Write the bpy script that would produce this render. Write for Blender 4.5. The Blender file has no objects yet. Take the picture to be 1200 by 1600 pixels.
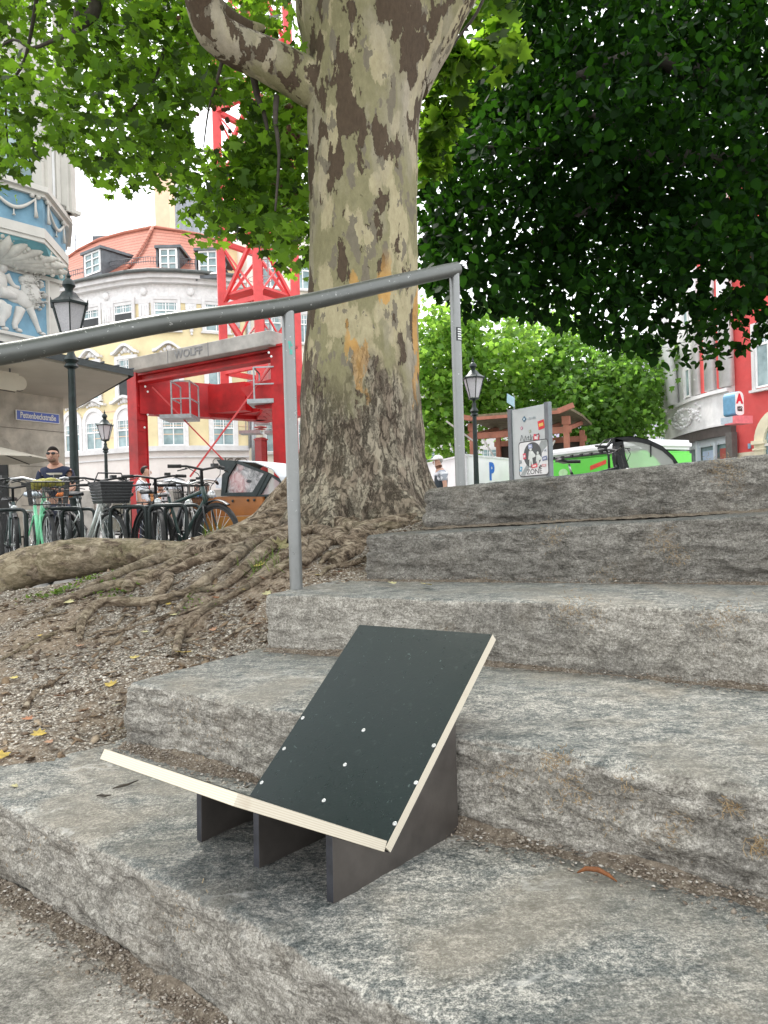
import bpy, bmesh, math, random
import numpy as np
from mathutils import Vector, Matrix
PI = math.pi; R_ = math.radians
rnd = random.Random(7)
col = bpy.context.scene.collection
scn = bpy.context.scene

# ------------------------------------------------------------------ camera, sky, sun, exposure
ROLL = .031; FPX = 1155.
cam = bpy.data.cameras.new('camera'); cam.sensor_fit = 'VERTICAL'; cam.sensor_height = 36; cam.lens = FPX/1600*36
cam.clip_start = .02; cam.clip_end = 900
camo = bpy.data.objects.new('camera', cam); col.objects.link(camo); scn.camera = camo
_s, _c = math.sin(ROLL), math.cos(ROLL)
_r = Vector((_c, 0, -_s)); _u = Vector((_s, 0, _c)); _b = Vector((0, -1, 0))
camo.matrix_world = Matrix(((_r[0], _u[0], _b[0], 0), (_r[1], _u[1], _b[1], 0), (_r[2], _u[2], _b[2], 0), (0, 0, 0, 1)))
scn.render.resolution_x = 768; scn.render.resolution_y = 1024

SUN_EL, SUN_ROT = R_(56), R_(-28)
w = bpy.data.worlds.new('World'); scn.world = w; w.use_nodes = True
nt = w.node_tree; nt.nodes.clear()
sky = nt.nodes.new('ShaderNodeTexSky'); sky.sky_type = 'NISHITA'; sky.sun_disc = False
sky.sun_elevation = SUN_EL; sky.sun_rotation = SUN_ROT; sky.air_density = 1.2; sky.dust_density = 3
mx = nt.nodes.new('ShaderNodeMix'); mx.data_type = 'RGBA'; mx.inputs[0].default_value = .86
mx.inputs[7].default_value = (7.6, 7.7, 7.8, 1)      # bright even cloud cover over the clear sky
bg = nt.nodes.new('ShaderNodeBackground'); bg.inputs[1].default_value = .10
wo = nt.nodes.new('ShaderNodeOutputWorld')
nt.links.new(sky.outputs[0], mx.inputs[6]); nt.links.new(mx.outputs[2], bg.inputs[0]); nt.links.new(bg.outputs[0], wo.inputs[0])
sl = bpy.data.lights.new('sun', 'SUN'); sl.energy = 1.5; sl.angle = R_(10); sl.color = (1, .97, .92)
so = bpy.data.objects.new('sun', sl); col.objects.link(so)
so.rotation_euler = (PI/2-SUN_EL, 0, PI-SUN_ROT)   # behind the trees, a little to the left
scn.view_settings.view_transform = 'Standard'; scn.view_settings.look = 'None'
scn.view_settings.exposure = 1.88; scn.view_settings.gamma = 1
scn.cycles.transparent_max_bounces = 12; scn.cycles.max_bounces = 7

# ------------------------------------------------------------------ pixel -> place helpers
def ray(px, py):
    a = (px-600)/FPX; b = (800-py)/FPX
    return Vector((a*_c+b*_s, 1, -a*_s+b*_c))
def P(px, py, Y): return ray(px, py)*Y
def G(px, py, z):
    v = ray(px, py); return v*(z/v[2])
def PZ(X, Y, z): return Vector((X, Y, z))

# ------------------------------------------------------------------ noise (numpy)
def _h(ix, iy, iz, seed):
    n = (ix.astype(np.int64)*374761393 + iy.astype(np.int64)*668265263 + iz.astype(np.int64)*2147483647 + seed*974634777) & 0xffffffff
    n = ((n ^ (n >> 13))*1274126177) & 0xffffffff
    n = ((n ^ (n >> 16))*2246822519) & 0xffffffff
    return ((n ^ (n >> 15)) & 0xffffff)/float(0xffffff)*2-1
def vnoise(p, seed=0):
    p = np.asarray(p, float); i = np.floor(p).astype(np.int64); f = p-i; u = f*f*f*(f*(f*6-15)+10)
    r = 0
    for dx in (0, 1):
        wx = u[..., 0] if dx else 1-u[..., 0]
        for dy in (0, 1):
            wy = u[..., 1] if dy else 1-u[..., 1]
            for dz in (0, 1):
                wz = u[..., 2] if dz else 1-u[..., 2]
                r = r + wx*wy*wz*_h(i[..., 0]+dx, i[..., 1]+dy, i[..., 2]+dz, seed)
    return r
def fbm(p, sc=1, oc=4, seed=0, gain=.5, ridged=False):
    p = np.asarray(p, float)*sc; a = 1; t = 0; s = 0
    for k in range(oc):
        n = vnoise(p, seed+k*17)
        if ridged: n = 1-2*np.abs(n)
        t = t+a*n; s += a; a *= gain; p = p*2.03+11.3
    return t/s

# ------------------------------------------------------------------ object helpers
ORG = {}
def tag(o, label=None, cat=None, group=None, kind=None):
    if label: o['label'] = label
    if cat: o['category'] = cat
    if group: o['group'] = group
    if kind: o['kind'] = kind
    return o
def thing(name, label, cat, loc=(0, 0, 0), rotz=0, group=None):
    o = bpy.data.objects.new(name, None); col.objects.link(o); o.empty_display_size = .1
    o.location = loc; o.rotation_euler = (0, 0, rotz)
    ORG[o] = Vector(loc)
    return tag(o, label, cat, group)
def link(name, me, mats, parent=None, smooth=True, w=True):
    """w: vertices are in world space; else in the parent's space"""
    if not isinstance(mats, (list, tuple)): mats = [mats]
    for m in mats: me.materials.append(m)
    o = bpy.data.objects.new(name, me); col.objects.link(o)
    if parent is not None:
        o.parent = parent
        if w:
            q = parent; t = Vector((0, 0, 0))
            while q is not None: t = t+q.location; q = q.parent
            me.transform(Matrix.Translation(-t))
    else:
        if w:   # origin at the base centre
            n = len(me.vertices); c = np.empty(n*3); me.vertices.foreach_get('co', c); c = c.reshape(-1, 3)
            t = Vector(((c[:, 0].min()+c[:, 0].max())/2, (c[:, 1].min()+c[:, 1].max())/2, c[:, 2].min()))
            me.transform(Matrix.Translation(-t)); o.location = t
    if smooth: me.polygons.foreach_set('use_smooth', [True]*len(me.polygons))
    me.update()
    return o
def mesh_np(name, V, Fq, mi=None):
    """V (n,3), Fq (m,k) int array, all faces with k corners"""
    V = np.asarray(V, np.float32); Fq = np.asarray(Fq, np.int32); m, k = Fq.shape
    me = bpy.data.meshes.new(name)
    me.vertices.add(len(V)); me.vertices.foreach_set('co', V.ravel())
    me.loops.add(m*k); me.loops.foreach_set('vertex_index', Fq.ravel())
    me.polygons.add(m); me.polygons.foreach_set('loop_start', np.arange(0, m*k, k, dtype=np.int32))
    try: me.polygons.foreach_set('loop_total', np.full(m, k, np.int32))
    except Exception: pass
    if mi is not None: me.polygons.foreach_set('material_index', np.asarray(mi, np.int32))
    me.update(calc_edges=True); me.validate()
    return me
class MB:
    def __init__(s): s.v = []; s.f = []; s.m = []; s.cur = 0
    def add(s, vs, fs, M=None):
        b = len(s.v)
        for v in vs:
            v = Vector(v); s.v.append(M @ v if M else v)
        for f in fs: s.f.append([b+i for i in f]); s.m.append(s.cur)
        return s
    def box(s, c, d, rz=0, M=None, bev=0):
        x, y, z = d[0]/2, d[1]/2, d[2]/2
        T = (M if M else Matrix.Rotation(rz, 4, 'Z')); T = Matrix.Translation(Vector(c)) @ T
        if bev <= 0:
            vs = [(a*x, b*y, g*z) for g in (-1, 1) for b in (-1, 1) for a in (-1, 1)]
            return s.add(vs, [(0, 2, 3, 1), (4, 5, 7, 6), (0, 1, 5, 4), (2, 6, 7, 3), (0, 4, 6, 2), (1, 3, 7, 5)], T)
        bm = bmesh.new(); bmesh.ops.create_cube(bm, size=1); bmesh.ops.scale(bm, vec=d, verts=bm.verts)
        bmesh.ops.bevel(bm, geom=bm.edges, offset=bev, segments=2, affect='EDGES', profile=.6)
        s.bm(bm, T); return s
    def bm(s, bm, M=None):
        bm.verts.index_update(); s.add([v.co.copy() for v in bm.verts], [[v.index for v in f.verts] for f in bm.faces], M); bm.free(); return s
    def bar(s, a, b, w_, h_=None, up=(0, 0, 1)):
        a = Vector(a); b = Vector(b); h_ = h_ or w_; d = b-a; L = d.length; d.normalize(); up = Vector(up)
        if abs(d.dot(up)) > .98: up = Vector((0, 1, 0))
        x = d.cross(up).normalized(); z = x.cross(d).normalized()
        M = Matrix(((x[0], d[0], z[0], 0), (x[1], d[1], z[1], 0), (x[2], d[2], z[2], 0), (0, 0, 0, 1)))
        return s.box((a+b)/2, (w_, L, h_), M=M)
    def tube(s, pts, r, n=8, cap=True, closed=False):
        pts = [Vector(p) for p in pts]; N = len(pts); rs = r if isinstance(r, (list, tuple)) else [r]*N
        b = len(s.v); up = Vector((0, 0, 1)); prev = None
        for i, p in enumerate(pts):
            if closed: d = pts[(i+1) % N]-pts[i-1]
            else: d = pts[min(i+1, N-1)]-pts[max(i-1, 0)]
            d.normalize()
            if prev is None:
                ref = up if abs(d.z) < .9 else Vector((1, 0, 0))
                x = d.cross(ref).normalized()
            else: x = (prev-d*prev.dot(d)).normalized()
            y = d.cross(x); prev = x
            for k in range(n):
                a = 2*PI*k/n; s.v.append(p+(x*math.cos(a)+y*math.sin(a))*rs[i])
        for i in range(N if closed else N-1):
            j = (i+1) % N
            for k in range(n):
                s.f.append([b+i*n+k, b+i*n+(k+1) % n, b+j*n+(k+1) % n, b+j*n+k]); s.m.append(s.cur)
        if cap and not closed:
            s.f.append([b+k for k in range(n)][::-1]); s.m.append(s.cur)
            s.f.append([b+(N-1)*n+k for k in range(n)]); s.m.append(s.cur)
        return s
    def lathe(s, prof, c=(0, 0, 0), n=16, M=None, cap=True):
        b = len(s.v); c = Vector(c)
        for (r, z) in prof:
            for k in range(n):
                a = 2*PI*(k+.5)/n; v = Vector((r*math.cos(a), r*math.sin(a), z)); s.v.append(c+(M @ v if M else v))
        for i in range(len(prof)-1):
            for k in range(n):
                s.f.append([b+i*n+k, b+i*n+(k+1) % n, b+(i+1)*n+(k+1) % n, b+(i+1)*n+k]); s.m.append(s.cur)
        if cap:
            s.f.append([b+k for k in range(n)][::-1]); s.m.append(s.cur)
            s.f.append([b+(len(prof)-1)*n+k for k in range(n)]); s.m.append(s.cur)
        return s
    def prism(s, poly, t, M=None):
        """poly in local xz plane, extruded along y from 0 to t"""
        n = len(poly)
        ar = sum(poly[i][0]*poly[(i+1) % n][1]-poly[(i+1) % n][0]*poly[i][1] for i in range(n))
        if ar < 0: poly = poly[::-1]
        vs = [(p[0], 0, p[1]) for p in poly]+[(p[0], t, p[1]) for p in poly]
        fs = [list(range(n)), list(range(2*n-1, n-1, -1))]
        for i in range(n): j = (i+1) % n; fs.append([i, i+n, j+n, j])
        return s.add(vs, fs, M)
    def ball(s, c, r, n=10, sc=(1, 1, 1)):
        bm = bmesh.new(); bmesh.ops.create_uvsphere(bm, u_segments=n, v_segments=max(5, n*2//3), radius=r)
        return s.bm(bm, Matrix.Translation(Vector(c)) @ Matrix.Diagonal((*sc, 1)))
    def build(s, name, mats, parent=None, smooth=False, w=True):
        me = bpy.data.meshes.new(name); me.from_pydata(s.v, [], s.f)
        me.polygons.foreach_set('material_index', s.m)
        o = link(name, me, mats, parent, smooth, w)
        if smooth == 'auto':
            me.polygons.foreach_set('use_smooth', [True]*len(me.polygons))
            try: me.set_sharp_from_angle(angle=R_(38))
            except Exception: pass
        return o
def copy_tree(o, parent=None):
    c = o.copy(); col.objects.link(c)
    if parent is not None: c.parent = parent; c.matrix_parent_inverse = o.matrix_parent_inverse.copy()
    for ch in list(o.children): copy_tree(ch, c)
    return c
def text_mesh(txt, size, M, mat_, name, parent, depth=.002, bold=0, sx=1, align='CENTER', w=True):
    cu = bpy.data.curves.new('t', 'FONT'); cu.body = txt; cu.size = size; cu.align_x = align; cu.align_y = 'CENTER'
    cu.extrude = depth; cu.offset = bold; cu.resolution_u = 3
    to = bpy.data.objects.new('t', cu); col.objects.link(to)
    dg = bpy.context.evaluated_depsgraph_get(); me = bpy.data.meshes.new_from_object(to.evaluated_get(dg))
    bpy.data.objects.remove(to); bpy.data.curves.remove(cu)
    me.transform(M @ Matrix.Diagonal((sx, 1, 1, 1)))
    me.materials.clear()
    return link(name, me, mat_, parent, False, w)
def basis(o, x, y):
    """matrix with local x, y given (z = x cross y) at o"""
    x = Vector(x).normalized(); y = Vector(y); z = x.cross(y).normalized(); y = z.cross(x)
    return Matrix(((x[0], y[0], z[0], o[0]), (x[1], y[1], z[1], o[1]), (x[2], y[2], z[2], o[2]), (0, 0, 0, 1)))

# ------------------------------------------------------------------ materials
MATS = {}
class NG:
    def __init__(s, name):
        s.m = bpy.data.materials.new(name); s.m.use_nodes = True; s.t = s.m.node_tree; s.t.nodes.clear()
        s.out = s.t.nodes.new('ShaderNodeOutputMaterial'); s.tc = s.n('ShaderNodeTexCoord')
        s.obj = s.tc.outputs['Object']
    def n(s, typ, **k):
        x = s.t.nodes.new(typ)
        for a, b in k.items(): setattr(x, a, b)
        return x
    def l(s, a, b): s.t.links.new(a, b)
    def mapping(s, src, scale=(1, 1, 1), rot=(0, 0, 0), loc=(0, 0, 0)):
        m = s.n('ShaderNodeMapping'); m.inputs['Scale'].default_value = scale; m.inputs['Rotation'].default_value = rot; m.inputs['Location'].default_value = loc
        s.l(src, m.inputs[0]); return m.outputs[0]
    def noise(s, src, scale, detail=4, rough=.55, dist=0, out=0):
        x = s.n('ShaderNodeTexNoise'); x.inputs['Scale'].default_value = scale; x.inputs['Detail'].default_value = detail
        x.inputs['Roughness'].default_value = rough; x.inputs['Distortion'].default_value = dist
        s.l(src, x.inputs['Vector']); return x.outputs[out]
    def voro(s, src, scale, feat='F1', out='Distance', rand=1):
        x = s.n('ShaderNodeTexVoronoi', feature=feat); x.inputs['Scale'].default_value = scale; x.inputs['Randomness'].default_value = rand
        s.l(src, x.inputs['Vector']); return x.outputs[out]
    def ramp(s, src, stops, interp='LINEAR'):
        x = s.n('ShaderNodeValToRGB'); e = x.color_ramp; e.interpolation = interp
        while len(e.elements) < len(stops): e.elements.new(.5)
        for i, (p, c) in enumerate(stops):
            e.elements[i].position = p; e.elements[i].color = (*c, 1) if not isinstance(c, (int, float)) else (c, c, c, 1)
        s.l(src, x.inputs[0]); return x.outputs[0]
    def math(s, op, a, b=0, c=None, clamp=False):
        x = s.n('ShaderNodeMath', operation=op, use_clamp=clamp)
        for i, q in enumerate((a, b, c)):
            if q is None: continue
            if isinstance(q, (int, float)): x.inputs[i].default_value = q
            else: s.l(q, x.inputs[i])
        return x.outputs[0]
    def mix(s, f, a, b, typ='MIX'):
        x = s.n('ShaderNodeMix', data_type='RGBA', blend_type=typ, clamp_result=False)
        for i, q in ((0, f), (6, a), (7, b)):
            if isinstance(q, (int, float)): x.inputs[i].default_value = q if i == 0 else (q, q, q, 1)
            elif isinstance(q, tuple): x.inputs[i].default_value = (*q, 1)
            else: s.l(q, x.inputs[i])
        return x.outputs[2]
    def sep(s, src): x = s.n('ShaderNodeSeparateXYZ'); s.l(src, x.inputs[0]); return x.outputs
    def bump(s, h, st=.5, dist=.01, nrm=None):
        x = s.n('ShaderNodeBump'); x.inputs['Strength'].default_value = st; x.inputs['Distance'].default_value = dist
        s.l(h, x.inputs['Height'])
        if nrm is not None: s.l(nrm, x.inputs['Normal'])
        return x.outputs[0]
    def bsdf(s, color, rough=.7, metal=0, nrm=None, spec=.5, **k):
        x = s.n('ShaderNodeBsdfPrincipled'); s.b = x
        for nm, q in (('Base Color', color), ('Roughness', rough), ('Metallic', metal)):
            if isinstance(q, tuple): x.inputs[nm].default_value = (*q, 1)
            elif isinstance(q, (int, float)): x.inputs[nm].default_value = q
            else: s.l(q, x.inputs[nm])
        x.inputs['Specular IOR Level'].default_value = spec
        for a, b in k.items(): x.inputs[a.replace('_', ' ')].default_value = b
        if nrm is not None: s.l(nrm, x.inputs['Normal'])
        s.l(x.outputs[0], s.out.inputs[0]); return x
def simple(name, c, rough=.6, metal=0, var=.12, sc=8, bump=.15, bsc=60, spec=.5, bd=.003, **k):
    if name in MATS: return MATS[name]
    g = NG(name); n = g.noise(g.obj, sc, 6, .6)
    lo = tuple(max(0, x*(1-var*1.6)) for x in c); hi = tuple(min(1, x*(1+var)) for x in c)
    colr = g.ramp(n, [(.3, lo), (.7, hi)])
    nr = g.bump(g.noise(g.obj, bsc, 4, .6), bump, bd) if bump else None
    rr = g.ramp(g.noise(g.obj, sc*2.3, 4), [(.3, max(.03, rough*.85)), (.7, min(1, rough*1.12))])
    g.bsdf(colr, rr, metal, nr, spec, **k); MATS[name] = g.m; return g.m
def glass_mat(name, c, alpha=.5, rough=.08):
    g = NG(name); b = g.bsdf(c, rough, 0, None, .6); b.inputs['Alpha'].default_value = alpha; MATS[name] = g.m; return g.m
# ------------------------------------------------------------------ stone material
def stone_mat(name, dark=1., seed=0, dust=.55, brown=0., crack=.5):
    g = NG(name); ob = g.obj
    loc = (seed*1.7, seed*.9, seed*.3)
    base = g.mapping(ob, loc=loc)
    fol = g.mapping(ob, scale=(1, 2.2, 3.2), rot=(0, 0, R_(30)), loc=loc)         # foliation of the gneiss
    n1 = g.noise(fol, 14, 9, .68, 1.0); n2 = g.noise(base, 28, 7, .7, .4); n3 = g.noise(base, 160, 5, .75); n4 = g.noise(fol, 46, 7, .72, 1.2)
    n5 = g.noise(base, 420, 2, .6)
    s = g.math('ADD', g.math('MULTIPLY', n1, .22), g.math('MULTIPLY', n2, .24))
    s = g.math('ADD', s, g.math('MULTIPLY', n3, .24)); s = g.math('ADD', s, g.math('MULTIPLY', n4, .26)); s = g.math('ADD', s, g.math('MULTIPLY', n5, .08))
    sp = g.math('ADD', g.math('MULTIPLY', n3, .5), g.math('MULTIPLY', n5, .5))
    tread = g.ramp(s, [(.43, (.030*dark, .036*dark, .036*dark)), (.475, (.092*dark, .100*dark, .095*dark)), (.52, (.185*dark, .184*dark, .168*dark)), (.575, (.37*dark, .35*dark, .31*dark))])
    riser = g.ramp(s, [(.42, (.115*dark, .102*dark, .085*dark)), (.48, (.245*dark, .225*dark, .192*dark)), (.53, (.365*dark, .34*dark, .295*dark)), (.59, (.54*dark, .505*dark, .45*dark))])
    grain = g.ramp(sp, [(.40, .45), (.5, 1.), (.60, 1.65)]); tread = g.mix(.8, tread, grain, 'MULTIPLY'); riser = g.mix(.45, riser, grain, 'MULTIPLY')
    # tan dust lying in patches on the treads
    dm = g.ramp(g.noise(base, 3.1, 6, .6, .6), [(.47, 0.), (.62, 1.)])
    tread = g.mix(g.math('MULTIPLY', dm, dust), tread, g.mix(n3, (.15*dark, .125*dark, .095*dark), (.31*dark, .27*dark, .21*dark)))
    bl = g.ramp(g.noise(base, 2.3, 5, .6), [(.40, 1.), (.60, 0.)])
    tread = g.mix(g.math('MULTIPLY', bl, .30), tread, (.075*dark, .092*dark, .092*dark))
    # pale quartz veins
    ve = g.math('MULTIPLY', g.ramp(g.math('ABSOLUTE', g.math('SUBTRACT', g.noise(fol, 1.3, 6, .6, .3), .5)), [(.0, 1.), (.006, .4), (.012, 0.)]), g.ramp(g.noise(base, 3.7, 3, .6), [(.50, 0.), (.60, 1.)]))
    tread = g.mix(g.math('MULTIPLY', ve, .5), tread, (.50, .49, .46))
    # rusty lichen spots on risers
    lm = g.math('MULTIPLY', g.ramp(g.noise(base, 9, 5, .6), [(.60, 0.), (.68, 1.)]), g.ramp(g.noise(base, 120, 3, .7), [(.48, 0.), (.6, 1.)]))
    riser = g.mix(g.math('MULTIPLY', lm, .4), riser, (.22, .15, .08))
    crk = g.ramp(g.math('ABSOLUTE', g.math('SUBTRACT', g.noise(g.mapping(ob, scale=(.8, .8, 2.6), rot=(0, R_(6), 0), loc=loc), 9, 6, .62, .5), .5)), [(.0, 0.), (.010, .7), (.03, 1.)])
    riser = g.mix(g.math('MULTIPLY', g.math('SUBTRACT', 1., crk), crack), riser, (.05*dark, .042*dark, .033*dark))
    dk = g.ramp(g.noise(base, 2.6, 5, .6, .8), [(.34, .55), (.52, 1.)])
    riser = g.mix(1., riser, dk, 'MULTIPLY'); riser = g.mix(g.ramp(g.noise(g.mapping(ob, scale=(1, 1, .6), loc=loc), 5.2, 4, .6), [(.54, 0.), (.68, .3)]), riser, (.24*dark, .20*dark, .15*dark))
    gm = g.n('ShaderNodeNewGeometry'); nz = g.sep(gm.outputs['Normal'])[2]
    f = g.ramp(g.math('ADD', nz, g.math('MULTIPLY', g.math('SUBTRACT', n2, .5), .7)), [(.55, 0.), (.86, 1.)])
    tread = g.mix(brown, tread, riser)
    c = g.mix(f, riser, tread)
    chips = g.ramp(g.noise(g.mapping(ob, scale=(1, 1, 2.2), loc=loc), 30, 8, .7, .9), [(.3, 0.), (.7, 1.)])
    hb = g.math('ADD', g.math('MULTIPLY', chips, .75), g.math('MULTIPLY', n3, .35)); hb = g.math('ADD', hb, g.math('MULTIPLY', crk, .5*crack))
    x = g.n('ShaderNodeBump'); x.inputs['Distance'].default_value = .006
    st = g.math('SUBTRACT', .95, g.math('MULTIPLY', f, .55)); g.l(st, x.inputs['Strength']); g.l(hb, x.inputs['Height'])
    nr = g.bump(g.math('ADD', n5, n3), .28, .0012, x.outputs[0])
    g.bsdf(c, g.ramp(n2, [(.3, .6), (.7, .82)]), 0, nr, .35)
    return g.m

def stone_block(name, front, depth, thick, mat, label, res=.006, rr=.02, amp=1., seed=0, left_cut=None):
    """front: list of (X,Y,ztop) from left to right, local depth runs inward (away from the camera)"""
    F_ = np.array(front, float); seg = np.linalg.norm(np.diff(F_[:, :2], axis=0), axis=1); S = np.concatenate([[0], np.cumsum(seg)]); L = S[-1]
    tan = np.diff(F_[:, :2], axis=0)/seg[:, None]; nrm_seg = np.stack([-tan[:, 1], tan[:, 0]], 1)
    nrm_v = np.vstack([nrm_seg[:1], (nrm_seg[:-1]+nrm_seg[1:])/2, nrm_seg[-1:]]); nrm_v /= np.linalg.norm(nrm_v, axis=1)[:, None]
    vis_h = min(thick, .21)
    def axis(a, b, fine, coarse_from=None, coarse=.04):
        out = []; x = a
        while x < b-1e-6: out.append(x); x += fine if (coarse_from is None or x < coarse_from) else coarse
        out.append(b); return np.array(out)
    us = axis(0, L, res, 1.7 if L > 2 else None, res*3); vs_ = axis(0, depth, res*1.15, .52, .05)
    hs = -axis(0, thick, res, vis_h, .06)
    V = []; Q = []
    def grid(A, B, fn, flip=False):
        nonlocal V, Q
        a, b = np.meshgrid(A, B, indexing='ij'); p = fn(a, b).reshape(-1, 3); base = sum(len(x) for x in V); V.append(p)
        I = (np.arange(len(A)*len(B)).reshape(len(A), len(B))+base)
        q = np.stack([I[:-1, :-1], I[1:, :-1], I[1:, 1:], I[:-1, 1:]], -1).reshape(-1, 4)
        Q.append(q[:, ::-1] if flip else q)
    grid(us, vs_, lambda a, b: np.stack([a, b, 0*a], -1))                       # top
    grid(us, hs, lambda a, b: np.stack([a, 0*a, b], -1), True)                  # front
    grid(vs_, hs, lambda a, b: np.stack([0*a, a, b], -1))                       # left end
    grid(vs_[::4] if vs_[::4][-1] == vs_[-1] else np.append(vs_[::4], vs_[-1]), hs[[0, -1]], lambda a, b: np.stack([0*a+L, a, b], -1), True)
    p = np.vstack(V); q = np.vstack(Q)
    # round the edges (box -> rounded box)
    ub = L-1e-9
    jit = 1+.35*fbm(p, 6, 3, seed+5)
    r = rr*jit[:, None]
    inner = np.stack([np.clip(p[:, 0], r[:, 0], None), np.clip(p[:, 1], r[:, 0], None), np.clip(p[:, 2], None, -r[:, 0])], 1)
    d = p-inner; ln = np.linalg.norm(d, axis=1)[:, None]; ok = ln[:, 0] > 1e-6
    nd = np.zeros_like(p); nd[ok] = d[ok]/ln[ok]
    p2 = p.copy(); p2[ok] = inner[ok]+nd[ok]*r[ok]
    # chiselled relief
    w1 = np.stack([p[:, 0]*.7, p[:, 1]*.8, p[:, 2]*2.1+.25*p[:, 0]], 1)
    big = fbm(w1, 4.5, 3, seed+1); mid = fbm(w1+.05*np.stack([fbm(w1, 9, 2, seed+9)]*3, 1), 22, 4, seed+2, .55, True); fine = fbm(w1, 75, 3, seed+3, .6)
    tq = fbm(w1+.04*np.stack([fbm(w1, 7, 2, seed+12)]*3, 1), 11, 4, seed+13, .55)*6; tf = tq-np.floor(tq); plate = (np.floor(tq)+np.clip((tf-.72)/.28, 0, 1))/6; tq2 = fbm(w1, 30, 3, seed+14)*5; tf2 = tq2-np.floor(tq2); plate2 = (np.floor(tq2)+np.clip((tf2-.7)/.3, 0, 1))/5
    up = np.clip(nd[:, 2], 0, 1)**2
    disp = amp*((1-up)*(.010*big+.016*plate+.006*plate2+.003*mid+.0016*fine)+up*(.004*big+.0016*mid+.0012*fine))
    und = .012*fbm(np.stack([p[:, 0], 0*p[:, 0], 0*p[:, 0]], 1), 2.2, 3, seed+7)
    p2 = p2+nd*disp[:, None]; p2[:, 1] += und*(1-np.clip(p[:, 1]/.3, 0, 1))
    # bend onto the polyline
    u = np.clip(p2[:, 0], 0, L); k = np.clip(np.searchsorted(S, u, 'right')-1, 0, len(seg)-1); t = (u-S[k])/seg[k]
    bx = F_[k, :2]*(1-t)[:, None]+F_[k+1, :2]*t[:, None]; ex = (p2[:, 0]-u)
    nn = nrm_v[k]*(1-t)[:, None]+nrm_v[k+1]*t[:, None]
    zt = F_[k, 2]*(1-t)+F_[k+1, 2]*t
    W = np.empty_like(p2); W[:, :2] = bx+nn*p2[:, 1:2]+tan[k]*ex[:, None]; W[:, 2] = zt+p2[:, 2]
    me = mesh_np(name, W, q)
    bm = bmesh.new(); bm.from_mesh(me); bmesh.ops.remove_doubles(bm, verts=bm.verts, dist=.0004); bmesh.ops.recalc_face_normals(bm, faces=bm.faces); bm.to_mesh(me); bm.free()
    o = link(name, me, mat, None, True); tag(o, label, 'stone step'); return o

def off(pts, d):      # shift a front polyline inward by d
    out = []
    for i, (x, y, z) in enumerate(pts):
        a = Vector(pts[max(i-1, 0)][:2]); b = Vector(pts[min(i+1, len(pts)-1)][:2]); t = (b-a).normalized()
        out.append((x-t.y*d, y+t.x*d, z))
    return out
S1 = [(-1.30, 1.80, -.562), (-1.0, 1.625, -.564), (-.80, 1.490, -.565), (-.59, 1.337, -.565), (-.362, 1.152, -.565), (-.221, 1.033, -.565), (-.11, .935, -.565), (.02, .83, -.565), (.35, .57, -.565), (1.0, .1, -.565), (2.2, -.7, -.565)]
S2 = [(-.665, 1.845, -.405), (-.50, 1.742, -.405), (-.35, 1.625, -.405), (-.21, 1.525, -.405), (.12, 1.312, -.405), (.33, 1.172, -.405), (.53, 1.032, -.405), (1.1, .64, -.405), (2.6, -.4, -.405)]
S3 = [(-.365, 2.215, -.235), (-.08, 2.085, -.236), (.265, 1.905, -.236), (.55, 1.735, -.236), (.82, 1.56, -.236), (1.5, 1.12, -.236), (3.2, .0, -.236)]
S4 = [(-.078, 2.55, -.080), (.35, 2.375, -.066), (.72, 2.20, -.053), (1.08, 2.06, -.040), (1.9, 1.7, -.02), (3.6, .95, .0)]
S5 = [(.155, 2.915, .088), (.45, 2.80, .105), (.8, 2.64, .125), (1.27, 2.42, .152), (2.0, 2.1, .17), (3.8, 1.3, .2)]
S0 = [(-1.6, 1.35, -.725), (-.9, .85, -.725), (.2, -.05, -.725), (1.6, -1.2, -.725)]
m0 = stone_mat('gneiss landing', .82, 1, .9, .85); m1 = stone_mat('gneiss lower', 1.0, 2); m2 = stone_mat('gneiss middle', .98, 3)
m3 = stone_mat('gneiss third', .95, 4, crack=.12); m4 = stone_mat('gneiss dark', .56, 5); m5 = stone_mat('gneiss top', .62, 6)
stone_block('stone_step', S0, 1.2, .3, m0, 'grey stone slab at the bottom left corner, below the step that carries the wooden stand', .008, .02, .9, 10)
stone_block('stone_step', S1, .78, .3, m1, 'broad grey gneiss step directly carrying the dark green wooden stand', .0048, .022, 1., 20)
stone_block('stone_step', S2, .72, .34, m2, 'second grey stone step, right behind the wooden stand, with a pale streaked tread', .0048, .024, 1.1, 30)
stone_block('stone_step', S3, .62, .34, m3, 'grey stone step on which the near handrail post stands', .0055, .014, .55, 40)
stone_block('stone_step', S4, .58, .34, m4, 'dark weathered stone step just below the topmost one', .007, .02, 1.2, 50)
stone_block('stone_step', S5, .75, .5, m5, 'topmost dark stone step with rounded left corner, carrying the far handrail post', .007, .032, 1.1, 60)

# ------------------------------------------------------------------ soil mound
def _pt(px, py, Y): v = P(px, py, Y); return (v.x, v.y, v.z)
CT = [_pt(*c) for c in [(560, 813, 3.6), (640, 815, 3.5), (480, 830, 3.5), (420, 838, 3.6), (600, 832, 3.15), (540, 850, 3.0), (560, 895, 2.72), (500, 890, 2.75), (450, 885, 2.8), (430, 925, 2.42),
      (350, 862, 3.35), (350, 900, 2.8), (300, 850, 3.9), (250, 900, 3.0), (100, 930, 3.0), (0, 945, 3.2), (0, 930, 3.5), (126, 905, 3.5), (200, 882, 3.5), (0, 1000, 2.6), (120, 1000, 2.55),
      (200, 950, 2.8), (300, 980, 2.6), (400, 955, 2.55), (400, 1006, 2.36), (250, 1040, 2.18), (200, 1065, 2.08), (100, 1100, 2.05), (0, 1100, 2.1), (0, 1205, 1.69), (150, 1181, 1.79), (205, 1140, 2.02)]]
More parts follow.
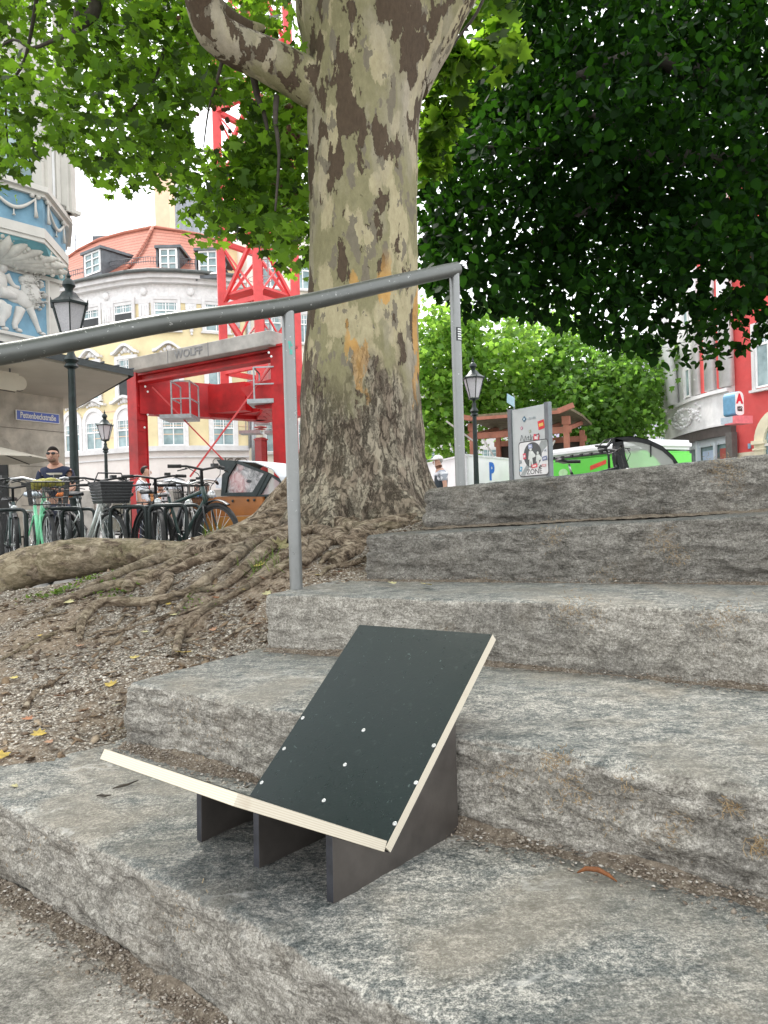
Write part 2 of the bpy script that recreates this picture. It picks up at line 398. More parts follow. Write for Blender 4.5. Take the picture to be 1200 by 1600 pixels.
CT += [(-2.0, 4.15, -.52), (-1.3, 4.15, -.45), (-.9, 1.5, -.70), (-.6, 1.62, -.70), (-1.3, 1.75, -.66), (-1.35, 1.98, -.56), (-1.8, 1.9, -.62), (-1.9, 2.6, -.5), (-2.3, 3.4, -.5), (-3.5, 3.5, -.62), (-3.5, 2, -.7), (-1.6, 4.6, -.62), (-3.5, 5, -.64), (-.8, 4.9, -.6),
       (0, 5.2, -.55), (-.5, 4.3, -.18), (.1, 4.2, -.06), (.6, 3.6, .0), (1.2, 3.5, .05), (3, 3, .1), (1.5, 4.9, -.5), (3, 4.9, -.5), (4.5, 4, -.3), (.17, 3.1, -.05)]
CT = np.array(CT)
def _tk(d2): return np.where(d2 > 1e-12, d2*np.log(np.maximum(d2, 1e-12))*.5, 0)
_n = len(CT); _d = ((CT[:, None, :2]-CT[None, :, :2])**2).sum(-1)
_A = np.zeros((_n+3, _n+3)); _A[:_n, :_n] = _tk(_d)+np.eye(_n)*.02; _A[:_n, _n] = 1; _A[:_n, _n+1:] = CT[:, :2]; _A[_n:, :_n] = _A[:_n, _n:].T
_w = np.linalg.solve(_A, np.concatenate([CT[:, 2], [0, 0, 0]]))
LE = np.array([(-3, 1.2), (-1.35, 1.55), (-.9, 1.70), (-.68, 1.83), (-.42, 2.2), (-.33, 2.3), (-.08, 2.6), (.16, 3.0), (.3, 3.45), (4, 3.2)])
def right_of(X, Y):            # distance to the right/front of the step ends (positive: under the steps)
    best = np.full(X.shape, 1e9); sign = np.zeros(X.shape)
    for a, b in zip(LE[:-1], LE[1:]):
        d = b-a; t = np.clip(((X-a[0])*d[0]+(Y-a[1])*d[1])/(d@d), 0, 1); dx = X-a[0]-t*d[0]; dy = Y-a[1]-t*d[1]
        ds = np.hypot(dx, dy); cr = dx*d[1]-dy*d[0]; m = ds < best-1e-9; best = np.where(m, ds, best); sign = np.where(m, np.sign(cr), sign)
    return best*sign
def soil0(X, Y):
    X = np.asarray(X, float); Y = np.asarray(Y, float)
    d2 = (X[..., None]-CT[:, 0])**2+(Y[..., None]-CT[:, 1])**2
    z = _tk(d2)@_w[:_n]+_w[_n]+_w[_n+1]*X+_w[_n+2]*Y
    r = right_of(X, Y)
    z = z-np.clip((r-.03)*1.2, 0, .5)*(Y < 3.35)
    return np.clip(z, -.9, .15)
def soil(X, Y):
    z = soil0(X, Y); p = np.stack([X, Y, 0*np.asarray(X, float)], -1)
    return z+.022*fbm(p, 3.3, 3, 3)+.009*fbm(p, 14, 3, 4)+.004*fbm(p, 55, 2, 5)
def hit(px, py, lo=1.3, hi=5):
    v = ray(px, py); Ys = np.arange(lo, hi, .01); z = soil0(v.x*Ys, Ys); g = np.where(z > v.z*Ys)[0]
    Y = Ys[g[0]] if len(g) else 3.8
    return Vector((v.x*Y, Y, float(soil(np.array([v.x*Y]), np.array([Y]))[0])))

g = NG('forest soil'); ob = g.obj
a = g.noise(ob, 3.2, 6, .6, .5); b = g.noise(ob, 45, 6, .7); vv = g.voro(ob, 120); vc = g.voro(ob, 120, out='Color')
dirt = g.ramp(b, [(.3, (.08, .06, .043)), (.5, (.21, .162, .118)), (.7, (.38, .31, .235))])
grit = g.ramp(g.sep(vc)[0], [(0., (.15, .12, .095)), (.35, (.34, .29, .235)), (.7, (.52, .47, .40)), (1., (.70, .66, .59))])
grit = g.mix(1., grit, g.ramp(vv, [(.0, 1.), (.7, .25)]), 'MULTIPLY')
mask = g.ramp(g.math('ADD', a, g.math('MULTIPLY', g.math('SUBTRACT', b, .5), .35)), [(.44, 0.), (.55, 1.)])
c = g.mix(g.math('MULTIPLY', mask, .85), dirt, grit)
g.bsdf(c, .95, 0, g.bump(g.math('SUBTRACT', b, g.math('MULTIPLY', vv, .6)), .9, .006), .2); SOIL = g.m
# surface grid: fine where it is seen, coarse elsewhere
def soil_grid(x0, x1, y0, y1, st, dz=0):
    xs = np.arange(x0, x1+1e-6, st); ys = np.arange(y0, y1+1e-6, st); X, Y = np.meshgrid(xs, ys, indexing='ij')
    Z = soil(X, Y)+dz; I = np.arange(X.size).reshape(X.shape)
    q = np.stack([I[:-1, :-1], I[1:, :-1], I[1:, 1:], I[:-1, 1:]], -1).reshape(-1, 4)
    return np.stack([X, Y, Z], -1).reshape(-1, 3), q
v1, q1 = soil_grid(-2.4, .72, 1.3, 4.3, .012)
v2, q2 = soil_grid(-4.0, 5.0, 1.3, 5.2, .06, -.02)
me = mesh_np('soil', np.vstack([v1, v2]), np.vstack([q1, q2+len(v1)]))
o = link('soil', me, SOIL, None, True); tag(o, kind='structure'); o['label'] = 'brown soil mound with pale grit below the plane tree'

# paved plaza, one sheet to the horizon round the mound
g = NG('plaza paving'); ob = g.obj
br = g.n('ShaderNodeTexBrick'); br.inputs['Scale'].default_value = 6; br.inputs['Mortar Size'].default_value = .03
br.inputs['Color1'].default_value = (.20, .19, .18, 1); br.inputs['Color2'].default_value = (.27, .26, .245, 1); br.inputs['Mortar'].default_value = (.09, .085, .08, 1)
g.l(ob, br.inputs['Vector'])
c = g.mix(.35, br.outputs[0], g.ramp(g.noise(ob, .8, 6, .6), [(.3, (.14, .135, .13)), (.7, (.33, .32, .30))]))
g.bsdf(c, .85, 0, g.bump(br.outputs['Fac'], .4, .01), .3); PAVE = g.m
m = MB(); zp = -.62
for (xa, xb, ya, yb) in ((-400, 400, 4.9, 500), (-400, -3.9, -60, 4.9), (4.9, 400, -60, 4.9), (-3.9, 4.9, -60, -1.5)):
    m.add([(xa, ya, zp), (xb, ya, zp), (xb, yb, zp), (xa, yb, zp)], [(0, 1, 2, 3)])
m.add([(-3.9, -1.5, -1.05), (4.9, -1.5, -1.05), (4.9, 4.9, -1.05), (-3.9, 4.9, -1.05)], [(0, 1, 2, 3)])
m.build('ground', PAVE)['kind'] = 'structure'

# gravelly dirt caught in the inner corners of the steps
def fillet(pts, w_, h, name, seed, s0=0, s1=None):
    F_ = np.array(pts, float); seg = np.linalg.norm(np.diff(F_[:, :2], axis=0), axis=1); S = np.concatenate([[0], np.cumsum(seg)])
    L = S[-1] if s1 is None else s1; us = np.arange(s0, L, .006); ts = np.linspace(-.02, 1, 16)
    U, T = np.meshgrid(us, ts, indexing='ij'); k = np.clip(np.searchsorted(S, U, 'right')-1, 0, len(seg)-1); t = (U-S[k])/seg[k]
    bx = F_[k]*(1-t)[..., None]+F_[k+1]*t[..., None]; tn = (F_[k+1]-F_[k])[..., :2]/seg[k][..., None]; nn = np.stack([tn[..., 1], -tn[..., 0]], -1)
    q = np.stack([U, 0*U, 0*U], -1); ww = w_*(1+.55*fbm(q, 5, 3, seed)); hh = h*(1+.5*fbm(q, 7, 3, seed+3))
    X = bx[..., 0]+nn[..., 0]*T*ww; Y = bx[..., 1]+nn[..., 1]*T*ww
    Z = bx[..., 2]+hh*(1-np.clip(T, 0, 1))**1.5-.004+.0035*fbm(np.stack([X, Y, 0*X], -1), 70, 3, seed+6)
    I = np.arange(X.size).reshape(X.shape); qd = np.stack([I[:-1, :-1], I[:-1, 1:], I[1:, 1:], I[1:, :-1]], -1).reshape(-1, 4)
    o = link(name, mesh_np(name, np.stack([X, Y, Z], -1).reshape(-1, 3), qd), JOINT, None, True); o['kind'] = 'structure'; return o
g = NG('gritty joint dirt'); ob = g.obj
b = g.noise(ob, 60, 5, .7); vv = g.voro(ob, 210); vc = g.voro(ob, 210, out='Color')
c = g.mix(g.math('MULTIPLY', g.ramp(vv, [(.2, 1.), (.45, 0.)]), .55), g.ramp(b, [(.3, (.075, .056, .042)), (.7, (.26, .215, .165))]), g.ramp(g.sep(vc)[1], [(0., (.16, .13, .10)), (.6, (.34, .29, .23)), (1., (.60, .55, .47))]))
g.bsdf(c, .95, 0, g.bump(g.math('SUBTRACT', b, vv), .8, .003), .2); JOINT = g.m
z_of = lambda pts, z: [(x, y, z) for x, y, _ in pts]
fillet(z_of(off(S1, .0), -.728), .062, .022, 'joint_dirt', 1)
fillet(z_of(off(S2, .0), -.567), .045, .022, 'joint_dirt', 2)
fillet(z_of(off(S3, .0), -.407), .035, .02, 'joint_dirt', 3)
fillet(z_of(off(S4, .0), -.238), .04, .012, 'joint_dirt', 4)
fillet([(x, y, z) for (x, y, _), z in zip(S5, (-.070, -.060, -.047, -.034, -.012, .01))], .05, .012, 'joint_dirt', 5)

# ------------------------------------------------------------------ the wooden stand (V of two boards on three cheeks)
def build_stand():
    O = Vector((-.0902, 1.0691, -.5643))
    M = Matrix.Translation(O) @ Matrix.Rotation(-.732, 4, 'Z') @ Matrix.Rotation(-.0447, 4, 'X') @ Matrix.Rotation(-.0271, 4, 'Y')
    s12, s23, L, hf, A, Al, W, B, Bl, vv, vz, t = .1597, .1709, .3053, .0923, .7619, .4347, .3513, .474, .333, .1253, .0333, .0167
    t_ = thing('book_stand', 'V-shaped stand of two dark green plywood boards standing on the lowest grey step', 'wooden stand', O)
    g = NG('green film faced ply'); ob = g.obj
    w_ = g.noise(g.mapping(ob, scale=(6, 60, 60), rot=(0, 0, R_(45))), 5, 4, .6); s_ = g.noise(ob, 9, 6, .65); sp = g.noise(ob, 55, 5, .7, .8)
    c = g.mix(s_, (.0015, .008, .0078), (.004, .0135, .013)); c = g.mix(g.ramp(sp, [(.60, 0.), (.74, .35)]), c, (.05, .07, .065))
    scr = g.ramp(g.noise(g.mapping(ob, scale=(3, 3, 3)), 28, 3, .5, 2.), [(.70, 0.), (.72, .5)])
    c = g.mix(scr, c, (.10, .14, .13))
    g.bsdf(c, g.ramp(sp, [(.3, .26), (.7, .36)]), 0, g.bump(w_, .25, .0006), .25); green = g.m
    g = NG('plywood edge'); z = g.tc.outputs['UV']
    wv = g.sep(z)[1]
    lay = g.math('SINE', g.math('MULTIPLY', g.math('ADD', wv, g.math('MULTIPLY', g.noise(ob if False else g.obj, 30, 3), .05)), 34.)); gr = g.noise(g.obj, 140, 5, .7); g2 = g.noise(g.obj, 18, 4, .6)
    c = g.mix(g.ramp(lay, [(.0, 0.), (.9, 1.)]), (.62, .57, .47), (.50, .43, .32)); c = g.mix(g.math('MULTIPLY', gr, .5), c, (.62, .56, .45))
    c = g.mix(g.ramp(g2, [(.6, 0.), (.7, .3)]), c, (.42, .33, .24))
    g.bsdf(c, .8, 0, g.bump(gr, .4, .0006), .3); ply = g.m
    brown = simple('brown film ply', (.064, .056, .050), .42, 0, .22, 14, .2, 160, .5, .0006)
    edge = simple('painted dark edge', (.026, .027, .034), .55, 0, .4, 30, .3, 200, .5, .0008)
    ss = simple('worn steel screw', (.50, .50, .49), .35, .9, .15, 300, .2, 900)
    def board(name, x0, x1, fn, lab=None):
        # fn(l, n) -> (v, h); l along the board, n through its thickness
        bm = bmesh.new(); uvl = bm.loops.layers.uv.new('uv')
        Ls = (0, Bl if name == 'front_board' else Al)
        vs = {}
        for i, x in enumerate((x0, x1)):
            for j, l in enumerate(Ls):
                for k, n in enumerate((0, t)):
                    a, b = fn(l, n); vs[i, j, k] = bm.verts.new(M @ Vector((x, a, b)))
        def face(keys, mi, uv):
            f = bm.faces.new([vs[k] for k in keys]); f.material_index = mi
            for lp, q in zip(f.loops, keys): lp[uvl].uv = (q[uv], q[2])
        face([(0, 0, 1), (1, 0, 1), (1, 1, 1), (0, 1, 1)], 0, 0); face([(0, 0, 0), (0, 1, 0), (1, 1, 0), (1, 0, 0)], 0, 0)
        for keys, uv in (([(0, 0, 0), (0, 0, 1), (0, 1, 1), (0, 1, 0)], 1), ([(1, 0, 0), (1, 1, 0), (1, 1, 1), (1, 0, 1)], 1), ([(0, 0, 0), (1, 0, 0), (1, 0, 1), (0, 0, 1)], 0), ([(0, 1, 0), (0, 1, 1), (1, 1, 1), (1, 1, 0)], 0)):
            face(keys, 1, uv)
        bmesh.ops.recalc_face_normals(bm, faces=bm.faces)
        me = bpy.data.meshes.new(name); bm.to_mesh(me); bm.free()
        ob_ = link(name, me, [green, ply], t_, False)
        bv = ob_.modifiers.new('b', 'BEVEL'); bv.width = .0007; bv.segments = 2; bv.limit_method = 'ANGLE'
        return ob_
    cA, sA, cB, sB = math.cos(A), math.sin(A), math.cos(B), math.sin(B)
    fa = lambda l, n: (vv+l*cA-n*sA, vz+l*sA+n*cA); fb = lambda l, n: (vv-.004-l*cB+n*sB, vz+l*sB+n*cB)
    back = board('back_board', -W, 0, fa); front = board('front_board', -W, 0, lambda l, n: fb(l+.012 if l == 0 else l, n))
    front['label'] = 'shorter front board seen along its pale layered edge'
    l0 = (vv-.004)/cB-.006
    Lb = L
    for u in (-.0005, -s23, -s23-s12):
        l1 = (Lb-vv)/cA; pf = [(0, 0), (Lb, 0), (Lb, vz+l1*sA-.0008), (vv+.001, vz-.0008), (0.0, vz+(vv-.004)/cB*sB-.0006)]
        mb = MB(); T = M @ Matrix.Translation((u, 0, 0)) @ Matrix.Rotation(R_(90), 4, 'Z')   # local x -> v, thickness goes to -u
        mb.prism(pf, .0145, T)
        o = mb.build('support', [brown, edge], t_); me = o.data
        vdir = (M.to_3x3() @ Vector((0, 1, 0)))
        for p in me.polygons:
            if abs(p.normal.dot(M.to_3x3() @ Vector((1, 0, 0)))) < .7: p.material_index = 1
        bv = o.modifiers.new('b', 'BEVEL'); bv.width = .0009; bv.segments = 2; bv.limit_method = 'ANGLE'
    n3 = (M.to_3x3() @ Vector((0, -sA, cA))).normalized(); x3 = (M.to_3x3() @ Vector((1, 0, 0))).normalized(); y3 = n3.cross(x3)
    p0 = M @ Vector((0, *fa(0, t)))
    for (px, py) in ((678, 1165), (650, 1223), (617, 1287), (568, 1141), (539, 1195), (506, 1251), (473, 1122), (444, 1170), (409, 1223)):
        d = ray(px, py); c = d*(p0.dot(n3)/d.dot(n3)); R3 = Matrix(((x3[0], y3[0], n3[0], 0), (x3[1], y3[1], n3[1], 0), (x3[2], y3[2], n3[2], 0), (0, 0, 0, 1)))
        MB().lathe([(.0001, .0006), (.0014, .0005), (.0016, .0010), (.0036, .0011), (.0041, .0003), (.0041, -.001)], c, 14, R3, False).build('screw', ss, t_, True)
build_stand()

# ------------------------------------------------------------------ handrail
g = NG('galvanised rail steel'); ob = g.obj
n = g.noise(ob, 12, 6, .7); sc_ = g.ramp(g.noise(ob, 46, 4, .75, 1.2), [(.665, 0.), (.69, 1.)])
c = g.mix(n, (.15, .155, .15), (.27, .275, .27)); c = g.mix(sc_, c, (.62, .62, .60))
g.bsdf(c, g.ramp(n, [(.3, .26), (.7, .42)]), .55, g.bump(g.noise(ob, 90, 4), .15, .001), .5); STEEL = g.m
g = NG('weathered dark rail steel'); ob = g.obj
n = g.noise(ob, 12, 6, .7); sc_ = g.ramp(g.noise(ob, 40, 4, .75, 1.2), [(.645, 0.), (.67, 1.)])
c = g.mix(n, (.075, .08, .075), (.15, .155, .145)); c = g.mix(sc_, c, (.5, .5, .48))
g.bsdf(c, g.ramp(n, [(.3, .28), (.7, .45)]), .6, g.bump(g.noise(ob, 90, 4), .15, .001), .5); RAILM = g.m
def build_rail():
    A = P(463, 918, 2.345); B = P(720, 762, 2.93); r = .0275
    t_ = thing('handrail', 'grey tubular steel handrail with two posts climbing beside the stone steps', 'handrail', A)
    topA = P(449, 478, 2.345); topA = Vector((A.x, A.y, topA.z)); topB = Vector((B.x, B.y, P(711, 421, 2.93).z))
    far = P(-150, 566, 1.72); nx = P(0, 554, 1.87); mid = P(250, 506, 2.13)
    pts = [far, nx, mid, topA, topA.lerp(topB, .5), topB]
    d = (topB-topA).normalized(); pts[-1] = topB+d*.016
    sp = []
    for i in range(len(pts)-1):
        a = pts[max(i-1, 0)]; b_ = pts[i]; c_ = pts[i+1]; e = pts[min(i+2, len(pts)-1)]
        for k in range(8):
            u = k/8; sp.append(.5*((2*b_)+(c_-a)*u+(2*a-5*b_+4*c_-e)*u*u+(3*b_-a-3*c_+e)*u**3))
    sp.append(pts[-1])
    MB().tube(sp, r, 28).build('rail', RAILM, t_, 'auto')
    for (q, tt) in ((A, topA), (B, topB)):
        m = MB(); m.tube([q-Vector((0, 0, .05)), Vector((q.x, q.y, tt.z-.004))], .0205, 24)
        m.build('post', STEEL, t_, 'auto')
    # black and white sticker wrapped round the far post
    wh = simple('sticker white', (.75, .76, .74), .4); bk = simple('sticker black', (.015, .018, .02), .45)
    for i in range(11):
        z0 = P(713, 513+i*1.9, 2.93).z; z1 = P(713, 513+(i+1)*1.9, 2.93).z; m = MB(); n_ = 7; b0 = 0
        for k in range(n_):
            a = R_(-95+115*k/(n_-1)); rr_ = .0211; x = B.x+rr_*math.cos(a); y = B.y+rr_*math.sin(a); m.v += [Vector((x, y, z0)), Vector((x, y, z1))]
        for k in range(n_-1): m.f.append([2*k, 2*k+2, 2*k+3, 2*k+1]); m.m.append(1 if (i % 2 == 0 or k < 1) else 0)
        if i == 0: M0 = m
        else:
            b_ = len(M0.v); M0.v += m.v; M0.f += [[j+b_ for j in f] for f in m.f]; M0.m += m.m
    M0.build('sticker', [wh, bk], t_)
    m = MB(); zc = P(455, 545, 2.345).z
    for i, (a0, a1, za, zb) in enumerate(((-90, -62, .012, .020), (-84, -70, -.004, .012), (-78, -52, -.022, -.006), (-66, -50, .004, .012))):
        for k in range(3):
            q0, q1 = R_(a0+(a1-a0)*k/3), R_(a0+(a1-a0)*(k+1)/3); rr_ = .0212
            m.add([(A.x+rr_*math.cos(q0), A.y+rr_*math.sin(q0), zc+za), (A.x+rr_*math.cos(q1), A.y+rr_*math.sin(q1), zc+za), (A.x+rr_*math.cos(q1), A.y+rr_*math.sin(q1), zc+zb), (A.x+rr_*math.cos(q0), A.y+rr_*math.sin(q0), zc+zb)], [(0, 1, 2, 3)])
    m.build('torn_sticker', simple('sticker teal', (.08, .35, .28), .5), t_)
build_rail()
# ------------------------------------------------------------------ plane tree: trunk, limbs, roots
def bark_mat(name, rough_z=None, root=False, smooth=1.):
    g = NG(name); ob = g.tc.outputs['Object']
    st = g.mapping(ob, scale=(1, 1, .42)) if not root else g.mapping(ob, scale=(1, 1, 1))
    z = g.sep(ob)[2]
    wp = g.n('ShaderNodeVectorMath', operation='ADD'); nn = g.n('ShaderNodeTexNoise'); nn.inputs['Scale'].default_value = 22; nn.inputs['Detail'].default_value = 5
    nn.inputs['Roughness'].default_value = .7
    g.l(st, nn.inputs['Vector']); sc = g.n('ShaderNodeVectorMath', operation='SCALE'); sc.inputs['Scale'].default_value = .075; g.l(nn.outputs[1], sc.inputs[0]); g.l(st, wp.inputs[0]); g.l(sc.outputs[0], wp.inputs[1])
    W = wp.outputs[0]
    a = g.noise(W, 6.0, 2.5, .5); b = g.noise(W, 7.8, 3, .58); c_ = g.noise(g.mapping(W, loc=(3, 1, 2)), 15, 2, .5); f = g.noise(st, 60, 6, .7); fine = g.noise(ob, 190, 4, .7)
    ff = g.noise(g.mapping(ob, scale=(1, 1, .5)), 38, 8, .78)
    light = g.mix(ff, (.18, .145, .075), (.56, .50, .325))
    olive = g.mix(ff, (.11, .10, .050), (.34, .31, .18))
    col_ = g.mix(g.ramp(a, [(.47, 0.), (.50, 1.)]), light, olive)
    col_ = g.mix(g.ramp(g.noise(W, 2.6, 3, .6), [(.50, 0.), (.62, .8)]), col_, g.mix(ff, (.18, .155, .115), (.46, .41, .33)))
    b = g.math('ADD', b, g.math('MULTIPLY', g.ramp(g.math('DIVIDE', z, 3.), [(.52, 0.), (.80, 1.)]), .05)) if not root else b
    fl = g.ramp(b, [(.568, 0.), (.575, 1.)], 'LINEAR'); fl2 = g.ramp(c_, [(.60, 0.), (.606, 1.)])
    brown = g.mix(f, (.032, .022, .014), (.125, .088, .058)); grey = g.mix(f, (.12, .105, .075), (.22, .19, .14))
    col_ = g.mix(fl2, col_, grey); col_ = g.mix(fl, col_, brown)
    if not root:
        om = g.math('MULTIPLY', g.ramp(g.noise(g.mapping(W, loc=(7, 2, 5)), 6.5, 2, .5), [(.54, 0.), (.548, 1.)]), g.ramp(g.math('ADD', g.sep(ob)[0], g.math('MULTIPLY', g.noise(ob, 5, 2), .3)), [(.02, .0), (.16, 1.)]))
        zm = g.math('MULTIPLY', g.ramp(z, [(.30, 0.), (.42, 1.)]), g.ramp(z, [(.0, 1.), (.9, 1.), (1., 0.)]))
        zz = g.math('MULTIPLY', g.ramp(g.math('DIVIDE', z, 2.), [(.14, 0.), (.22, 1.), (.58, 1.), (.66, 0.)]), om)
        col_ = g.mix(g.math('MULTIPLY', zz, .85), col_, g.mix(f, (.36, .17, .035), (.60, .36, .12)))
        # rugged grey brown bark near the foot
        wz = g.mapping(W, scale=(1, 1, .55)); r1 = g.math('ABSOLUTE', g.math('SUBTRACT', g.noise(wz, 11, 5, .6, .8), .5)); r2_ = g.math('ABSOLUTE', g.math('SUBTRACT', g.noise(wz, 26, 4, .65, 1.), .5))
        crk = g.math('MULTIPLY', g.ramp(r1, [(.0, .1), (.035, 1.)]), g.ramp(r2_, [(.0, .35), (.03, 1.)]))
        rg = g.mix(g.noise(st, 34, 6, .75), (.055, .040, .026), (.38, .31, .235)); rg = g.mix(g.ramp(c_, [(.48, 0.), (.54, .55)]), rg, (.40, .36, .27)); rg = g.mix(crk, (.030, .020, .013), rg)
        lowm = g.ramp(g.math('ADD', z, g.math('MULTIPLY', g.math('SUBTRACT', a, .5), 1.1)), [(.50, 1.), (.80, 0.)])
        col_ = g.mix(g.math('MULTIPLY', lowm, .92), col_, rg)
        hgt = g.math('ADD', g.math('MULTIPLY', g.math('MULTIPLY', crk, lowm), 1.), g.math('MULTIPLY', fl, .55)); hgt = g.math('ADD', hgt, g.math('MULTIPLY', f, .45))
    else:
        gv = g.noise(g.mapping(ob, scale=(1, 1.9, 1.9), rot=(0, 0, R_(-25))), 20, 8, .75, .6); rg = g.ramp(gv, [(.36, (.022, .015, .010)), (.46, (.13, .093, .062)), (.55, (.31, .245, .175)), (.66, (.54, .46, .35))]); up = g.sep(g.n('ShaderNodeNewGeometry').outputs['Normal'])[2]
        col_ = g.mix(g.ramp(g.noise(W, 3., 3, .5), [(.42, 1.*smooth), (.6, .7*smooth)]), col_, rg)
        hgt = g.math('ADD', g.math('MULTIPLY', gv, 1.6), g.math('MULTIPLY', f, .6))
    hgt = g.math('ADD', hgt, g.math('MULTIPLY', fine, .2))
    g.bsdf(col_, .85, 0, g.bump(hgt, .9, .013), .25)
    return g.m
BARK = bark_mat('plane bark'); ROOTM = bark_mat('root bark', root=True); ROOTB = bark_mat('smooth root bark', root=True, smooth=.7)
TREE = thing('plane_tree', 'big plane tree with mottled flaking bark and spreading roots beside the handrail', 'tree', P(565, 806, 3.9))
def organic(pts, rs, n=24, step=.03, amp=.08, seed=1, flat=1., sc=7, lob=None, groove=0):
    """tube along a smooth curve with noisy radius -> numpy mesh"""
    p = [Vector(q) for q in pts]; sp = []; rr = []
    for i in range(len(p)-1):
        a = p[max(i-1, 0)]; b = p[i]; c = p[i+1]; e = p[min(i+2, len(p)-1)]; k_ = max(2, int((c-b).length/step))
        for k in range(k_):
            u = k/k_; sp.append(.5*((2*b)+(c-a)*u+(2*a-5*b+4*c-e)*u*u+(3*b-a-3*c+e)*u**3)); rr.append(rs[i]*(1-u)+rs[i+1]*u)
    sp.append(p[-1]); rr.append(rs[-1]); N = len(sp)
    C = np.array(sp); R = np.array(rr); T = np.gradient(C, axis=0); T /= np.linalg.norm(T, axis=1)[:, None]
    prev = None; XA = np.zeros_like(C)
    for i in range(N):
        if prev is None:
            ref = np.array([0, 0, 1.]) if abs(T[i, 2]) < .9 else np.array([1., 0, 0]); x = np.cross(T[i], ref)
        else: x = prev-T[i]*(prev@T[i])
        x /= np.linalg.norm(x); XA[i] = x; prev = x
    YA = np.cross(T, XA); ang = np.arange(n)*2*PI/n
    D = XA[:, None]*np.cos(ang)[None, :, None]+YA[:, None]*np.sin(ang)[None, :, None]
    rad = np.repeat(R[:, None], n, 1)
    base = C[:, None]+D*rad[..., None]
    nz = fbm(base, sc, 4, seed); nz2 = fbm(base, sc*4, 3, seed+3)
    rad = rad*(1+amp*nz+amp*.35*nz2)
    if groove: rad = rad*(1+groove*fbm(np.stack([np.cos(ang)[None]*3+0*rad, np.sin(ang)[None]*3+0*rad, np.arange(N)[:, None]*step*1.2+0*rad], -1), 1.3, 3, seed+9))
    if lob is not None: rad = lob(C, ang, rad)
    V = C[:, None]+D*rad[..., None]
    if flat != 1: V[..., 2] = C[:, None, 2]+(V[..., 2]-C[:, None, 2])*flat
    I = np.arange(N*n).reshape(N, n); J = np.roll(I, -1, 1)
    q = np.stack([I[:-1], J[:-1], J[1:], I[1:]], -1).reshape(-1, 4)
    V = V.reshape(-1, 3); V = np.vstack([V, C[:1], C[-1:]])
    ca = len(V)-2; cb = len(V)-1
    caps = [(I[0, k], ca, ca, J[0, k]) for k in range(n)]
    return V, q, I, N
def organic_obj(name, mat, parent, *a, **k):
    V, q, I, N = organic(*a, **k); n = I.shape[1]
    q = [list(map(int, f)) for f in q]; q += [[int(I[0, j]), len(V)-2, int(I[0, (j+1) % n])][::-1] for j in range(n)]+[[int(I[-1, j]), len(V)-1, int(I[-1, (j+1) % n])] for j in range(n)]
    me = bpy.data.meshes.new(name); me.from_pydata(V.tolist(), [], q)
    return link(name, me, mat, parent, True)
def tr(px, py, Y=3.9): return P(px, py, Y)
def trunk_lob(C, ang, rad):
    z = C[:, 2:3]; h = np.clip((.40-z)/.45, 0, 1)**2.2
    fl = .20+.24*(.5+.5*np.cos(5*ang+.8))+.22*(.5+.5*np.cos(8*ang+2.1))**2
    p_ = np.stack([np.cos(ang)[None]+0*z, np.sin(ang)[None]+0*z, z*1.2+0*ang[None]], -1); rad = rad*(1+h*fl[None, :]*1.15+.035*np.clip(1.1-z, 0, 1)*fbm(p_, 5, 4, 44, .6, True)+h*.16*fbm(p_, 4, 3, 45))
    return rad
tp = [(565, 850, .35), (565, 780, .335), (566, 700, .327), (563, 600, .312), (566, 520, .298), (568, 440, .285), (568, 340, .284), (567, 240, .290), (569, 160, .300), (576, 110, .318), (582, 60, .345), (586, 10, .33), (588, -40, .28)]
organic_obj('trunk', BARK, TREE, [tr(a, b) for a, b, _ in tp], [c for *_, c in tp], 120, .02, .035, 5, 1., 3.2, trunk_lob)
organic_obj('limb', BARK, TREE, [tr(545, 90), tr(522, 20), tr(506, -60), tr(480, -240), tr(430, -500)], [.22, .20, .165, .14, .10], 40, .05, .05, 6)
organic_obj('limb', BARK, TREE, [tr(612, 110), tr(652, 40), tr(695, -30), tr(780, -170), tr(900, -420)], [.22, .215, .19, .17, .12], 40, .05, .05, 7)
organic_obj('limb', BARK, TREE, [tr(560, 165, 3.85), tr(510, 145, 3.82), tr(465, 119, 3.8), tr(410, 90, 3.75), tr(365, 70, 3.7), tr(335, 48, 3.65), tr(318, 10, 3.6), tr(305, -60, 3.5), tr(250, -200, 3.4), tr(120, -380, 3.3)],
            [.13, .115, .108, .104, .100, .094, .083, .080, .07, .05], 36, .03, .10, 8, 1., 5)
organic_obj('limb', BARK, TREE, [tr(412, 45, 3.9), tr(378, 42, 3.85), tr(350, 20, 3.85), tr(325, -10, 3.8), tr(300, -70, 3.8)], [.02, .045, .042, .05, .045], 16, .03, .12, 9)
def twig(pts, r0=.016, r1=.004, seed=0):
    n = len(pts); organic_obj('branch', BRN, TREE, pts, [r0+(r1-r0)*i/(n-1) for i in range(n)], 7, .06, .12, seed)
BRN = simple('dark twig bark', (.055, .045, .035), .9, 0, .3, 20)
twig([tr(432, 150, 3.8), tr(430, 190, 3.8), tr(436, 240, 3.8), tr(430, 330, 3.8)], .016, .005, 1)
twig([tr(395, 110, 3.85), tr(402, 150, 3.9), tr(412, 175, 3.9), tr(420, 215, 3.95)], .022, .008, 2)
twig([tr(350, 85, 3.7), tr(338, 130, 3.8), tr(326, 170, 3.9), tr(318, 230, 4.1)], .011, .003, 3)
twig([tr(130, -20, 4.2), tr(118, 60, 4.2), tr(122, 85, 4.2)], .035, .012, 4)
twig([tr(122, 50, 4.2), tr(90, 60, 4.4), tr(50, 75, 4.5), tr(20, 62, 4.6), tr(-20, 90, 4.7)], .014, .006, 5)
twig([tr(150, -10, 4.2), tr(145, 22, 4.2), tr(122, 40, 4.2)], .045, .03, 6)
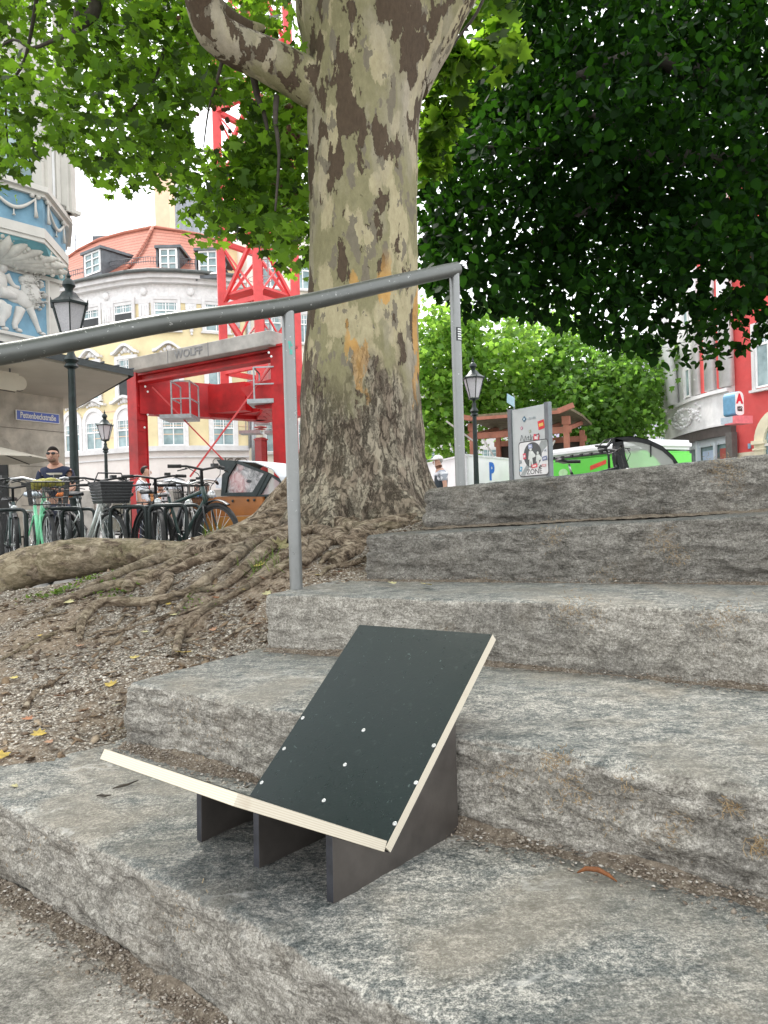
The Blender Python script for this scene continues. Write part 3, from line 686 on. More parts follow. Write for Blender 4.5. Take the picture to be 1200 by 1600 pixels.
twig([tr(260, 60, 4.6), tr(240, 130, 4.6), tr(190, 190, 4.7), tr(150, 260, 4.8)], .012, .004, 7)
twig([tr(60, -20, 4.8), tr(40, 90, 4.9), tr(10, 150, 5), tr(15, 260, 5)], .014, .004, 8)
twig([tr(770, -40, 4.4), tr(745, 20, 4.4), tr(715, 60, 4.4), tr(690, 100, 4.4)], .012, .004, 9)

def hr(px, py, r, sink=.20):      # point on the mound, root centre
    h = hit(px, py); h.z += r*(1-sink*2)*.9; return h
def root(pts, rs, seed, flat=.8, n=20, amp=.14, mt=None):
    q = []
    for i, t in enumerate(pts):
        if len(t) == 3: q.append(P(*t))
        else: q.append(hr(t[0], t[1], rs[i]))
    organic_obj('root', mt or ROOTM, TREE, q, rs, n, .014, amp, seed, flat, 11, None, .22 if max(rs) < .09 else .10)
root([(-90, 935, 3.75), (0, 905, 3.72), (50, 885, 3.72), (112, 873, 3.70), (190, 865, 3.70), (250, 862, 3.66), (300, 862, 3.6), (340, 862, 3.5)], [.13, .112, .103, .103, .082, .058, .045, .03], 21, .95, 44, .10, ROOTB)
root([(490, 800, 3.75), (440, 815, 3.66), (395, 838, 3.55), (350, 850, 3.45), (310, 868, 3.3), (272, 885, 3.15), (230, 908, 3.0), (170, 925), (110, 940), (70, 965)], [.13, .105, .090, .085, .062, .046, .035, .024, .016, .009], 22, .8, 36, .14)
root([(500, 742, 3.85), (455, 775, 3.88), (420, 806, 3.92), (385, 826, 3.95), (330, 842, 4.0), (270, 856, 4.05)], [.10, .088, .065, .048, .038, .02], 23, 1., 30, .12)
root([(450, 845), (400, 858), (368, 880), (332, 905), (292, 930), (232, 945), (160, 952), (130, 975), (125, 1000)], [.045, .032, .028, .026, .022, .022, .024, .018, .008], 24, .8, 20, .18)
root([(455, 885), (420, 905), (368, 931), (314, 962), (284, 990), (274, 1030)], [.016, .018, .017, .017, .018, .013], 25, .8, 14, .25)
root([(345, 870), (280, 872), (235, 883), (207, 893), (160, 915), (120, 938), (84, 957)], [.05, .042, .034, .026, .024, .022, .012], 26, .8, 18, .18)
root([(200, 930), (205, 912), (230, 903), (258, 902), (262, 915), (245, 935), (238, 962)], [.020, .030, .030, .026, .024, .018, .008], 27, .9, 18, .18)
root([(385, 868), (330, 880), (280, 893), (235, 900)], [.036, .034, .028, .012], 28, .8, 18, .2)
root([(0, 1030), (40, 1010), (80, 996), (125, 982), (150, 970)], [.006, .009, .009, .008, .004], 29, .9, 10, .25)
root([(38, 1102), (55, 1080), (80, 1062), (112, 1045)], [.009, .008, .006, .003], 30, 1., 8, .3)
root([(650, 808, 3.45), (615, 818, 3.4), (585, 826, 3.35), (545, 836, 3.3), (500, 852, 3.1), (470, 872, 2.95)], [.03, .05, .055, .060, .055, .035], 31, .8, 24, .2)
root([(655, 822, 3.2), (610, 836, 3.15), (575, 848, 3.0), (548, 862, 2.9), (520, 880, 2.8)], [.03, .04, .05, .045, .022], 32, .9, 24, .22)
root([(572, 873, 2.7), (545, 884), (515, 893), (500, 905)], [.014, .013, .011, .006], 33, .8, 12, .2)
root([(500, 815, 3.62), (470, 840, 3.4), (430, 862), (385, 895), (350, 918), (300, 925)], [.05, .046, .036, .024, .018, .008], 34, .8, 20, .2)
root([(560, 800, 3.62), (545, 822, 3.5), (520, 845, 3.25), (495, 868), (470, 895)], [.06, .052, .045, .03, .015], 35, .9, 22, .2)
root([(455, 868), (430, 884), (405, 905), (378, 918)], [.020, .019, .016, .008], 36, .8, 14, .2)
root([(300, 925), (282, 950), (255, 968), (200, 985), (140, 1000)], [.009, .010, .009, .007, .004], 37, .9, 10, .3)
root([(240, 962), (210, 975), (180, 1000), (140, 1040)], [.006, .007, .006, .003], 38, .9, 8, .3)
for i, (pp, r0) in enumerate([([(480, 822), (500, 828), (528, 826), (556, 832), (590, 838)], .035), ([(470, 845), (492, 838), (520, 846), (540, 858), (556, 866)], .032), ([(600, 822), (575, 834), (556, 850), (548, 868)], .038), ([(485, 880), (500, 866), (516, 856), (540, 850)], .026),
                              ([(640, 820), (622, 828), (600, 832), (575, 830)], .030), ([(430, 858), (450, 850), (468, 858), (480, 876)], .030), ([(545, 872), (530, 868), (512, 874), (500, 886)], .020)]):
    root(pp, [r0*.6]+[r0*rnd.uniform(.8, 1.15) for _ in pp[1:-1]]+[r0*.35], 80+i, .85, 18, .24)
for i in range(7):
    a = rnd.uniform(20, 400); b = rnd.uniform(930, 1010); q = [(a+k*rnd.uniform(14, 28), b-k*rnd.uniform(4, 11)) for k in range(4)]
    if q[-1][0] < 440: root(q, [.0035, .007, .006, .002], 50+i, .9, 7, .3)

# ------------------------------------------------------------------ leaves
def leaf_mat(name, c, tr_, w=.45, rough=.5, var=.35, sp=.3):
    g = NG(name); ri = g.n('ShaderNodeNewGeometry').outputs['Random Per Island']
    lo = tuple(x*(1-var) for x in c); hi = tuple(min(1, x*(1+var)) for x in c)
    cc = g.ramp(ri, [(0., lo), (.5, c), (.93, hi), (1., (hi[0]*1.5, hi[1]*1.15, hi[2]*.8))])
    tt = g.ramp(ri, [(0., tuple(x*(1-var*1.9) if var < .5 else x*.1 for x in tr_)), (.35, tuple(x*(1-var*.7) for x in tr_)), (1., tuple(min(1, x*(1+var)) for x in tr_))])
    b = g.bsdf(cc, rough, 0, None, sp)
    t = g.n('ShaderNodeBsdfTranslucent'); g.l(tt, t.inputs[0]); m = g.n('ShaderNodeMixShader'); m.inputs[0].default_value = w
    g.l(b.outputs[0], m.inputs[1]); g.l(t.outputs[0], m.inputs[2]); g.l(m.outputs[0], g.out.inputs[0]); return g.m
L_PLANE = leaf_mat('plane leaf', (.055, .12, .014), (.24, .44, .025), .55, .5, .48)
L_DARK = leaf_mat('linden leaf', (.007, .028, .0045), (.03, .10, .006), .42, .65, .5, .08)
L_MID = leaf_mat('maple leaf', (.12, .24, .04), (.36, .62, .08), .55)
# 5-lobed plane leaf outline (unit size, stem at the origin, tip towards +y)
_half = [(0, 1.0), (.11, .74), (.20, .62), (.30, .66), (.50, .72), (.42, .50), (.40, .40), (.56, .30), (.66, .16), (.42, .10), (.26, -.02), (.10, .06)]
PL = np.array([(x, y, 0) for x, y in _half]+[(0, .0, 0)]+[(-x, y, 0) for x, y in _half[:0:-1]])
_simple = [(0, 1.), (.26, .72), (.40, .40), (.30, .08)]
SL = np.array([(x, y, 0) for x, y in _simple]+[(0, 0, 0)]+[(-x, y, 0) for x, y in _simple[:0:-1]])
_s3 = [(0, 1.), (.16, .62), (.46, .66), (.34, .34), (.5, .12), (.16, .02)]
ML = np.array([(x, y, 0) for x, y in _s3]+[(0, 0, 0)]+[(-x, y, 0) for x, y in _s3[:0:-1]])
def leaves(name, C, size, mat, parent, tmpl, rs, droop=.9, axis=None):
    """one leaf per row of C; each hangs tip-down with random heading and curl"""
    n = len(C); k = len(tmpl); yaw = rs.uniform(0, 2*PI, n); pit = rs.normal(-droop, .45, n); rol = rs.normal(0, .55, n); s = size*rs.uniform(.55, 1.35, n)
    T = tmpl.copy(); T = np.repeat(T[None], n, 0)
    cup = rs.normal(.15, .18, n)[:, None]; T[..., 2] = cup*(T[..., 0]**2*1.6+(T[..., 1]-.4)**2*.9)-np.abs(T[..., 0])*rs.uniform(-.1, .35, n)[:, None]
    T *= s[:, None, None]
    def rot(a, i, j, A):
        c, s_ = np.cos(a)[:, None], np.sin(a)[:, None]; x = A[..., i].copy(); y = A[..., j].copy(); A[..., i] = c*x-s_*y; A[..., j] = s_*x+c*y
    rot(rol, 0, 2, T); rot(pit, 1, 2, T); rot(yaw, 0, 1, T)
    V = (T+C[:, None]).reshape(-1, 3); I = np.arange(n*k).reshape(n, k)
    me = mesh_np(name, V, I)
    return link(name, me, mat, parent, False)
def clumps(cl, rs, per, spread_len=.35):
    """cl: list of (centre, radius xyz, count of twigs). leaves strung along short drooping twigs inside each clump"""
    out = []
    for (c, r, nt_) in cl:
        c = np.array(c); r = np.array(r)
        p = rs.normal(0, 1, (nt_, 3)); p /= np.linalg.norm(p, axis=1)[:, None]; p *= rs.uniform(.15, 1, (nt_, 1))**.45; p = c+p*r
        d = rs.normal(0, 1, (nt_, 3)); d[:, 2] = d[:, 2]*.4-.35; d /= np.linalg.norm(d, axis=1)[:, None]
        t = rs.uniform(0, 1, (nt_, per, 1)); q = p[:, None]+d[:, None]*t*spread_len*np.mean(r)*2+rs.normal(0, .05*np.mean(r)*2, (nt_, per, 3))
        q[..., 2] -= (t[..., 0]**2)*.25*np.mean(r); out.append(q.reshape(-1, 3))
    return np.vstack(out)
def to_px(Q):
    X = Q[:, 0]; Y = np.maximum(Q[:, 1], .01); Z = Q[:, 2]
    return 600+FPX*(X*_c-Z*_s)/Y, 800-FPX*(X*_s+Z*_c)/Y
rs = np.random.RandomState(11)
# plane crown: boughs hanging to the left of the trunk (px, py, distance, radius px, twigs)
BL = [(-30, 40, 4.6, 130, 60), (60, 20, 4.4, 120, 52), (150, 30, 4.9, 110, 52), (240, 30, 4.6, 110, 50), (30, 130, 5.2, 100, 50), (120, 120, 4.6, 95, 46), (210, 120, 5.2, 95, 44), (280, 110, 4.3, 70, 26),
      (-10, 215, 5., 85, 40), (75, 190, 5.4, 80, 36), (160, 205, 4.9, 75, 34), (240, 200, 5.2, 75, 34), (320, 190, 4.7, 70, 26), (390, 200, 4.3, 60, 26), (440, 225, 4.4, 60, 26),
      (5, 275, 4.9, 42, 14), (150, 270, 5.0, 45, 20), (175, 300, 5., 32, 9), (230, 275, 5.1, 45, 20), (295, 255, 4.9, 45, 18), (360, 270, 4.4, 55, 28), (420, 290, 4.2, 55, 32), (400, 335, 4.3, 40, 18), (450, 330, 4.2, 42, 20), (375, 350, 4.3, 30, 9),
      (300, 372, 4.3, 24, 5), (340, 365, 4.3, 20, 4), (455, 380, 4.2, 28, 9), (462, 415, 4.2, 18, 4), (380, 35, 4.9, 70, 12), (440, 40, 4.7, 60, 10), (460, 90, 4.8, 40, 7), (405, 385, 4.25, 18, 3)]
nt_ = 2900; tx = rs.uniform(-130, 492, nt_); ty = rs.uniform(-150, 440, nt_); tY = rs.uniform(3.9, 6.2, nt_)
lim = np.interp(tx, [-100, 0, 25, 60, 105, 150, 200, 232, 262, 285, 300, 340, 375, 420, 460, 490], [310, 285, 285, 215, 215, 280, 305, 280, 270, 350, 360, 350, 340, 375, 410, 415])
tx[:190] = rs.uniform(330, 480, 190); ty[:190] = rs.uniform(130, 400, 190); tY[:190] = rs.uniform(4.0, 4.7, 190)
k = ty < lim-rs.uniform(0, 26, nt_); tx, ty, tY = tx[k], ty[k], tY[k]
C0 = np.array([tuple(P(a_, b_, c_)) for a_, b_, c_ in zip(tx, ty, tY)])
k = fbm(C0, 1.9, 2, 93) > -.26; C0 = C0[k]; n_ = len(C0)
d = rs.normal(0, 1, (n_, 3)); d[:, 2] = -np.abs(d[:, 2])*.5-.15; d /= np.linalg.norm(d, axis=1)[:, None]
t_ = rs.uniform(0, 1, (n_, 9, 1)); Q = (C0[:, None]+d[:, None]*t_*.30+rs.normal(0, .045, (n_, 9, 3))).reshape(-1, 3)
px, py = to_px(Q)
keep = py < np.interp(px, [-100, 0, 25, 60, 105, 150, 200, 232, 262, 285, 300, 340, 375, 420, 460, 490], [330, 300, 312, 230, 235, 300, 330, 300, 290, 385, 400, 385, 370, 400, 435, 440])
keep &= ~((px > 478) & (px < 655) & (Q[:, 1] < 4.4))
keep &= ~((px > 330) & (py < 150) & (rs.uniform(0, 1, len(px)) < .35)); keep &= ~((np.abs(px-340) < 40) & (np.abs(py-185) < 26)) & ~((np.abs(px-330) < 30) & (np.abs(py-215) < 16))
keep &= fbm(Q, 4.2, 2, 91) > -.42
Q = Q[keep]; Q = Q[np.argsort(-Q[:, 1])]
half = len(Q)//2
leaves('crown', Q, .060, L_PLANE, TREE, PL, rs, .75)
# bough leaves right of the trunk and the boughs above the frame (they shade the steps from above)
cl = []
for (px_, py_, Y, r, k) in [(705, 60, 5.4, 45, 16), (690, 140, 6.0, 40, 18), (675, 190, 6., 30, 14), (760, 20, 5.2, 60, 16), (675, 250, 6.2, 26, 10)]:
    c = P(px_, py_, Y); R = r/FPX*Y; cl.append(((c.x, c.y, c.z), (R, R*1.4, R), k))
for (x, y, z, r, k) in [(-1.6, 4.2, 6.6, 1.2, 50), (0.2, 4.6, 6.4, 1.5, 90), (-.2, 2.6, 6.2, 1.2, 60), (1.8, 4.2, 6.4, 1.4, 70), (1.6, 2.4, 6.8, 1.2, 40)]:
    cl.append(((x, y, z), (r, r, r*.5), k))
Q = clumps(cl, rs, 8, .3)
leaves('crown', Q, .12, L_PLANE, TREE, PL, rs, .6)
# the crown overhead, towards the camera and to its left (outside the frame, seen in the board's sheen)
cl = []
for k in range(60):
    x, y, z = rs.uniform(-7.5, 1.5), rs.uniform(-1.5, 4.2), rs.uniform(4.2, 6.5)
    if z/max(y, .1) < 1.0 or math.hypot(x+3.8*z/4.6, y-3.2*z/4.6) < .75: continue  # gap shaped in the unseen leaves so bright sky reflects in the board
    cl.append(((x, y, z), (.75, .75, .4), 26))
Q = clumps(cl, rs, 8, .3); leaves('crown', Q, .15, L_PLANE, TREE, PL, rs, .5)
# brown seed clusters
for (px_, py_, Y) in ((342, 145, 4.5), (348, 165, 4.5), (447, 240, 4.2), (452, 185, 4.3), (455, 215, 4.2), (305, 175, 4.8), (450, 290, 4.2), (440, 300, 4.2), (285, 60, 4.5)):
    c = P(px_, py_, Y); m = MB()
    for k in range(9):
        q = c+Vector((rnd.gauss(0, .03), rnd.gauss(0, .03), rnd.gauss(0, .05))); m.ball(q, rnd.uniform(.010, .018), 6, (1, 1, rnd.uniform(.6, 1.4)))
    m.build('seed_cluster', simple('dry seed brown', (.16, .085, .045), .9, 0, .4, 60), TREE, True)

# dark linden on the right
DK = thing('linden_tree', 'dark dense leafy tree overhanging the right half, its trunk beyond the right edge', 'tree', (6.1, 8.6, -.62))
DT = simple('linden bark', (.045, .038, .03), .92, 0, .3, 10, .6, 40)
tb = Vector((6.1, 8.6, -.7))
organic_obj('trunk', DT, DK, [tb, tb+Vector((.1, 0, 2)), tb+Vector((-.15, 0, 4)), tb+Vector((-.1, 0, 7)), tb+Vector((0, .2, 10))], [.42, .34, .31, .24, .12], 28, .1, .12, 41)
def Dp(px, py, Y): return P(px, py, Y)
for i, (pp, rr) in enumerate([([Vector((6.0, 8.6, 3.2)), Dp(1180, 260, 8.3), Dp(1080, 245, 8.0), Dp(950, 243, 7.7), Dp(820, 235, 7.4), Dp(700, 225, 7.2)], [.16, .11, .07, .055, .03, .01]),
                              ([Vector((6.0, 8.6, 3.9)), Dp(1120, 130, 8.5), Dp(1000, 90, 8.2), Dp(880, 130, 7.8), Dp(760, 170, 7.5)], [.15, .11, .08, .05, .015]),
                              ([Dp(1080, 246, 8.), Dp(980, 300, 7.7), Dp(900, 340, 7.5), Dp(820, 400, 7.4)], [.06, .045, .03, .01]),
                              ([Dp(1120, 330, 8.3), Dp(1040, 400, 7.9), Dp(980, 470, 7.7)], [.07, .04, .01]),
                              ([Dp(960, 200, 7.8), Dp(880, 160, 7.7), Dp(820, 140, 7.6), Dp(740, 80, 7.5)], [.05, .035, .025, .01])]):
    organic_obj('limb', DT, DK, pp, rr, 10, .12, .15, 60+i)
cl = []
for gx in range(9):
    for gy in range(9):
        px_ = 650+gx*80+rs.uniform(-25, 25); py_ = -60+gy*75+rs.uniform(-25, 25)
        lim = np.interp(px_, [640, 700, 780, 900, 1000, 1100, 1200, 1300], [440, 465, 480, 520, 545, 550, 505, 500])
        if py_ > lim-8: continue
        Y = rs.uniform(7.2, 9.2)-.6*(py_/500); c = P(px_, py_, Y); R = rs.uniform(.45, .75)
        cl.append(((c.x, c.y, c.z), (R, R*1.3, R*.8), 66))
for k in range(26):   # fill behind and above
    c = P(rs.uniform(700, 1400), rs.uniform(-500, 420), rs.uniform(9, 11.5)); cl.append(((c.x, c.y, c.z), (1.1, 1.2, .8), 110))
Q = clumps(cl, rs, 9, .3); px, py = to_px(Q)
lim = np.interp(px, [600, 640, 680, 720, 780, 850, 930, 1000, 1040, 1100, 1140, 1200, 1400], [430, 455, 485, 505, 500, 525, 552, 572, 590, 590, 570, 540, 520])
e = np.stack([px/38., py*0, py*0], -1); keep = (py < lim-14+26*fbm(e, 1, 3, 77)) & (px > 655+18*fbm(np.stack([py/40., 0*py, 0*py], -1), 1, 3, 78)-np.clip((120-py)*-.0, 0, 1))
hole = fbm(np.stack([px/26., py/26., 0*px], -1), 1, 3, 79); zone = np.exp(-((px-1110)/110)**2-((py-470)/75)**2)
keep &= ~((hole > .30) & (zone > .45)) & ~((px < 760) & (py < 170) & (px < 700+.55*(170-py)*rs.uniform(.5, 1.2, len(px))))
Q = Q[keep]
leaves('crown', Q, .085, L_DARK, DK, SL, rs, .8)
print('dark leaves', len(Q))

# mid-distance bright trees behind the pavilion
def far_tree(name, label, base, cl, n, size, mat, tmpl, seed, th=7, tr_=.3, grp=None):
    rr = np.random.RandomState(seed); T = thing(name, label, 'tree', base, 0, grp)
    b = Vector(base); organic_obj('trunk', DT, T, [b, b+Vector((.1, 0, th*.4)), b+Vector((-.1, .1, th*.75)), b+Vector((.1, 0, th))], [tr_, tr_*.8, tr_*.6, tr_*.3], 14, .2, .1, seed)
    c0 = [((c.x, c.y, c.z), (R, R, R*.8), int(k)) for c, R, k in cl]
    for i, (c, R, k) in enumerate(cl[:6]):
        organic_obj('limb', DT, T, [b+Vector((0, 0, th*.45)), b.lerp(c, .5)+Vector((0, 0, th*.25)), c], [tr_*.45, tr_*.3, tr_*.08], 7, .3, .1, seed+i)
    Q = clumps(c0, rr, n, .3); leaves('crown', Q, size, mat, T, tmpl, rr, .8); return T
cc = []
for (px_, py_, R, k) in [(690, 560, 1.5, 130), (740, 520, 1.6, 120), (720, 610, 1.4, 110), (790, 560, 1.5, 120), (670, 640, 1.2, 90), (700, 680, 1.1, 70), (760, 620, 1.4, 90), (690, 500, 1.2, 80), (850, 520, 1.5, 90)]:
    Y_ = 31.5+rs.uniform(-1.5, 2); cc.append((P(px_, py_, Y_), R*1.15, k*1.25))
far_tree('maple_tree', 'bright green tree behind the timber shelter, just right of the big trunk', (P(720, 800, 32).x, 32, -.62), cc, 9, .24, L_MID, ML, 201, 7, .28, None)
cc = []
for (px_, py_, R, k) in [(860, 575, 1.5, 130), (920, 560, 1.7, 130), (900, 620, 1.5, 120), (960, 610, 1.6, 120), (1000, 570, 1.4, 90), (930, 660, 1.3, 100), (1000, 650, 1.1, 70), (970, 690, 1.0, 50), (830, 640, 1.2, 70), (1015, 610, 1.0, 60)]:
    Y_ = 30.5+rs.uniform(-1.5, 2); cc.append((P(px_, py_, Y_), R*1.12, k*1.25))
far_tree('maple_tree', 'mid green tree between the timber shelter and the rounded red and white house', (P(930, 800, 31).x, 31, -.62), cc, 9, .22, leaf_mat('maple leaf deep', (.085, .18, .032), (.24, .48, .06), .5), ML, 202, 7, .28, None)

# ------------------------------------------------------------------ grit, chips, fallen leaves, weeds on the mound
def scatter(n, x0, x1, y0, y1, rs, dens=None):
    X = rs.uniform(x0, x1, n); Y = rs.uniform(y0, y1, n); k = right_of(X, Y) < .02
    if dens is not None: k &= rs.uniform(0, 1, n) < dens(X, Y)
    X, Y = X[k], Y[k]; return np.stack([X, Y, soil(X, Y)], -1)
OCT = np.array([(1, 0, 0), (0, 1, 0), (-1, 0, 0), (0, -1, 0), (0, 0, .7), (0, 0, -.7), (.7, .7, .25), (-.7, .7, -.2), (-.6, -.7, .25), (.7, -.7, -.2)], float)
OF = np.array([(4, 0, 6), (4, 6, 1), (4, 1, 7), (4, 7, 2), (4, 2, 8), (4, 8, 3), (4, 3, 9), (4, 9, 0), (5, 6, 0), (5, 1, 6), (5, 7, 1), (5, 2, 7), (5, 8, 2), (5, 3, 8), (5, 9, 3), (5, 0, 9)])
def pebbles(name, C, smin, smax, mat, rs, flat=.6, elong=1., lift=.2):
    n = len(C); T = np.repeat(OCT[None], n, 0)*rs.uniform(.75, 1.25, (n, len(OCT), 1)); s = smin+(smax-smin)*rs.uniform(0, 1, n)**2.5
    T *= (s[:, None]*np.stack([rs.uniform(.8, 1.3, n)*elong, np.ones(n), rs.uniform(.5, .9, n)*flat], -1))[:, None]
    a = rs.uniform(0, 2*PI, n)[:, None]; b = rs.normal(0, .35, n)[:, None]
    x, y, z = T[..., 0].copy(), T[..., 1].copy(), T[..., 2].copy(); x, z = np.cos(b)*x-np.sin(b)*z, np.sin(b)*x+np.cos(b)*z
    T = np.stack([np.cos(a)*x-np.sin(a)*y, np.sin(a)*x+np.cos(a)*y, z], -1)
    C = C.copy(); C[:, 2] += s*flat*lift
    V = (T+C[:, None]).reshape(-1, 3); Fc = (OF[None]+np.arange(n)[:, None, None]*len(OCT)).reshape(-1, 3)
    return link(name, mesh_np(name, V, Fc), mat, None, False)
def isl_mat(name, stops, rough=.85):
    g = NG(name); ri = g.n('ShaderNodeNewGeometry').outputs['Random Per Island']
    g.bsdf(g.mix(g.math('MULTIPLY', g.noise(g.obj, 300, 4, .7), .6), g.ramp(ri, stops), (.12, .09, .06)), rough, 0, None, .3); return g.m
GR = isl_mat('pale grit', [(0, (.25, .20, .155)), (.4, (.52, .46, .38)), (.7, (.70, .64, .55)), (1, (.82, .78, .70))])
CH = isl_mat('bark chips', [(0, (.05, .03, .02)), (.5, (.14, .09, .055)), (.85, (.26, .18, .11)), (1, (.45, .36, .26))])
rs2 = np.random.RandomState(5)
def band(X, Y):
    n = fbm(np.stack([X, Y, 0*X], -1), 2.2, 4, 31); d = (Y-2.12)-(X+.9)*.62; return np.clip(.16+1.1*np.exp(-(d/.22)**2)+.9*n, .02, 1)
o = pebbles('gravel', scatter(95000, -1.9, .3, 1.45, 3.6, rs2, band), .0014, .0062, GR, rs2, .7); tag(o, 'pale crushed gravel lying over the brown soil mound', 'gravel', kind='stuff')
o = pebbles('bark_mulch', scatter(15000, -2.2, .4, 1.45, 4.2, rs2, lambda X, Y: np.clip(.55-.8*fbm(np.stack([X, Y, 0*X], -1), 2.2, 4, 31), .1, 1)), .004, .013, CH, rs2, .35, 1.8, .4); tag(o, 'brown bark chips and mulch littering the soil mound', 'mulch', kind='stuff')
# grit along the step joints
def along(pts, z, n, w_, rs, s1=2.3):
    F_ = np.array(pts, float); seg = np.linalg.norm(np.diff(F_[:, :2], axis=0), axis=1); S = np.concatenate([[0], np.cumsum(seg)]); u = rs.uniform(0, min(s1, S[-1]), n); k = np.clip(np.searchsorted(S, u, 'right')-1, 0, len(seg)-1); t = ((u-S[k])/seg[k])[:, None]
    b = F_[k, :2]*(1-t)+F_[k+1, :2]*t; tn = (F_[k+1, :2]-F_[k, :2])/seg[k][:, None]; nn = np.stack([tn[:, 1], -tn[:, 0]], -1); q = np.abs(rs.normal(0, .5, n))
    zz = np.full(n, z)+.5*.028*np.clip(1-q, 0, 1)**1.5
    return np.column_stack([b+nn*(q*w_)[:, None], zz])
C = np.vstack([along(S1, -.724, 5000, .075, rs2), along(S2, -.563, 4200, .06, rs2), along(S3, -.403, 2200, .045, rs2), along(S4, -.234, 1200, .04, rs2)])
JG = isl_mat('joint grit', [(0, (.12, .09, .07)), (.5, (.30, .25, .20)), (.85, (.46, .41, .35)), (1, (.72, .68, .62))])
o = pebbles('step_grit', C, .0012, .0042, JG, rs2, .7); tag(o, 'fine loose grit collected in the inner corners of the stone steps', 'grit', kind='stuff')
# fallen leaves
FL = [simple('dry leaf %d' % i, c, .75, 0, .25, 40, .3, 120) for i, c in enumerate([(.42, .30, .06), (.30, .12, .05), (.46, .42, .22), (.36, .20, .12), (.50, .40, .12)])]
FD = [(440, 866, .085, 2, 'pale cream leaf lying upright left of the near handrail post'), (290, 1023, .055, 0, 'mustard yellow leaf at the end of the long thin root'), (8, 1195, .05, 0, 'yellow leaf on soil at the left photo edge'),
      (40, 1137, .035, 1, 'small rust brown leaf low on the mound near the left photo edge'), (168, 1077, .045, 0, 'ochre curled leaf left of the second step'), (400, 985, .05, 3, 'pinkish flat leaf just left of the third step'), (318, 1010, .03, 1, 'brown leaf fragment below the gravel band'),
      (355, 965, .035, 0, 'small yellow leaf on the gravel above the second step'), (245, 935, .045, 3, 'brown leaf beside the knobbly root loop'), (150, 955, .045, 2, 'pale leaf beside the lowest surface root'), (105, 952, .05, 2, 'yellowish leaf at the tip of the left root'), (195, 925, .04, 1, 'reddish leaf in the moss between two roots'),
      (415, 912, .04, 1, 'reddish brown leaf at the foot of the near post'), (360, 925, .05, 3, 'tan leaf on the long thin root'), (330, 985, .035, 3, 'tan leaf between gravel and third step'), (400, 893, .06, 4, 'orange brown leaf heap beside the weed by the post'),
      (385, 885, .055, 2, 'cream leaf among the roots left of the post'), (83, 1172, .03, 3, 'small tan leaf at the back edge of the lowest step'), (70, 905, .03, 2, 'tiny cream leaf under the big left root'), (270, 965, .03, 2, 'small pale leaf in the gravel below the roots')]
_kinds = [('ochre', 0), ('rust brown', 1), ('cream', 2), ('tan', 3), ('orange brown', 4)]
_spots = [(452, 872, 'by the post, on the root mass'), (432, 898, 'below the upright cream leaf'), (415, 935, 'left of the third step corner'), (385, 925, 'beside the long thin root'), (342, 940, 'under the long thin root'), (305, 1000, 'near the tip of the long thin root'), (275, 1008, 'above the back corner of the second step'), (225, 990, 'in the gravel band'), (205, 1035, 'in the gravel above the second step'), (180, 975, 'below the lowest surface root'),
          (120, 1010, 'on bare soil left of the gravel band'), (60, 1000, 'on bare soil near the left edge'), (30, 960, 'under the big left root'), (20, 1060, 'at the left edge by the thin twig root'), (95, 1090, 'right of the thin twig root'), (130, 1120, 'low on the mound'), (60, 1165, 'just above the lowest step'), (180, 1110, 'left of the second step end'), (190, 1145, 'at the second step end'), (340, 900, 'between two surface roots'), (290, 915, 'beside the root loop'), (262, 948, 'right of the root loop'), (215, 945, 'left of the root loop'), (500, 905, 'behind the third step'), (530, 898, 'behind the third step near the dark step')]
for i_, (a_, b_, w__) in enumerate(_spots):
    nm_, mi_ = _kinds[(i_*7+3) % 5]; FD.append((a_, b_, rnd.uniform(.022, .045), mi_, 'small %s leaf %s' % (nm_, w__)))
def mound_or_step(px, py):
    h = hit(px, py); return h
for i, (px_, py_, s, mi, lab) in enumerate(FD):
    T = PL.copy()*s*.8; T[:, 2] = (T[:, 0]**2)*rnd.uniform(2, 9)+(T[:, 1]-.3*s)**2*rnd.uniform(2, 8)
    h = mound_or_step(px_, py_); M = Matrix.Translation(h+Vector((0, 0, .008))) @ Matrix.Rotation(rnd.uniform(0, 6.3), 4, 'Z') @ Matrix.Rotation(rnd.uniform(.1, .5) if i else .9, 4, 'X')
    mb = MB(); n_ = len(T); cpt = Vector(T.mean(0)); mb.add([Vector(v) for v in T]+[cpt], [(k, (k+1) % n_, n_) for k in range(n_)], M)
    o = mb.build('fallen_leaf', FL[mi]); tag(o, lab, 'fallen leaf', 'fallen leaves on the soil mound')
def step_leaf(c, s, mi, lab, rot=0):
    T = PL.copy()*s*.8; T[:, 2] = (T[:, 0]**2)*30*.3/s*.03; mb = MB(); n_ = len(T); mb.add([Vector(v) for v in T]+[Vector(T.mean(0))], [(k, (k+1) % n_, n_) for k in range(n_)], Matrix.Translation(c) @ Matrix.Rotation(rot, 4, 'Z') @ Matrix.Rotation(.25, 4, 'X'))
    tag(mb.build('fallen_leaf', FL[mi]), lab, 'fallen leaf', 'fallen leaves on the steps')
step_leaf(G(617, 912, -.225), .035, 2, 'small yellow leaf on the back of the third step tread, below the dark riser', 1)
step_leaf(G(672, 914, -.225), .045, 4, 'curled pale leaf on the third step tread, right of the yellow one', 2)
step_leaf(G(1160, 1267, -.46)*.995, .016, 2, 'tiny pale leaf scrap stuck on the second riser at the right', 2)
step_leaf(G(28, 1228, -.562), .022, 2, 'tiny curled leaf on the lowest step near the left photo edge', 2)
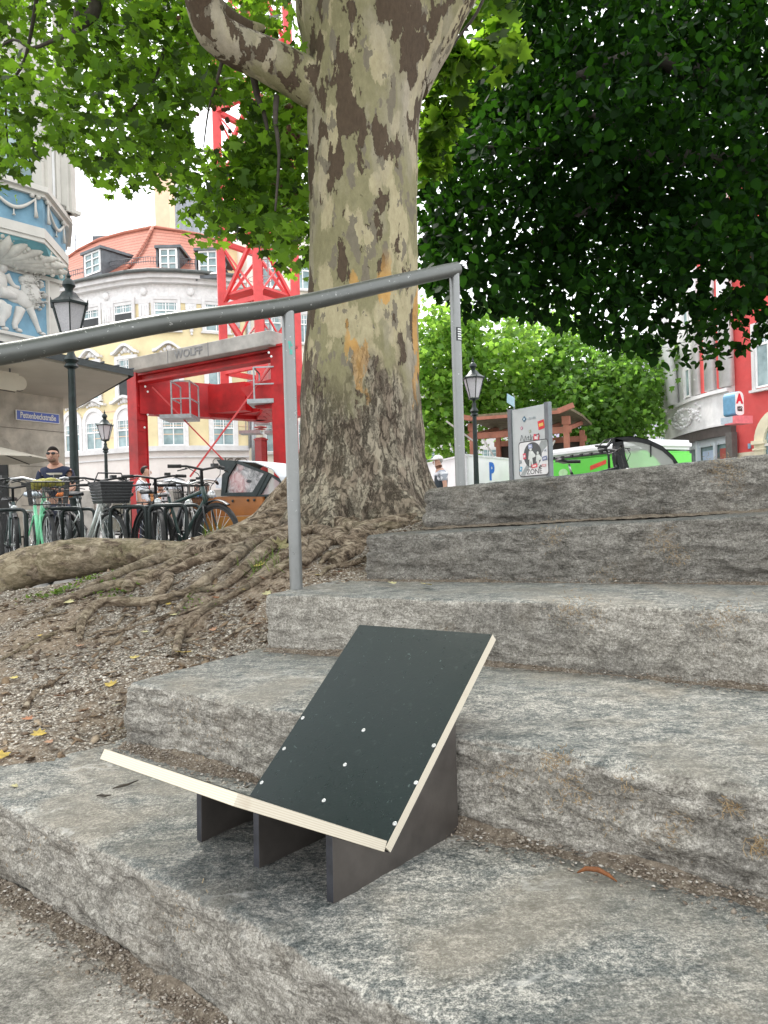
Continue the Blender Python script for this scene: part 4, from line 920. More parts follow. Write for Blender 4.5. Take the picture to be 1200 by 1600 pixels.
# curled brown husk and two dark twigs on the lowest steps
m = MB(); c = G(930, 1369, -.556); m.tube([c+Vector((-.024, .012, 0)), c+Vector((-.012, .008, .008)), c+Vector((.004, 0, .010)), c+Vector((.018, -.008, .005)), c+Vector((.028, -.014, -.002))], [.001, .0035, .004, .003, .001], 6)
tag(m.build('dry_husk', simple('rust husk', (.20, .07, .02), .8, 0, .3, 90), None, True), 'curled rusty brown husk in the inner corner right of the stand', 'dry husk')
for (a, b, lab) in (((176, 1232), (216, 1219), 'dark bent twig lying on the lowest step beneath the raised board'), ((151, 1243), (174, 1242), 'short dark twig fragment left of the bent twig')):
    pa = G(*a, -.560); pb = G(*b, -.560); pc = pa.lerp(pb, .55)+Vector((.004, -.006, .001))
    tag(MB().tube([pa, pa.lerp(pc, .5)+Vector((0, .003, 0)), pc, pb], [.0012, .003, .0024, .001], 6).build('twig', BRN, None, True), lab, 'twig', 'dark twigs on the lowest step')
# green weeds and moss
WG = leaf_mat('weed green', (.10, .17, .025), (.17, .26, .03), .4)
for i, (px_, py_, n_, s, lab) in enumerate([(208, 872, 130, .022, 'green weed tuft on the middle surface root'), (95, 925, 150, .024, 'leafy green weed below the big left root'), (160, 925, 130, .022, 'small green weeds between two left roots'), (185, 928, 80, .02, 'few green weed leaves beside the pale root'),
                                           (412, 895, 110, .022, 'grassy green tuft left of the near handrail post'), (330, 835, 60, .03, 'thin grass blades behind the large root by the bikes'), (305, 945, 90, .014, 'mossy green patch on the thin root'), (290, 880, 60, .018, 'tiny weeds on the big root flank'), (60, 930, 90, .018, 'low weeds at the far left under the big root'), (140, 905, 100, .018, 'moss strip along the left root')]):
    h = hit(px_, py_); n_ = int(n_*.55) if i not in (4, 5) else n_; s *= .68; C = np.array(h)+rs2.normal(0, 1, (n_, 3))*np.array([.04, .035, .006]); C[:, 2] = soil(C[:, 0], C[:, 1])+.006+np.abs(rs2.normal(0, .006, n_))
    if i in (4, 5):
        mb = MB()
        for k in range(n_//2):
            q = Vector(C[k]); d = Vector((rnd.gauss(0, .5), rnd.gauss(0, .5), 1)).normalized()*rnd.uniform(.03, .08); x = Vector((rnd.uniform(-1, 1), rnd.uniform(-1, 1), 0)).normalized()*.0016
            mb.add([q-x, q+x, q+d*.6+x*.7+Vector((d.x, d.y, 0))*.1, q+d+Vector((d.x, d.y, -.004))*.25, q+d*.6-x*.7+Vector((d.x, d.y, 0))*.1], [(0, 1, 2, 3, 4)])
        o = mb.build('weed_tuft', WG)
    else: o = leaves('weed_tuft', C, s, WG, None, SL, rs2, -.2)
    tag(o, lab, 'weeds', 'green weeds on the soil mound')
# dry moss tufts on the risers
DM = isl_mat('dry moss', [(0, (.20, .12, .05)), (.5, (.34, .23, .11)), (1, (.50, .38, .22))])
m = MB()
def tuft(c, n, s, r):
    for k in range(n):
        q = Vector(c)+Vector((rnd.gauss(0, r), rnd.gauss(0, r*.2), rnd.gauss(0, r*.8))); d = Vector((rnd.gauss(0, 1), -abs(rnd.gauss(0, .5)), rnd.gauss(-.1, .8))).normalized()*rnd.uniform(.5, 1)*s; x = d.cross(Vector((0, 1, 0))).normalized()*.0005
        m.add([q-x, q+x, q+d*.6+x+Vector((0, -.001, -.002)), q+d, q+d*.6-x+Vector((0, -.001, -.002))], [(0, 1, 2, 3, 4)])
def on_riser(S, px, py, z0):
    v = ray(px, py)
    for a, b in zip(S[:-1], S[1:]):
        # intersect ray with vertical plane a-b
        dx, dy = b[0]-a[0], b[1]-a[1]; den = v.x*dy-v.y*dx
        if abs(den) < 1e-9: continue
        Y = (a[0]*dy-a[1]*dx)/den; x = v.x*Y
        if min(a[0], b[0])-1e-3 <= x <= max(a[0], b[0])+1e-3 and Y > 0: return Vector((x, Y, v.z*Y))+Vector((-.004, -.008, 0))
    return None
for (S, px_, py_, n_, s, r) in [(S2, 875, 1185, 110, .010, .016), (S2, 905, 1230, 130, .010, .025), (S2, 990, 1220, 60, .009, .016), (S2, 1060, 1295, 90, .009, .022), (S2, 790, 1205, 50, .009, .016), (S2, 960, 1270, 40, .009, .02), (S2, 1142, 1255, 50, .016, .008), (S2, 1188, 1315, 90, .012, .01),
                                (S3, 900, 950, 130, .011, .028), (S3, 940, 965, 70, .010, .025), (S3, 1120, 970, 110, .010, .03), (S3, 1150, 960, 60, .010, .02), (S4, 870, 835, 90, .013, .03), (S4, 1040, 845, 120, .014, .03), (S4, 1060, 870, 70, .013, .02), (S4, 950, 900, 50, .010, .03), (S4, 760, 905, 30, .01, .02),
                                (S5, 1130, 728, 140, .015, .035), (S5, 1150, 745, 90, .013, .03), (S2, 300, 1120, 60, .008, .03), (S2, 350, 1150, 50, .008, .03), (S1, 60, 1320, 40, .008, .03), (S1, 300, 1430, 40, .007, .03)]:
    c = on_riser(S, px_, py_, 0)
    if c is not None: tuft(c, n_, s, r)
o = m.build('dry_moss', DM); tag(o, 'straw coloured dry moss strands clinging to the rough risers', 'dry moss', kind='stuff')
# ------------------------------------------------------------------ background materials
WHITE = simple('white render', (.62, .61, .60), .8, 0, .08, 3, .1, 40)
CREAM = simple('cream yellow render', (.70, .60, .36), .85, 0, .08, 1.5, .15, 50)
CREAM2 = simple('pale cream render', (.74, .70, .60), .85, 0, .08, 1.5, .15, 50)
PEACH = simple('peach render', (.72, .52, .36), .85, 0, .08, 1.5, .15, 50)
STUC = simple('stucco ornament white', (.70, .69, .68), .8, 0, .10, 6, .3, 30, .5, .01)
FRAME = simple('white window paint', (.80, .80, .79), .5, 0, .05, 5, 0)
g = NG('window glass'); c = g.ramp(g.noise(g.obj, 1.1, 4, .6), [(.35, (.12, .19, .20)), (.65, (.34, .45, .46))]); g.bsdf(c, .12, 0, None, .6); GLASS = g.m
g = NG('dark open window'); g.bsdf(g.ramp(g.noise(g.obj, 2, 4), [(.3, (.015, .017, .018)), (.7, (.04, .045, .045))]), .6); DARKW = g.m
ZINC = simple('dark zinc', (.11, .12, .13), .5, .4, .2, 4, .1)
GUT = simple('grey gutter', (.10, .11, .105), .5, .3, .2, 4, .1)
g = NG('red clay tiles'); ob = g.obj; z = g.sep(ob)[2]
row = g.math('FRACT', g.math('MULTIPLY', z, 3.6)); xx = g.sep(ob)
colm = g.math('FRACT', g.math('MULTIPLY', g.math('ADD', xx[0], g.math('MULTIPLY', g.math('FLOOR', g.math('MULTIPLY', z, 3.6)), .14)), 4.2))
nn = g.noise(ob, 1.2, 5, .6); n2 = g.noise(ob, 9, 4, .7)
c = g.mix(nn, (.33, .115, .08), (.50, .22, .155)); c = g.mix(g.math('MULTIPLY', n2, .5), c, (.26, .08, .05))
c = g.mix(g.ramp(row, [(0, .95), (.3, 0.)]), c, (.10, .03, .02)); c = g.mix(g.ramp(colm, [(0, .45), (.1, 0.)]), c, (.14, .04, .03))
g.bsdf(c, .85, 0, g.bump(row, .7, .03), .3); TILES = g.m
REDP = simple('red crane paint', (.50, .014, .017), .45, 0, .28, 1.7, .15, 14)
REDP2 = simple('faded red crane paint', (.66, .07, .07), .5, 0, .12, 3, .08, 30)
GALV = simple('galvanised platform', (.38, .40, .41), .5, .5, .15, 9, .1)
CONC = simple('pale concrete', (.42, .40, .37), .9, 0, .2, 2.5, .3, 30)
BLACK = simple('black satin', (.012, .013, .014), .45, 0, .3, 30, .1)
BLKM = simple('black rubber', (.018, .018, .018), .8, 0, .3, 30, .2)
CHROME = simple('brushed alloy', (.55, .56, .56), .35, .85, .1, 30, .05)

def fr(pxa, Ya, pxb, Yb):
    """facade frame between two columns of the place: origin, unit tangent, outward normal, length"""
    a = P(pxa, 800, Ya); b = P(pxb, 800, Yb); a.z = b.z = 0; t = (b-a); L = t.length; t.normalize(); n = Vector((t.y, -t.x, 0))
    return a, t, n, L
def wall_run(mb, pts, z0, z1, th=.4, outs=0):
    """vertical wall sheets with thickness along XY points (outer face first)"""
    n = len(pts); o = []
    for i, p in enumerate(pts):
        a = pts[max(i-1, 0)]; b = pts[min(i+1, n-1)]; t = Vector((b[0]-a[0], b[1]-a[1], 0)); t.normalize(); o.append(Vector((t.y, -t.x, 0)))
    A = [Vector((p[0], p[1], 0))+o[i]*outs for i, p in enumerate(pts)]; B = [A[i]-o[i]*th for i in range(n)]
    vs = [(q.x, q.y, z0) for q in A]+[(q.x, q.y, z1) for q in A]+[(q.x, q.y, z0) for q in B]+[(q.x, q.y, z1) for q in B]; fs = []
    for i in range(n-1):
        fs += [(i, i+1, n+i+1, n+i), (2*n+i, 3*n+i, 3*n+i+1, 2*n+i+1), (n+i, n+i+1, 3*n+i+1, 3*n+i), (i, 2*n+i, 2*n+i+1, i+1)]
    fs += [(0, n, 3*n, 2*n), (n-1, 3*n-1, 4*n-1, 2*n-1)]
    return mb.add(vs, fs)
def window(par, c, t, n, w_, h, mx_=2, rows=(.33,), arch=False, sur=.14, glass=None, hood=None, open_=0, sill=True, surm=None):
    """c: bottom centre on the wall face"""
    t = Vector(t); n = Vector(n); c = Vector(c); T = Matrix(((t.x, -n.x, 0, c.x), (t.y, -n.y, 0, c.y), (0, 0, 1, c.z), (0, 0, 0, 1)))   # x along, y into the wall, z up
    f = MB(); f.cur = 0; fw = .06
    def bx(x0, x1, z0, z1, y0, y1): f.box(T @ Vector(((x0+x1)/2, (y0+y1)/2, (z0+z1)/2)), (x1-x0, abs(y1-y0), z1-z0), M=T.to_3x3().to_4x4())
    s = MB()
    def sx(x0, x1, z0, z1, y0, y1): s.box(T @ Vector(((x0+x1)/2, (y0+y1)/2, (z0+z1)/2)), (x1-x0, abs(y1-y0), z1-z0), M=T.to_3x3().to_4x4())
    if sur:
        sx(-w_/2-sur, -w_/2, -.05, h+(0 if arch else sur), -.10, 0); sx(w_/2, w_/2+sur, -.05, h+(0 if arch else sur), -.10, 0)
        if not arch: sx(-w_/2, w_/2, h, h+sur, -.10, 0)
        else:
            ri = w_/2; ro = w_/2+sur; N = 12
            for k in range(N):
                a0, a1 = PI*k/N, PI*(k+1)/N; q = [(r*math.cos(a), r*math.sin(a)+h) for r, a in ((ri, a0), (ro, a0), (ro, a1), (ri, a1))]
                s.prism(q, .10, T @ Matrix.Translation((0, -.10, 0)))
            s.prism([(ri*math.cos(PI*k/N), ri*math.sin(PI*k/N)+h) for k in range(N+1)], .03, T @ Matrix.Translation((0, -.03, 0)))
    if sill: sx(-w_/2-sur-.06, w_/2+sur+.06, -.13, -.05, -.18, 0)
    if hood:
        hz = h+(w_/2+sur if arch else sur)+.05
        N = 10; w2 = w_/2+sur+.1; pr = []
        for k in range(N+1): x = -w2+2*w2*k/N; pr.append((x, hz+hood*(math.cos(x/w2*PI)+1)/2))
        for k in range(N): (x0, z0), (x1, z1) = pr[k], pr[k+1]; s.prism([(x0, z0), (x1, z1), (x1, z1+.13), (x0, z0+.13)], .26, T @ Matrix.Translation((0, -.26, 0)))
        for (xx_, zz_, rr_) in ((0, hz+hood*.55, .16), (-.22, hz+hood*.35, .10), (.22, hz+hood*.35, .10), (-.4, hz+.02, .08), (.4, hz+.02, .08)): s.ball(T @ Vector((xx_, -.05, zz_)), rr_, 8, (1, .6, 1))
    wn = (s if (s.v) else f).build('window', surm or STUC, par) if s.v else None
    bx(-w_/2, -w_/2+fw, 0, h, -.05, 0); bx(w_/2-fw, w_/2, 0, h, -.05, 0); bx(-w_/2+fw, w_/2-fw, h-fw, h, -.05, 0); bx(-w_/2+fw, w_/2-fw, 0, fw, -.05, 0)
    for k in range(1, mx_): x = -w_/2+w_*k/mx_; bx(x-.025, x+.025, fw, h-fw, -.045, 0)
    for r in rows: bx(-w_/2+fw, w_/2-fw, h*(1-r)-.035, h*(1-r)+.035, -.055, 0)
    if rows:
        zt = h*(1-rows[0]); 
        for k in range(mx_*2): x = -w_/2+w_*(k+.5)/(mx_*2); bx(x-.012, x+.012, zt, h-fw, -.04, 0)
        bx(-w_/2+fw, w_/2-fw, (zt+h)/2-.012, (zt+h)/2+.012, -.04, 0)
    if wn is None: wn = f.build('window', FRAME, par)
    else: f.build('frame', FRAME, wn)
    p = MB(); z1 = h*(1-rows[0]) if (open_ and rows) else 0
    p.box(T @ Vector((0, -.008, (z1+h)/2)), (w_-.02, .012, h-z1-.02), M=T.to_3x3().to_4x4()); p.build('pane', glass or GLASS, wn)
    if open_:
        p = MB(); p.box(T @ Vector((0, -.06, h*(1-rows[0])*open_/2+h*(1-rows[0])*(1-open_)/2)), (w_-.12, .012, h*(1-rows[0])-.06), M=T.to_3x3().to_4x4()); p.build('opening', DARKW, wn)
    return wn

# ------------------------------------------------------------------ yellow house with red roof
ZG = -.62
def build_yellow():
    E = [(60, 40.5), (115, 39.5), (150, 38.8), (180, 38.3), (215, 37.8), (250, 37.6), (290, 37.8), (330, 38.2), (392, 39.0)]
    pts = [tuple(P(a, 800, b))[:2] for a, b in E]; B = thing('yellow_house', 'rounded pale yellow corner house with red tiled roof and three dormers', 'house', (pts[4][0], pts[4][1], ZG))
    m = MB(); wall_run(m, pts, 3.7, 12.0, .5); m.build('wall', CREAM, B)
    m = MB(); wall_run(m, pts, ZG, 3.6, .5); m.build('ground_floor_wall', simple('pinkish white render', (.66, .61, .57), .85, 0, .05, 2, .1), B)
    m = MB(); wall_run(m, pts, 3.45, 3.7, .4, .22); wall_run(m, pts, 3.1, 3.18, .2, .08); m.build('string_course', WHITE, B)
    m = MB(); wall_run(m, pts, 11.0, 11.25, .3, .06); wall_run(m, pts, 11.95, 12.15, .5, .35); wall_run(m, pts, 12.15, 12.4, .6, .55); m.build('cornice', [WHITE], B)
    m = MB(); wall_run(m, pts, 11.25, 11.95, .3, .03); m.build('frieze', STUC, B)
    o = MB().tube([Vector((p[0], p[1], 12.45))+Vector((0, -.72, 0)) for p in pts], .10, 8).build('gutter', GUT, B, True)
    # roof
    top = [(60, 440, 45), (100, 408, 44.5), (125, 391, 44), (155, 376, 43.5), (195, 365, 42.6), (240, 356, 41.8), (283, 363, 42.2), (312, 368, 43), (337, 377, 44)]
    Ev = [Vector((*p, 12.5))+Vector((0, -.65, 0)) for p in pts]; Tv = [P(*q) for q in top]
    Ev[-1] = P(363, 442, 38.2); 
    vs = []; N = len(Ev); M_ = 10
    for i in range(N):
        for k in range(M_+1): u = k/M_; q = Ev[i].lerp(Tv[i], u); q.z -= .35*math.sin(PI*u)*.6; vs.append(q)
    fs = [(i*(M_+1)+k, (i+1)*(M_+1)+k, (i+1)*(M_+1)+k+1, i*(M_+1)+k+1) for i in range(N-1) for k in range(M_)]
    m = MB(); m.add(vs, fs); bk = [q+Vector((0, 6, -3)) for q in Tv]; b = len(m.v); m.v += Tv+bk
    for i in range(N-1): m.f.append([b+i, b+i+1, b+N+i+1, b+N+i]); m.m.append(0)
    m.add([Ev[-1], Tv[-1], bk[-1], Ev[-1]+Vector((0, 8, 0))], [(0, 1, 2, 3)])
    rf = m.build('roof', TILES, B)
    m = MB(); m.tube([q+Vector((0, -.03, .03)) for q in Tv], .11, 6); hp = [Ev[4].lerp(Tv[5], k/8)+Vector((0, -.1, -.18*math.sin(PI*k/8)+.04)) for k in range(9)]; m.tube(hp, .10, 6); m.build('ridge_tiles', TILES, rf, True)
    m = MB(); rl = [q.lerp(Tv[i], .10)+Vector((0, -.15, .12)) for i, q in enumerate(Ev)]
    m.tube(rl, .02, 5); m.tube([q+Vector((0, 0, .22)) for q in rl], .02, 5)
    for a, b_ in zip(rl[:-1], rl[1:]):
        for k in range(10): q = a.lerp(b_, k/10); m.bar(q-Vector((0, 0, .1)), q+Vector((0, 0, .24)), .02)
    m.build('snow_guard', ZINC, rf)
    # dormers
    for (pl, pr, pt, pb, Y, lab, slant) in ((134, 158, 394, 429, 37.9, 'left dormer turned half away', 1), (250, 278, 388, 425, 37.35, None, 0), (311, 341, 392, 429, 37.65, None, 0)):
        a = P(pl, pb, Y+(.5 if slant else 0)); b_ = P(pr, pb, Y-(.3 if slant else 0)); t = b_-a; w_ = t.length; t.z = 0; t.normalize(); n = Vector((t.y, -t.x, 0)); h = (P((pl+pr)/2, pt, Y)-P((pl+pr)/2, pb, Y)).z; c = (a+b_)/2
        T = Matrix(((t.x, -n.x, 0, c.x), (t.y, -n.y, 0, c.y), (0, 0, 1, c.z), (0, 0, 0, 1))); m = MB()
        for sx_ in (-1, 1): m.prism([(0, -.3), (0, h), (.0, h)][:2]+[(3.2, h), (2.0, 1.2)], .09, T @ Matrix.Translation((sx_*(w_/2+.09)+(.0 if sx_ < 0 else -.0), 0, 0)) @ Matrix.Rotation(R_(90), 4, 'Z'))
        m.box(T @ Vector((0, 1.45, h+.06)), (w_+.42, 3.2, .14), M=T.to_3x3().to_4x4()); m.box(T @ Vector((0, .2, -.12)), (w_+.2, .5, .16), M=T.to_3x3().to_4x4())
        d = m.build('dormer', ZINC, rf)
        if lab: d['label'] = lab
        # the window of the dormer is one more sub-part of the roof
        f = MB(); p_ = MB(); R4 = T.to_3x3().to_4x4(); fw = .09
        for (x0, x1, z0, z1) in [(-w_/2, -w_/2+fw, 0, h), (w_/2-fw, w_/2, 0, h), (-w_/2, w_/2, 0, fw), (-w_/2, w_/2, h-fw, h), (-.04, .04, 0, h), (-w_/2, w_/2, h*.34, h*.34+.04), (-w_/2, w_/2, h*.66, h*.66+.04)]:
            f.box(T @ Vector(((x0+x1)/2, -.03-.001*len(f.v)/8, (z0+z1)/2)), (x1-x0, .06, z1-z0), M=R4)
        f.build('dormer_window', FRAME, rf); p_.box(T @ Vector((0, .02, h/2)), (w_-.05, .03, h-.04), M=R4); p_.build('dormer_pane', GLASS, rf)
    m = MB(); c = P(152, 376, 43.6); m.box(c+Vector((0, .6, .15)), (.8, .6, .5)); m.build('chimney', ZINC, rf)
    m = MB(); m.tube([P(118, 395, 44.5), P(118, 366, 44.5)], .03, 5); m.tube([P(115, 375, 44.5), P(121, 375, 44.5)], .02, 5); m.build('antenna', ZINC, rf)
    # windows
    def at(px):
        for (a, ya), (b_, yb) in zip(E[:-1], E[1:]):
            if a <= px <= b_: 
                A, t, n, L = fr(a, ya, b_, yb); v = ray(px, 800); v.z = 0
                den = v.x*t.y-v.y*t.x; Y = (A.x*t.y-A.y*t.x)/den; return Vector((v.x*Y, v.y*Y, 0)), t.copy(), n.copy()
    for i, px_ in enumerate((152, 203, 269, 347)):
        c, t, n = at(px_); c.z = 9.62; window(B, c, t, n, 1.15, 1.55 if i > 1 else 1.55, 2, (.36,), sur=.16, open_=1 if i < 2 else 0, surm=WHITE)
    for i, px_ in enumerate((150, 205, 272, 347)):
        c, t, n = at(px_); c.z = 6.35; window(B, c, t, n, 1.05, 1.9, 2, (.36,), sur=.18, hood=.42, open_=1 if i == 1 else 0)
    for i, px_ in enumerate((120, 154, 204, 277, 355)):
        c, t, n = at(px_-2); c.z = 3.72; window(B, c, t, n, 1.10, 1.45, 2, (.38,), arch=True, sur=.20, hood=.30)
    for px_ in (128, 178, 236, 308, 375):
        m = MB(); c, t, n = at(px_)
        m.box(c+Vector((0, 0, 10.42))+n*.05, (.55, .16, 1.1), rz=math.atan2(t.y, t.x))
        for k in range(3): m.ball(c+Vector((0, 0, 9.75-.16*k))+n*.06, .13-.03*k, 7, (1, .7, 1))
        for k in (-1, 0, 1): m.box(c+Vector((0, 0, 10.4))+n*.14+t*k*.15, (.06, .05, .95), rz=math.atan2(t.y, t.x))
        m.ball(c+Vector((0, 0, 11.6))+n*.08, .2, 9, (1, .6, 1.1))
        m.build('stucco_ornament', STUC, B, True)
    m = MB()
    for i in range(len(E)-1):
        a, b_ = Vector((*pts[i], 0)), Vector((*pts[i+1], 0)); t = (b_-a).normalized(); n = Vector((t.y, -t.x, 0))
        for z in (4.3, 4.75, 5.2, 5.65):
            if i in (2, 3, 5, 7): m.bar(a+n*.012+Vector((0, 0, z)), b_+n*.012+Vector((0, 0, z)), .03, .04)
    m.build('plaster_groove', PEACH, B)
    # shop zone
    m = MB()
    for (pa, pb, z0, z1, mi) in ((100, 150, -.6, 1.6, 0), (158, 186, -.6, 1.9, 0), (206, 250, -.6, 1.6, 0), (258, 391, 1.5, 2.05, 1), (262, 391, -.6, 1.42, 0)):
        a, t, n = at(pa); b_, _, _ = at(min(pb, 391)); m.cur = mi
        m.bar(a+n*.06+Vector((0, 0, (z0+z1)/2)), b_+n*.06+Vector((0, 0, (z0+z1)/2)), .16, z1-z0)
    m.build('shop_front', [simple('shop front taupe', (.26, .24, .21), .6, 0, .3, 1.2), simple('pale shop awning', (.55, .57, .60), .7)], B)
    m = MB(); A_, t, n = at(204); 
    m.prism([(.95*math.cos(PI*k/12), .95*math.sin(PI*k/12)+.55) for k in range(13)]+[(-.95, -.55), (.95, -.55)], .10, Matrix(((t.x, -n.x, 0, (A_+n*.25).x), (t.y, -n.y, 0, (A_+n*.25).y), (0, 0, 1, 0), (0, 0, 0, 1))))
    m.build('arched_entrance', simple('dark arch olive', (.13, .12, .09), .8, 0, .3, 2), B)  # entrance is one flat dark olive panel before the wall
    c, t, n = at(362); k_ = basis(c+n*.08+Vector((0, 0, 2.86)), t, (0, 0, 1)); text_mesh('UGG', .52, k_, simple('bronze letters', (.09, .07, .05), .5), 'shop_sign', B, .03, .004)
    m = MB(); R = k_.to_3x3().to_4x4()
    for sx_ in (-.42, .42): m.tube([k_ @ Vector((sx_+(.22 if sx_ > 0 else -.22)+.20*math.cos(a*PI/6)*(1.3), .20*math.sin(a*PI/6), 0)) for a in range(12)], .022, 5, closed=True)
    m.build('shop_sign_ring', MATS['bronze letters'], B)
    m = MB(); m.tube([P(391, 700, 38.7), P(388, 445, 38.7)], .10, 8); m.tube([P(397, 720, 38.6), P(396, 640, 38.6)], .13, 8); m.build('downpipe', GALV, B, True)
build_yellow()

def simple_house(name, lab, cat, pxa, Ya, pxb, Yb, z1, wallm, wins, extra=None, depth=6):
    a, t, n, L = fr(pxa, Ya, pxb, Yb); B = thing(name, lab, cat, (a.x, a.y, ZG)); m = MB()
    c = a+t*L/2-n*depth/2; m.box((c.x, c.y, (ZG+z1)/2), (L, depth, z1-ZG), rz=math.atan2(t.y, t.x)); m.build('wall', wallm, B)
    for (u, z, w_, h) in wins: window(B, a+t*u*L+Vector((0, 0, z)), t, n, w_, h, 2, (.35,), sur=.16, surm=WHITE)
    m = MB(); q = a+t*L/2+n*.12; m.box((q.x, q.y, z1-.1), (L+.3, .3, .3), rz=math.atan2(t.y, t.x)); m.build('cornice', WHITE, B)
    if extra: extra(B, a, t, n, L)
    return B
wn = [(u, z, 1.15, 1.7) for z in (3.7, 7.0, 10.2, 13.4) for u in (.14, .34, .54, .74, .92)]
simple_house('cream_house', 'pale cream house seen behind the red crane mast', 'house', 398, 43, 640, 46, 17.2, CREAM2, wn)
simple_house('gable_house', 'yellow gable wall rising right behind the red tiled roof', 'house', 322, 47, 385, 47, 17.4, CREAM, [])
simple_house('metal_clad_building', 'tall grey metal clad building behind the red roof', 'building', 283, 60, 325, 60, 27, simple('standing seam metal', (.22, .24, .27), .45, .5, .2, 3), [])
m = MB(); 
for k in range(22): q = P(284+k*1.9, 800, 59.9); m.box((q.x, q.y-.12, 20), (.06, .12, 13.8))
o = m.build('standing_seam', simple('seam metal', (.36, .38, .41), .45, .5), None); o.parent = bpy.data.objects['metal_clad_building']; o.matrix_parent_inverse = Matrix.Translation(-o.parent.location)
m = MB(); a = P(258, 340, 46); m.box((a.x, a.y, a.z), (.9, 1.2, 6.4)); m.box((a.x, a.y, a.z+3.25), (1.05, 1.35, .14)); tag(m.build('chimney', PEACH), 'orange peach chimney stack behind the ridge of the red roof', 'chimney')
lil = simple('lilac render', (.60, .55, .70), .85, 0, .06, 2)
simple_house('lilac_building', 'pale lilac building glimpsed between the trees at right', 'building', 850, 50, 1075, 46, 9.5, lil, [(u, z, 1.2, 1.6) for z in (2.6, 5.6) for u in (.1, .3, .5, .7, .9)])
simple_house('white_house', 'pale house mostly hidden behind the bright maple tree', 'house', 640, 52, 800, 52, 8.6, WHITE, [(u, z, 1.2, 1.6) for z in (2.6, 5.6) for u in (.2, .5, .8)])

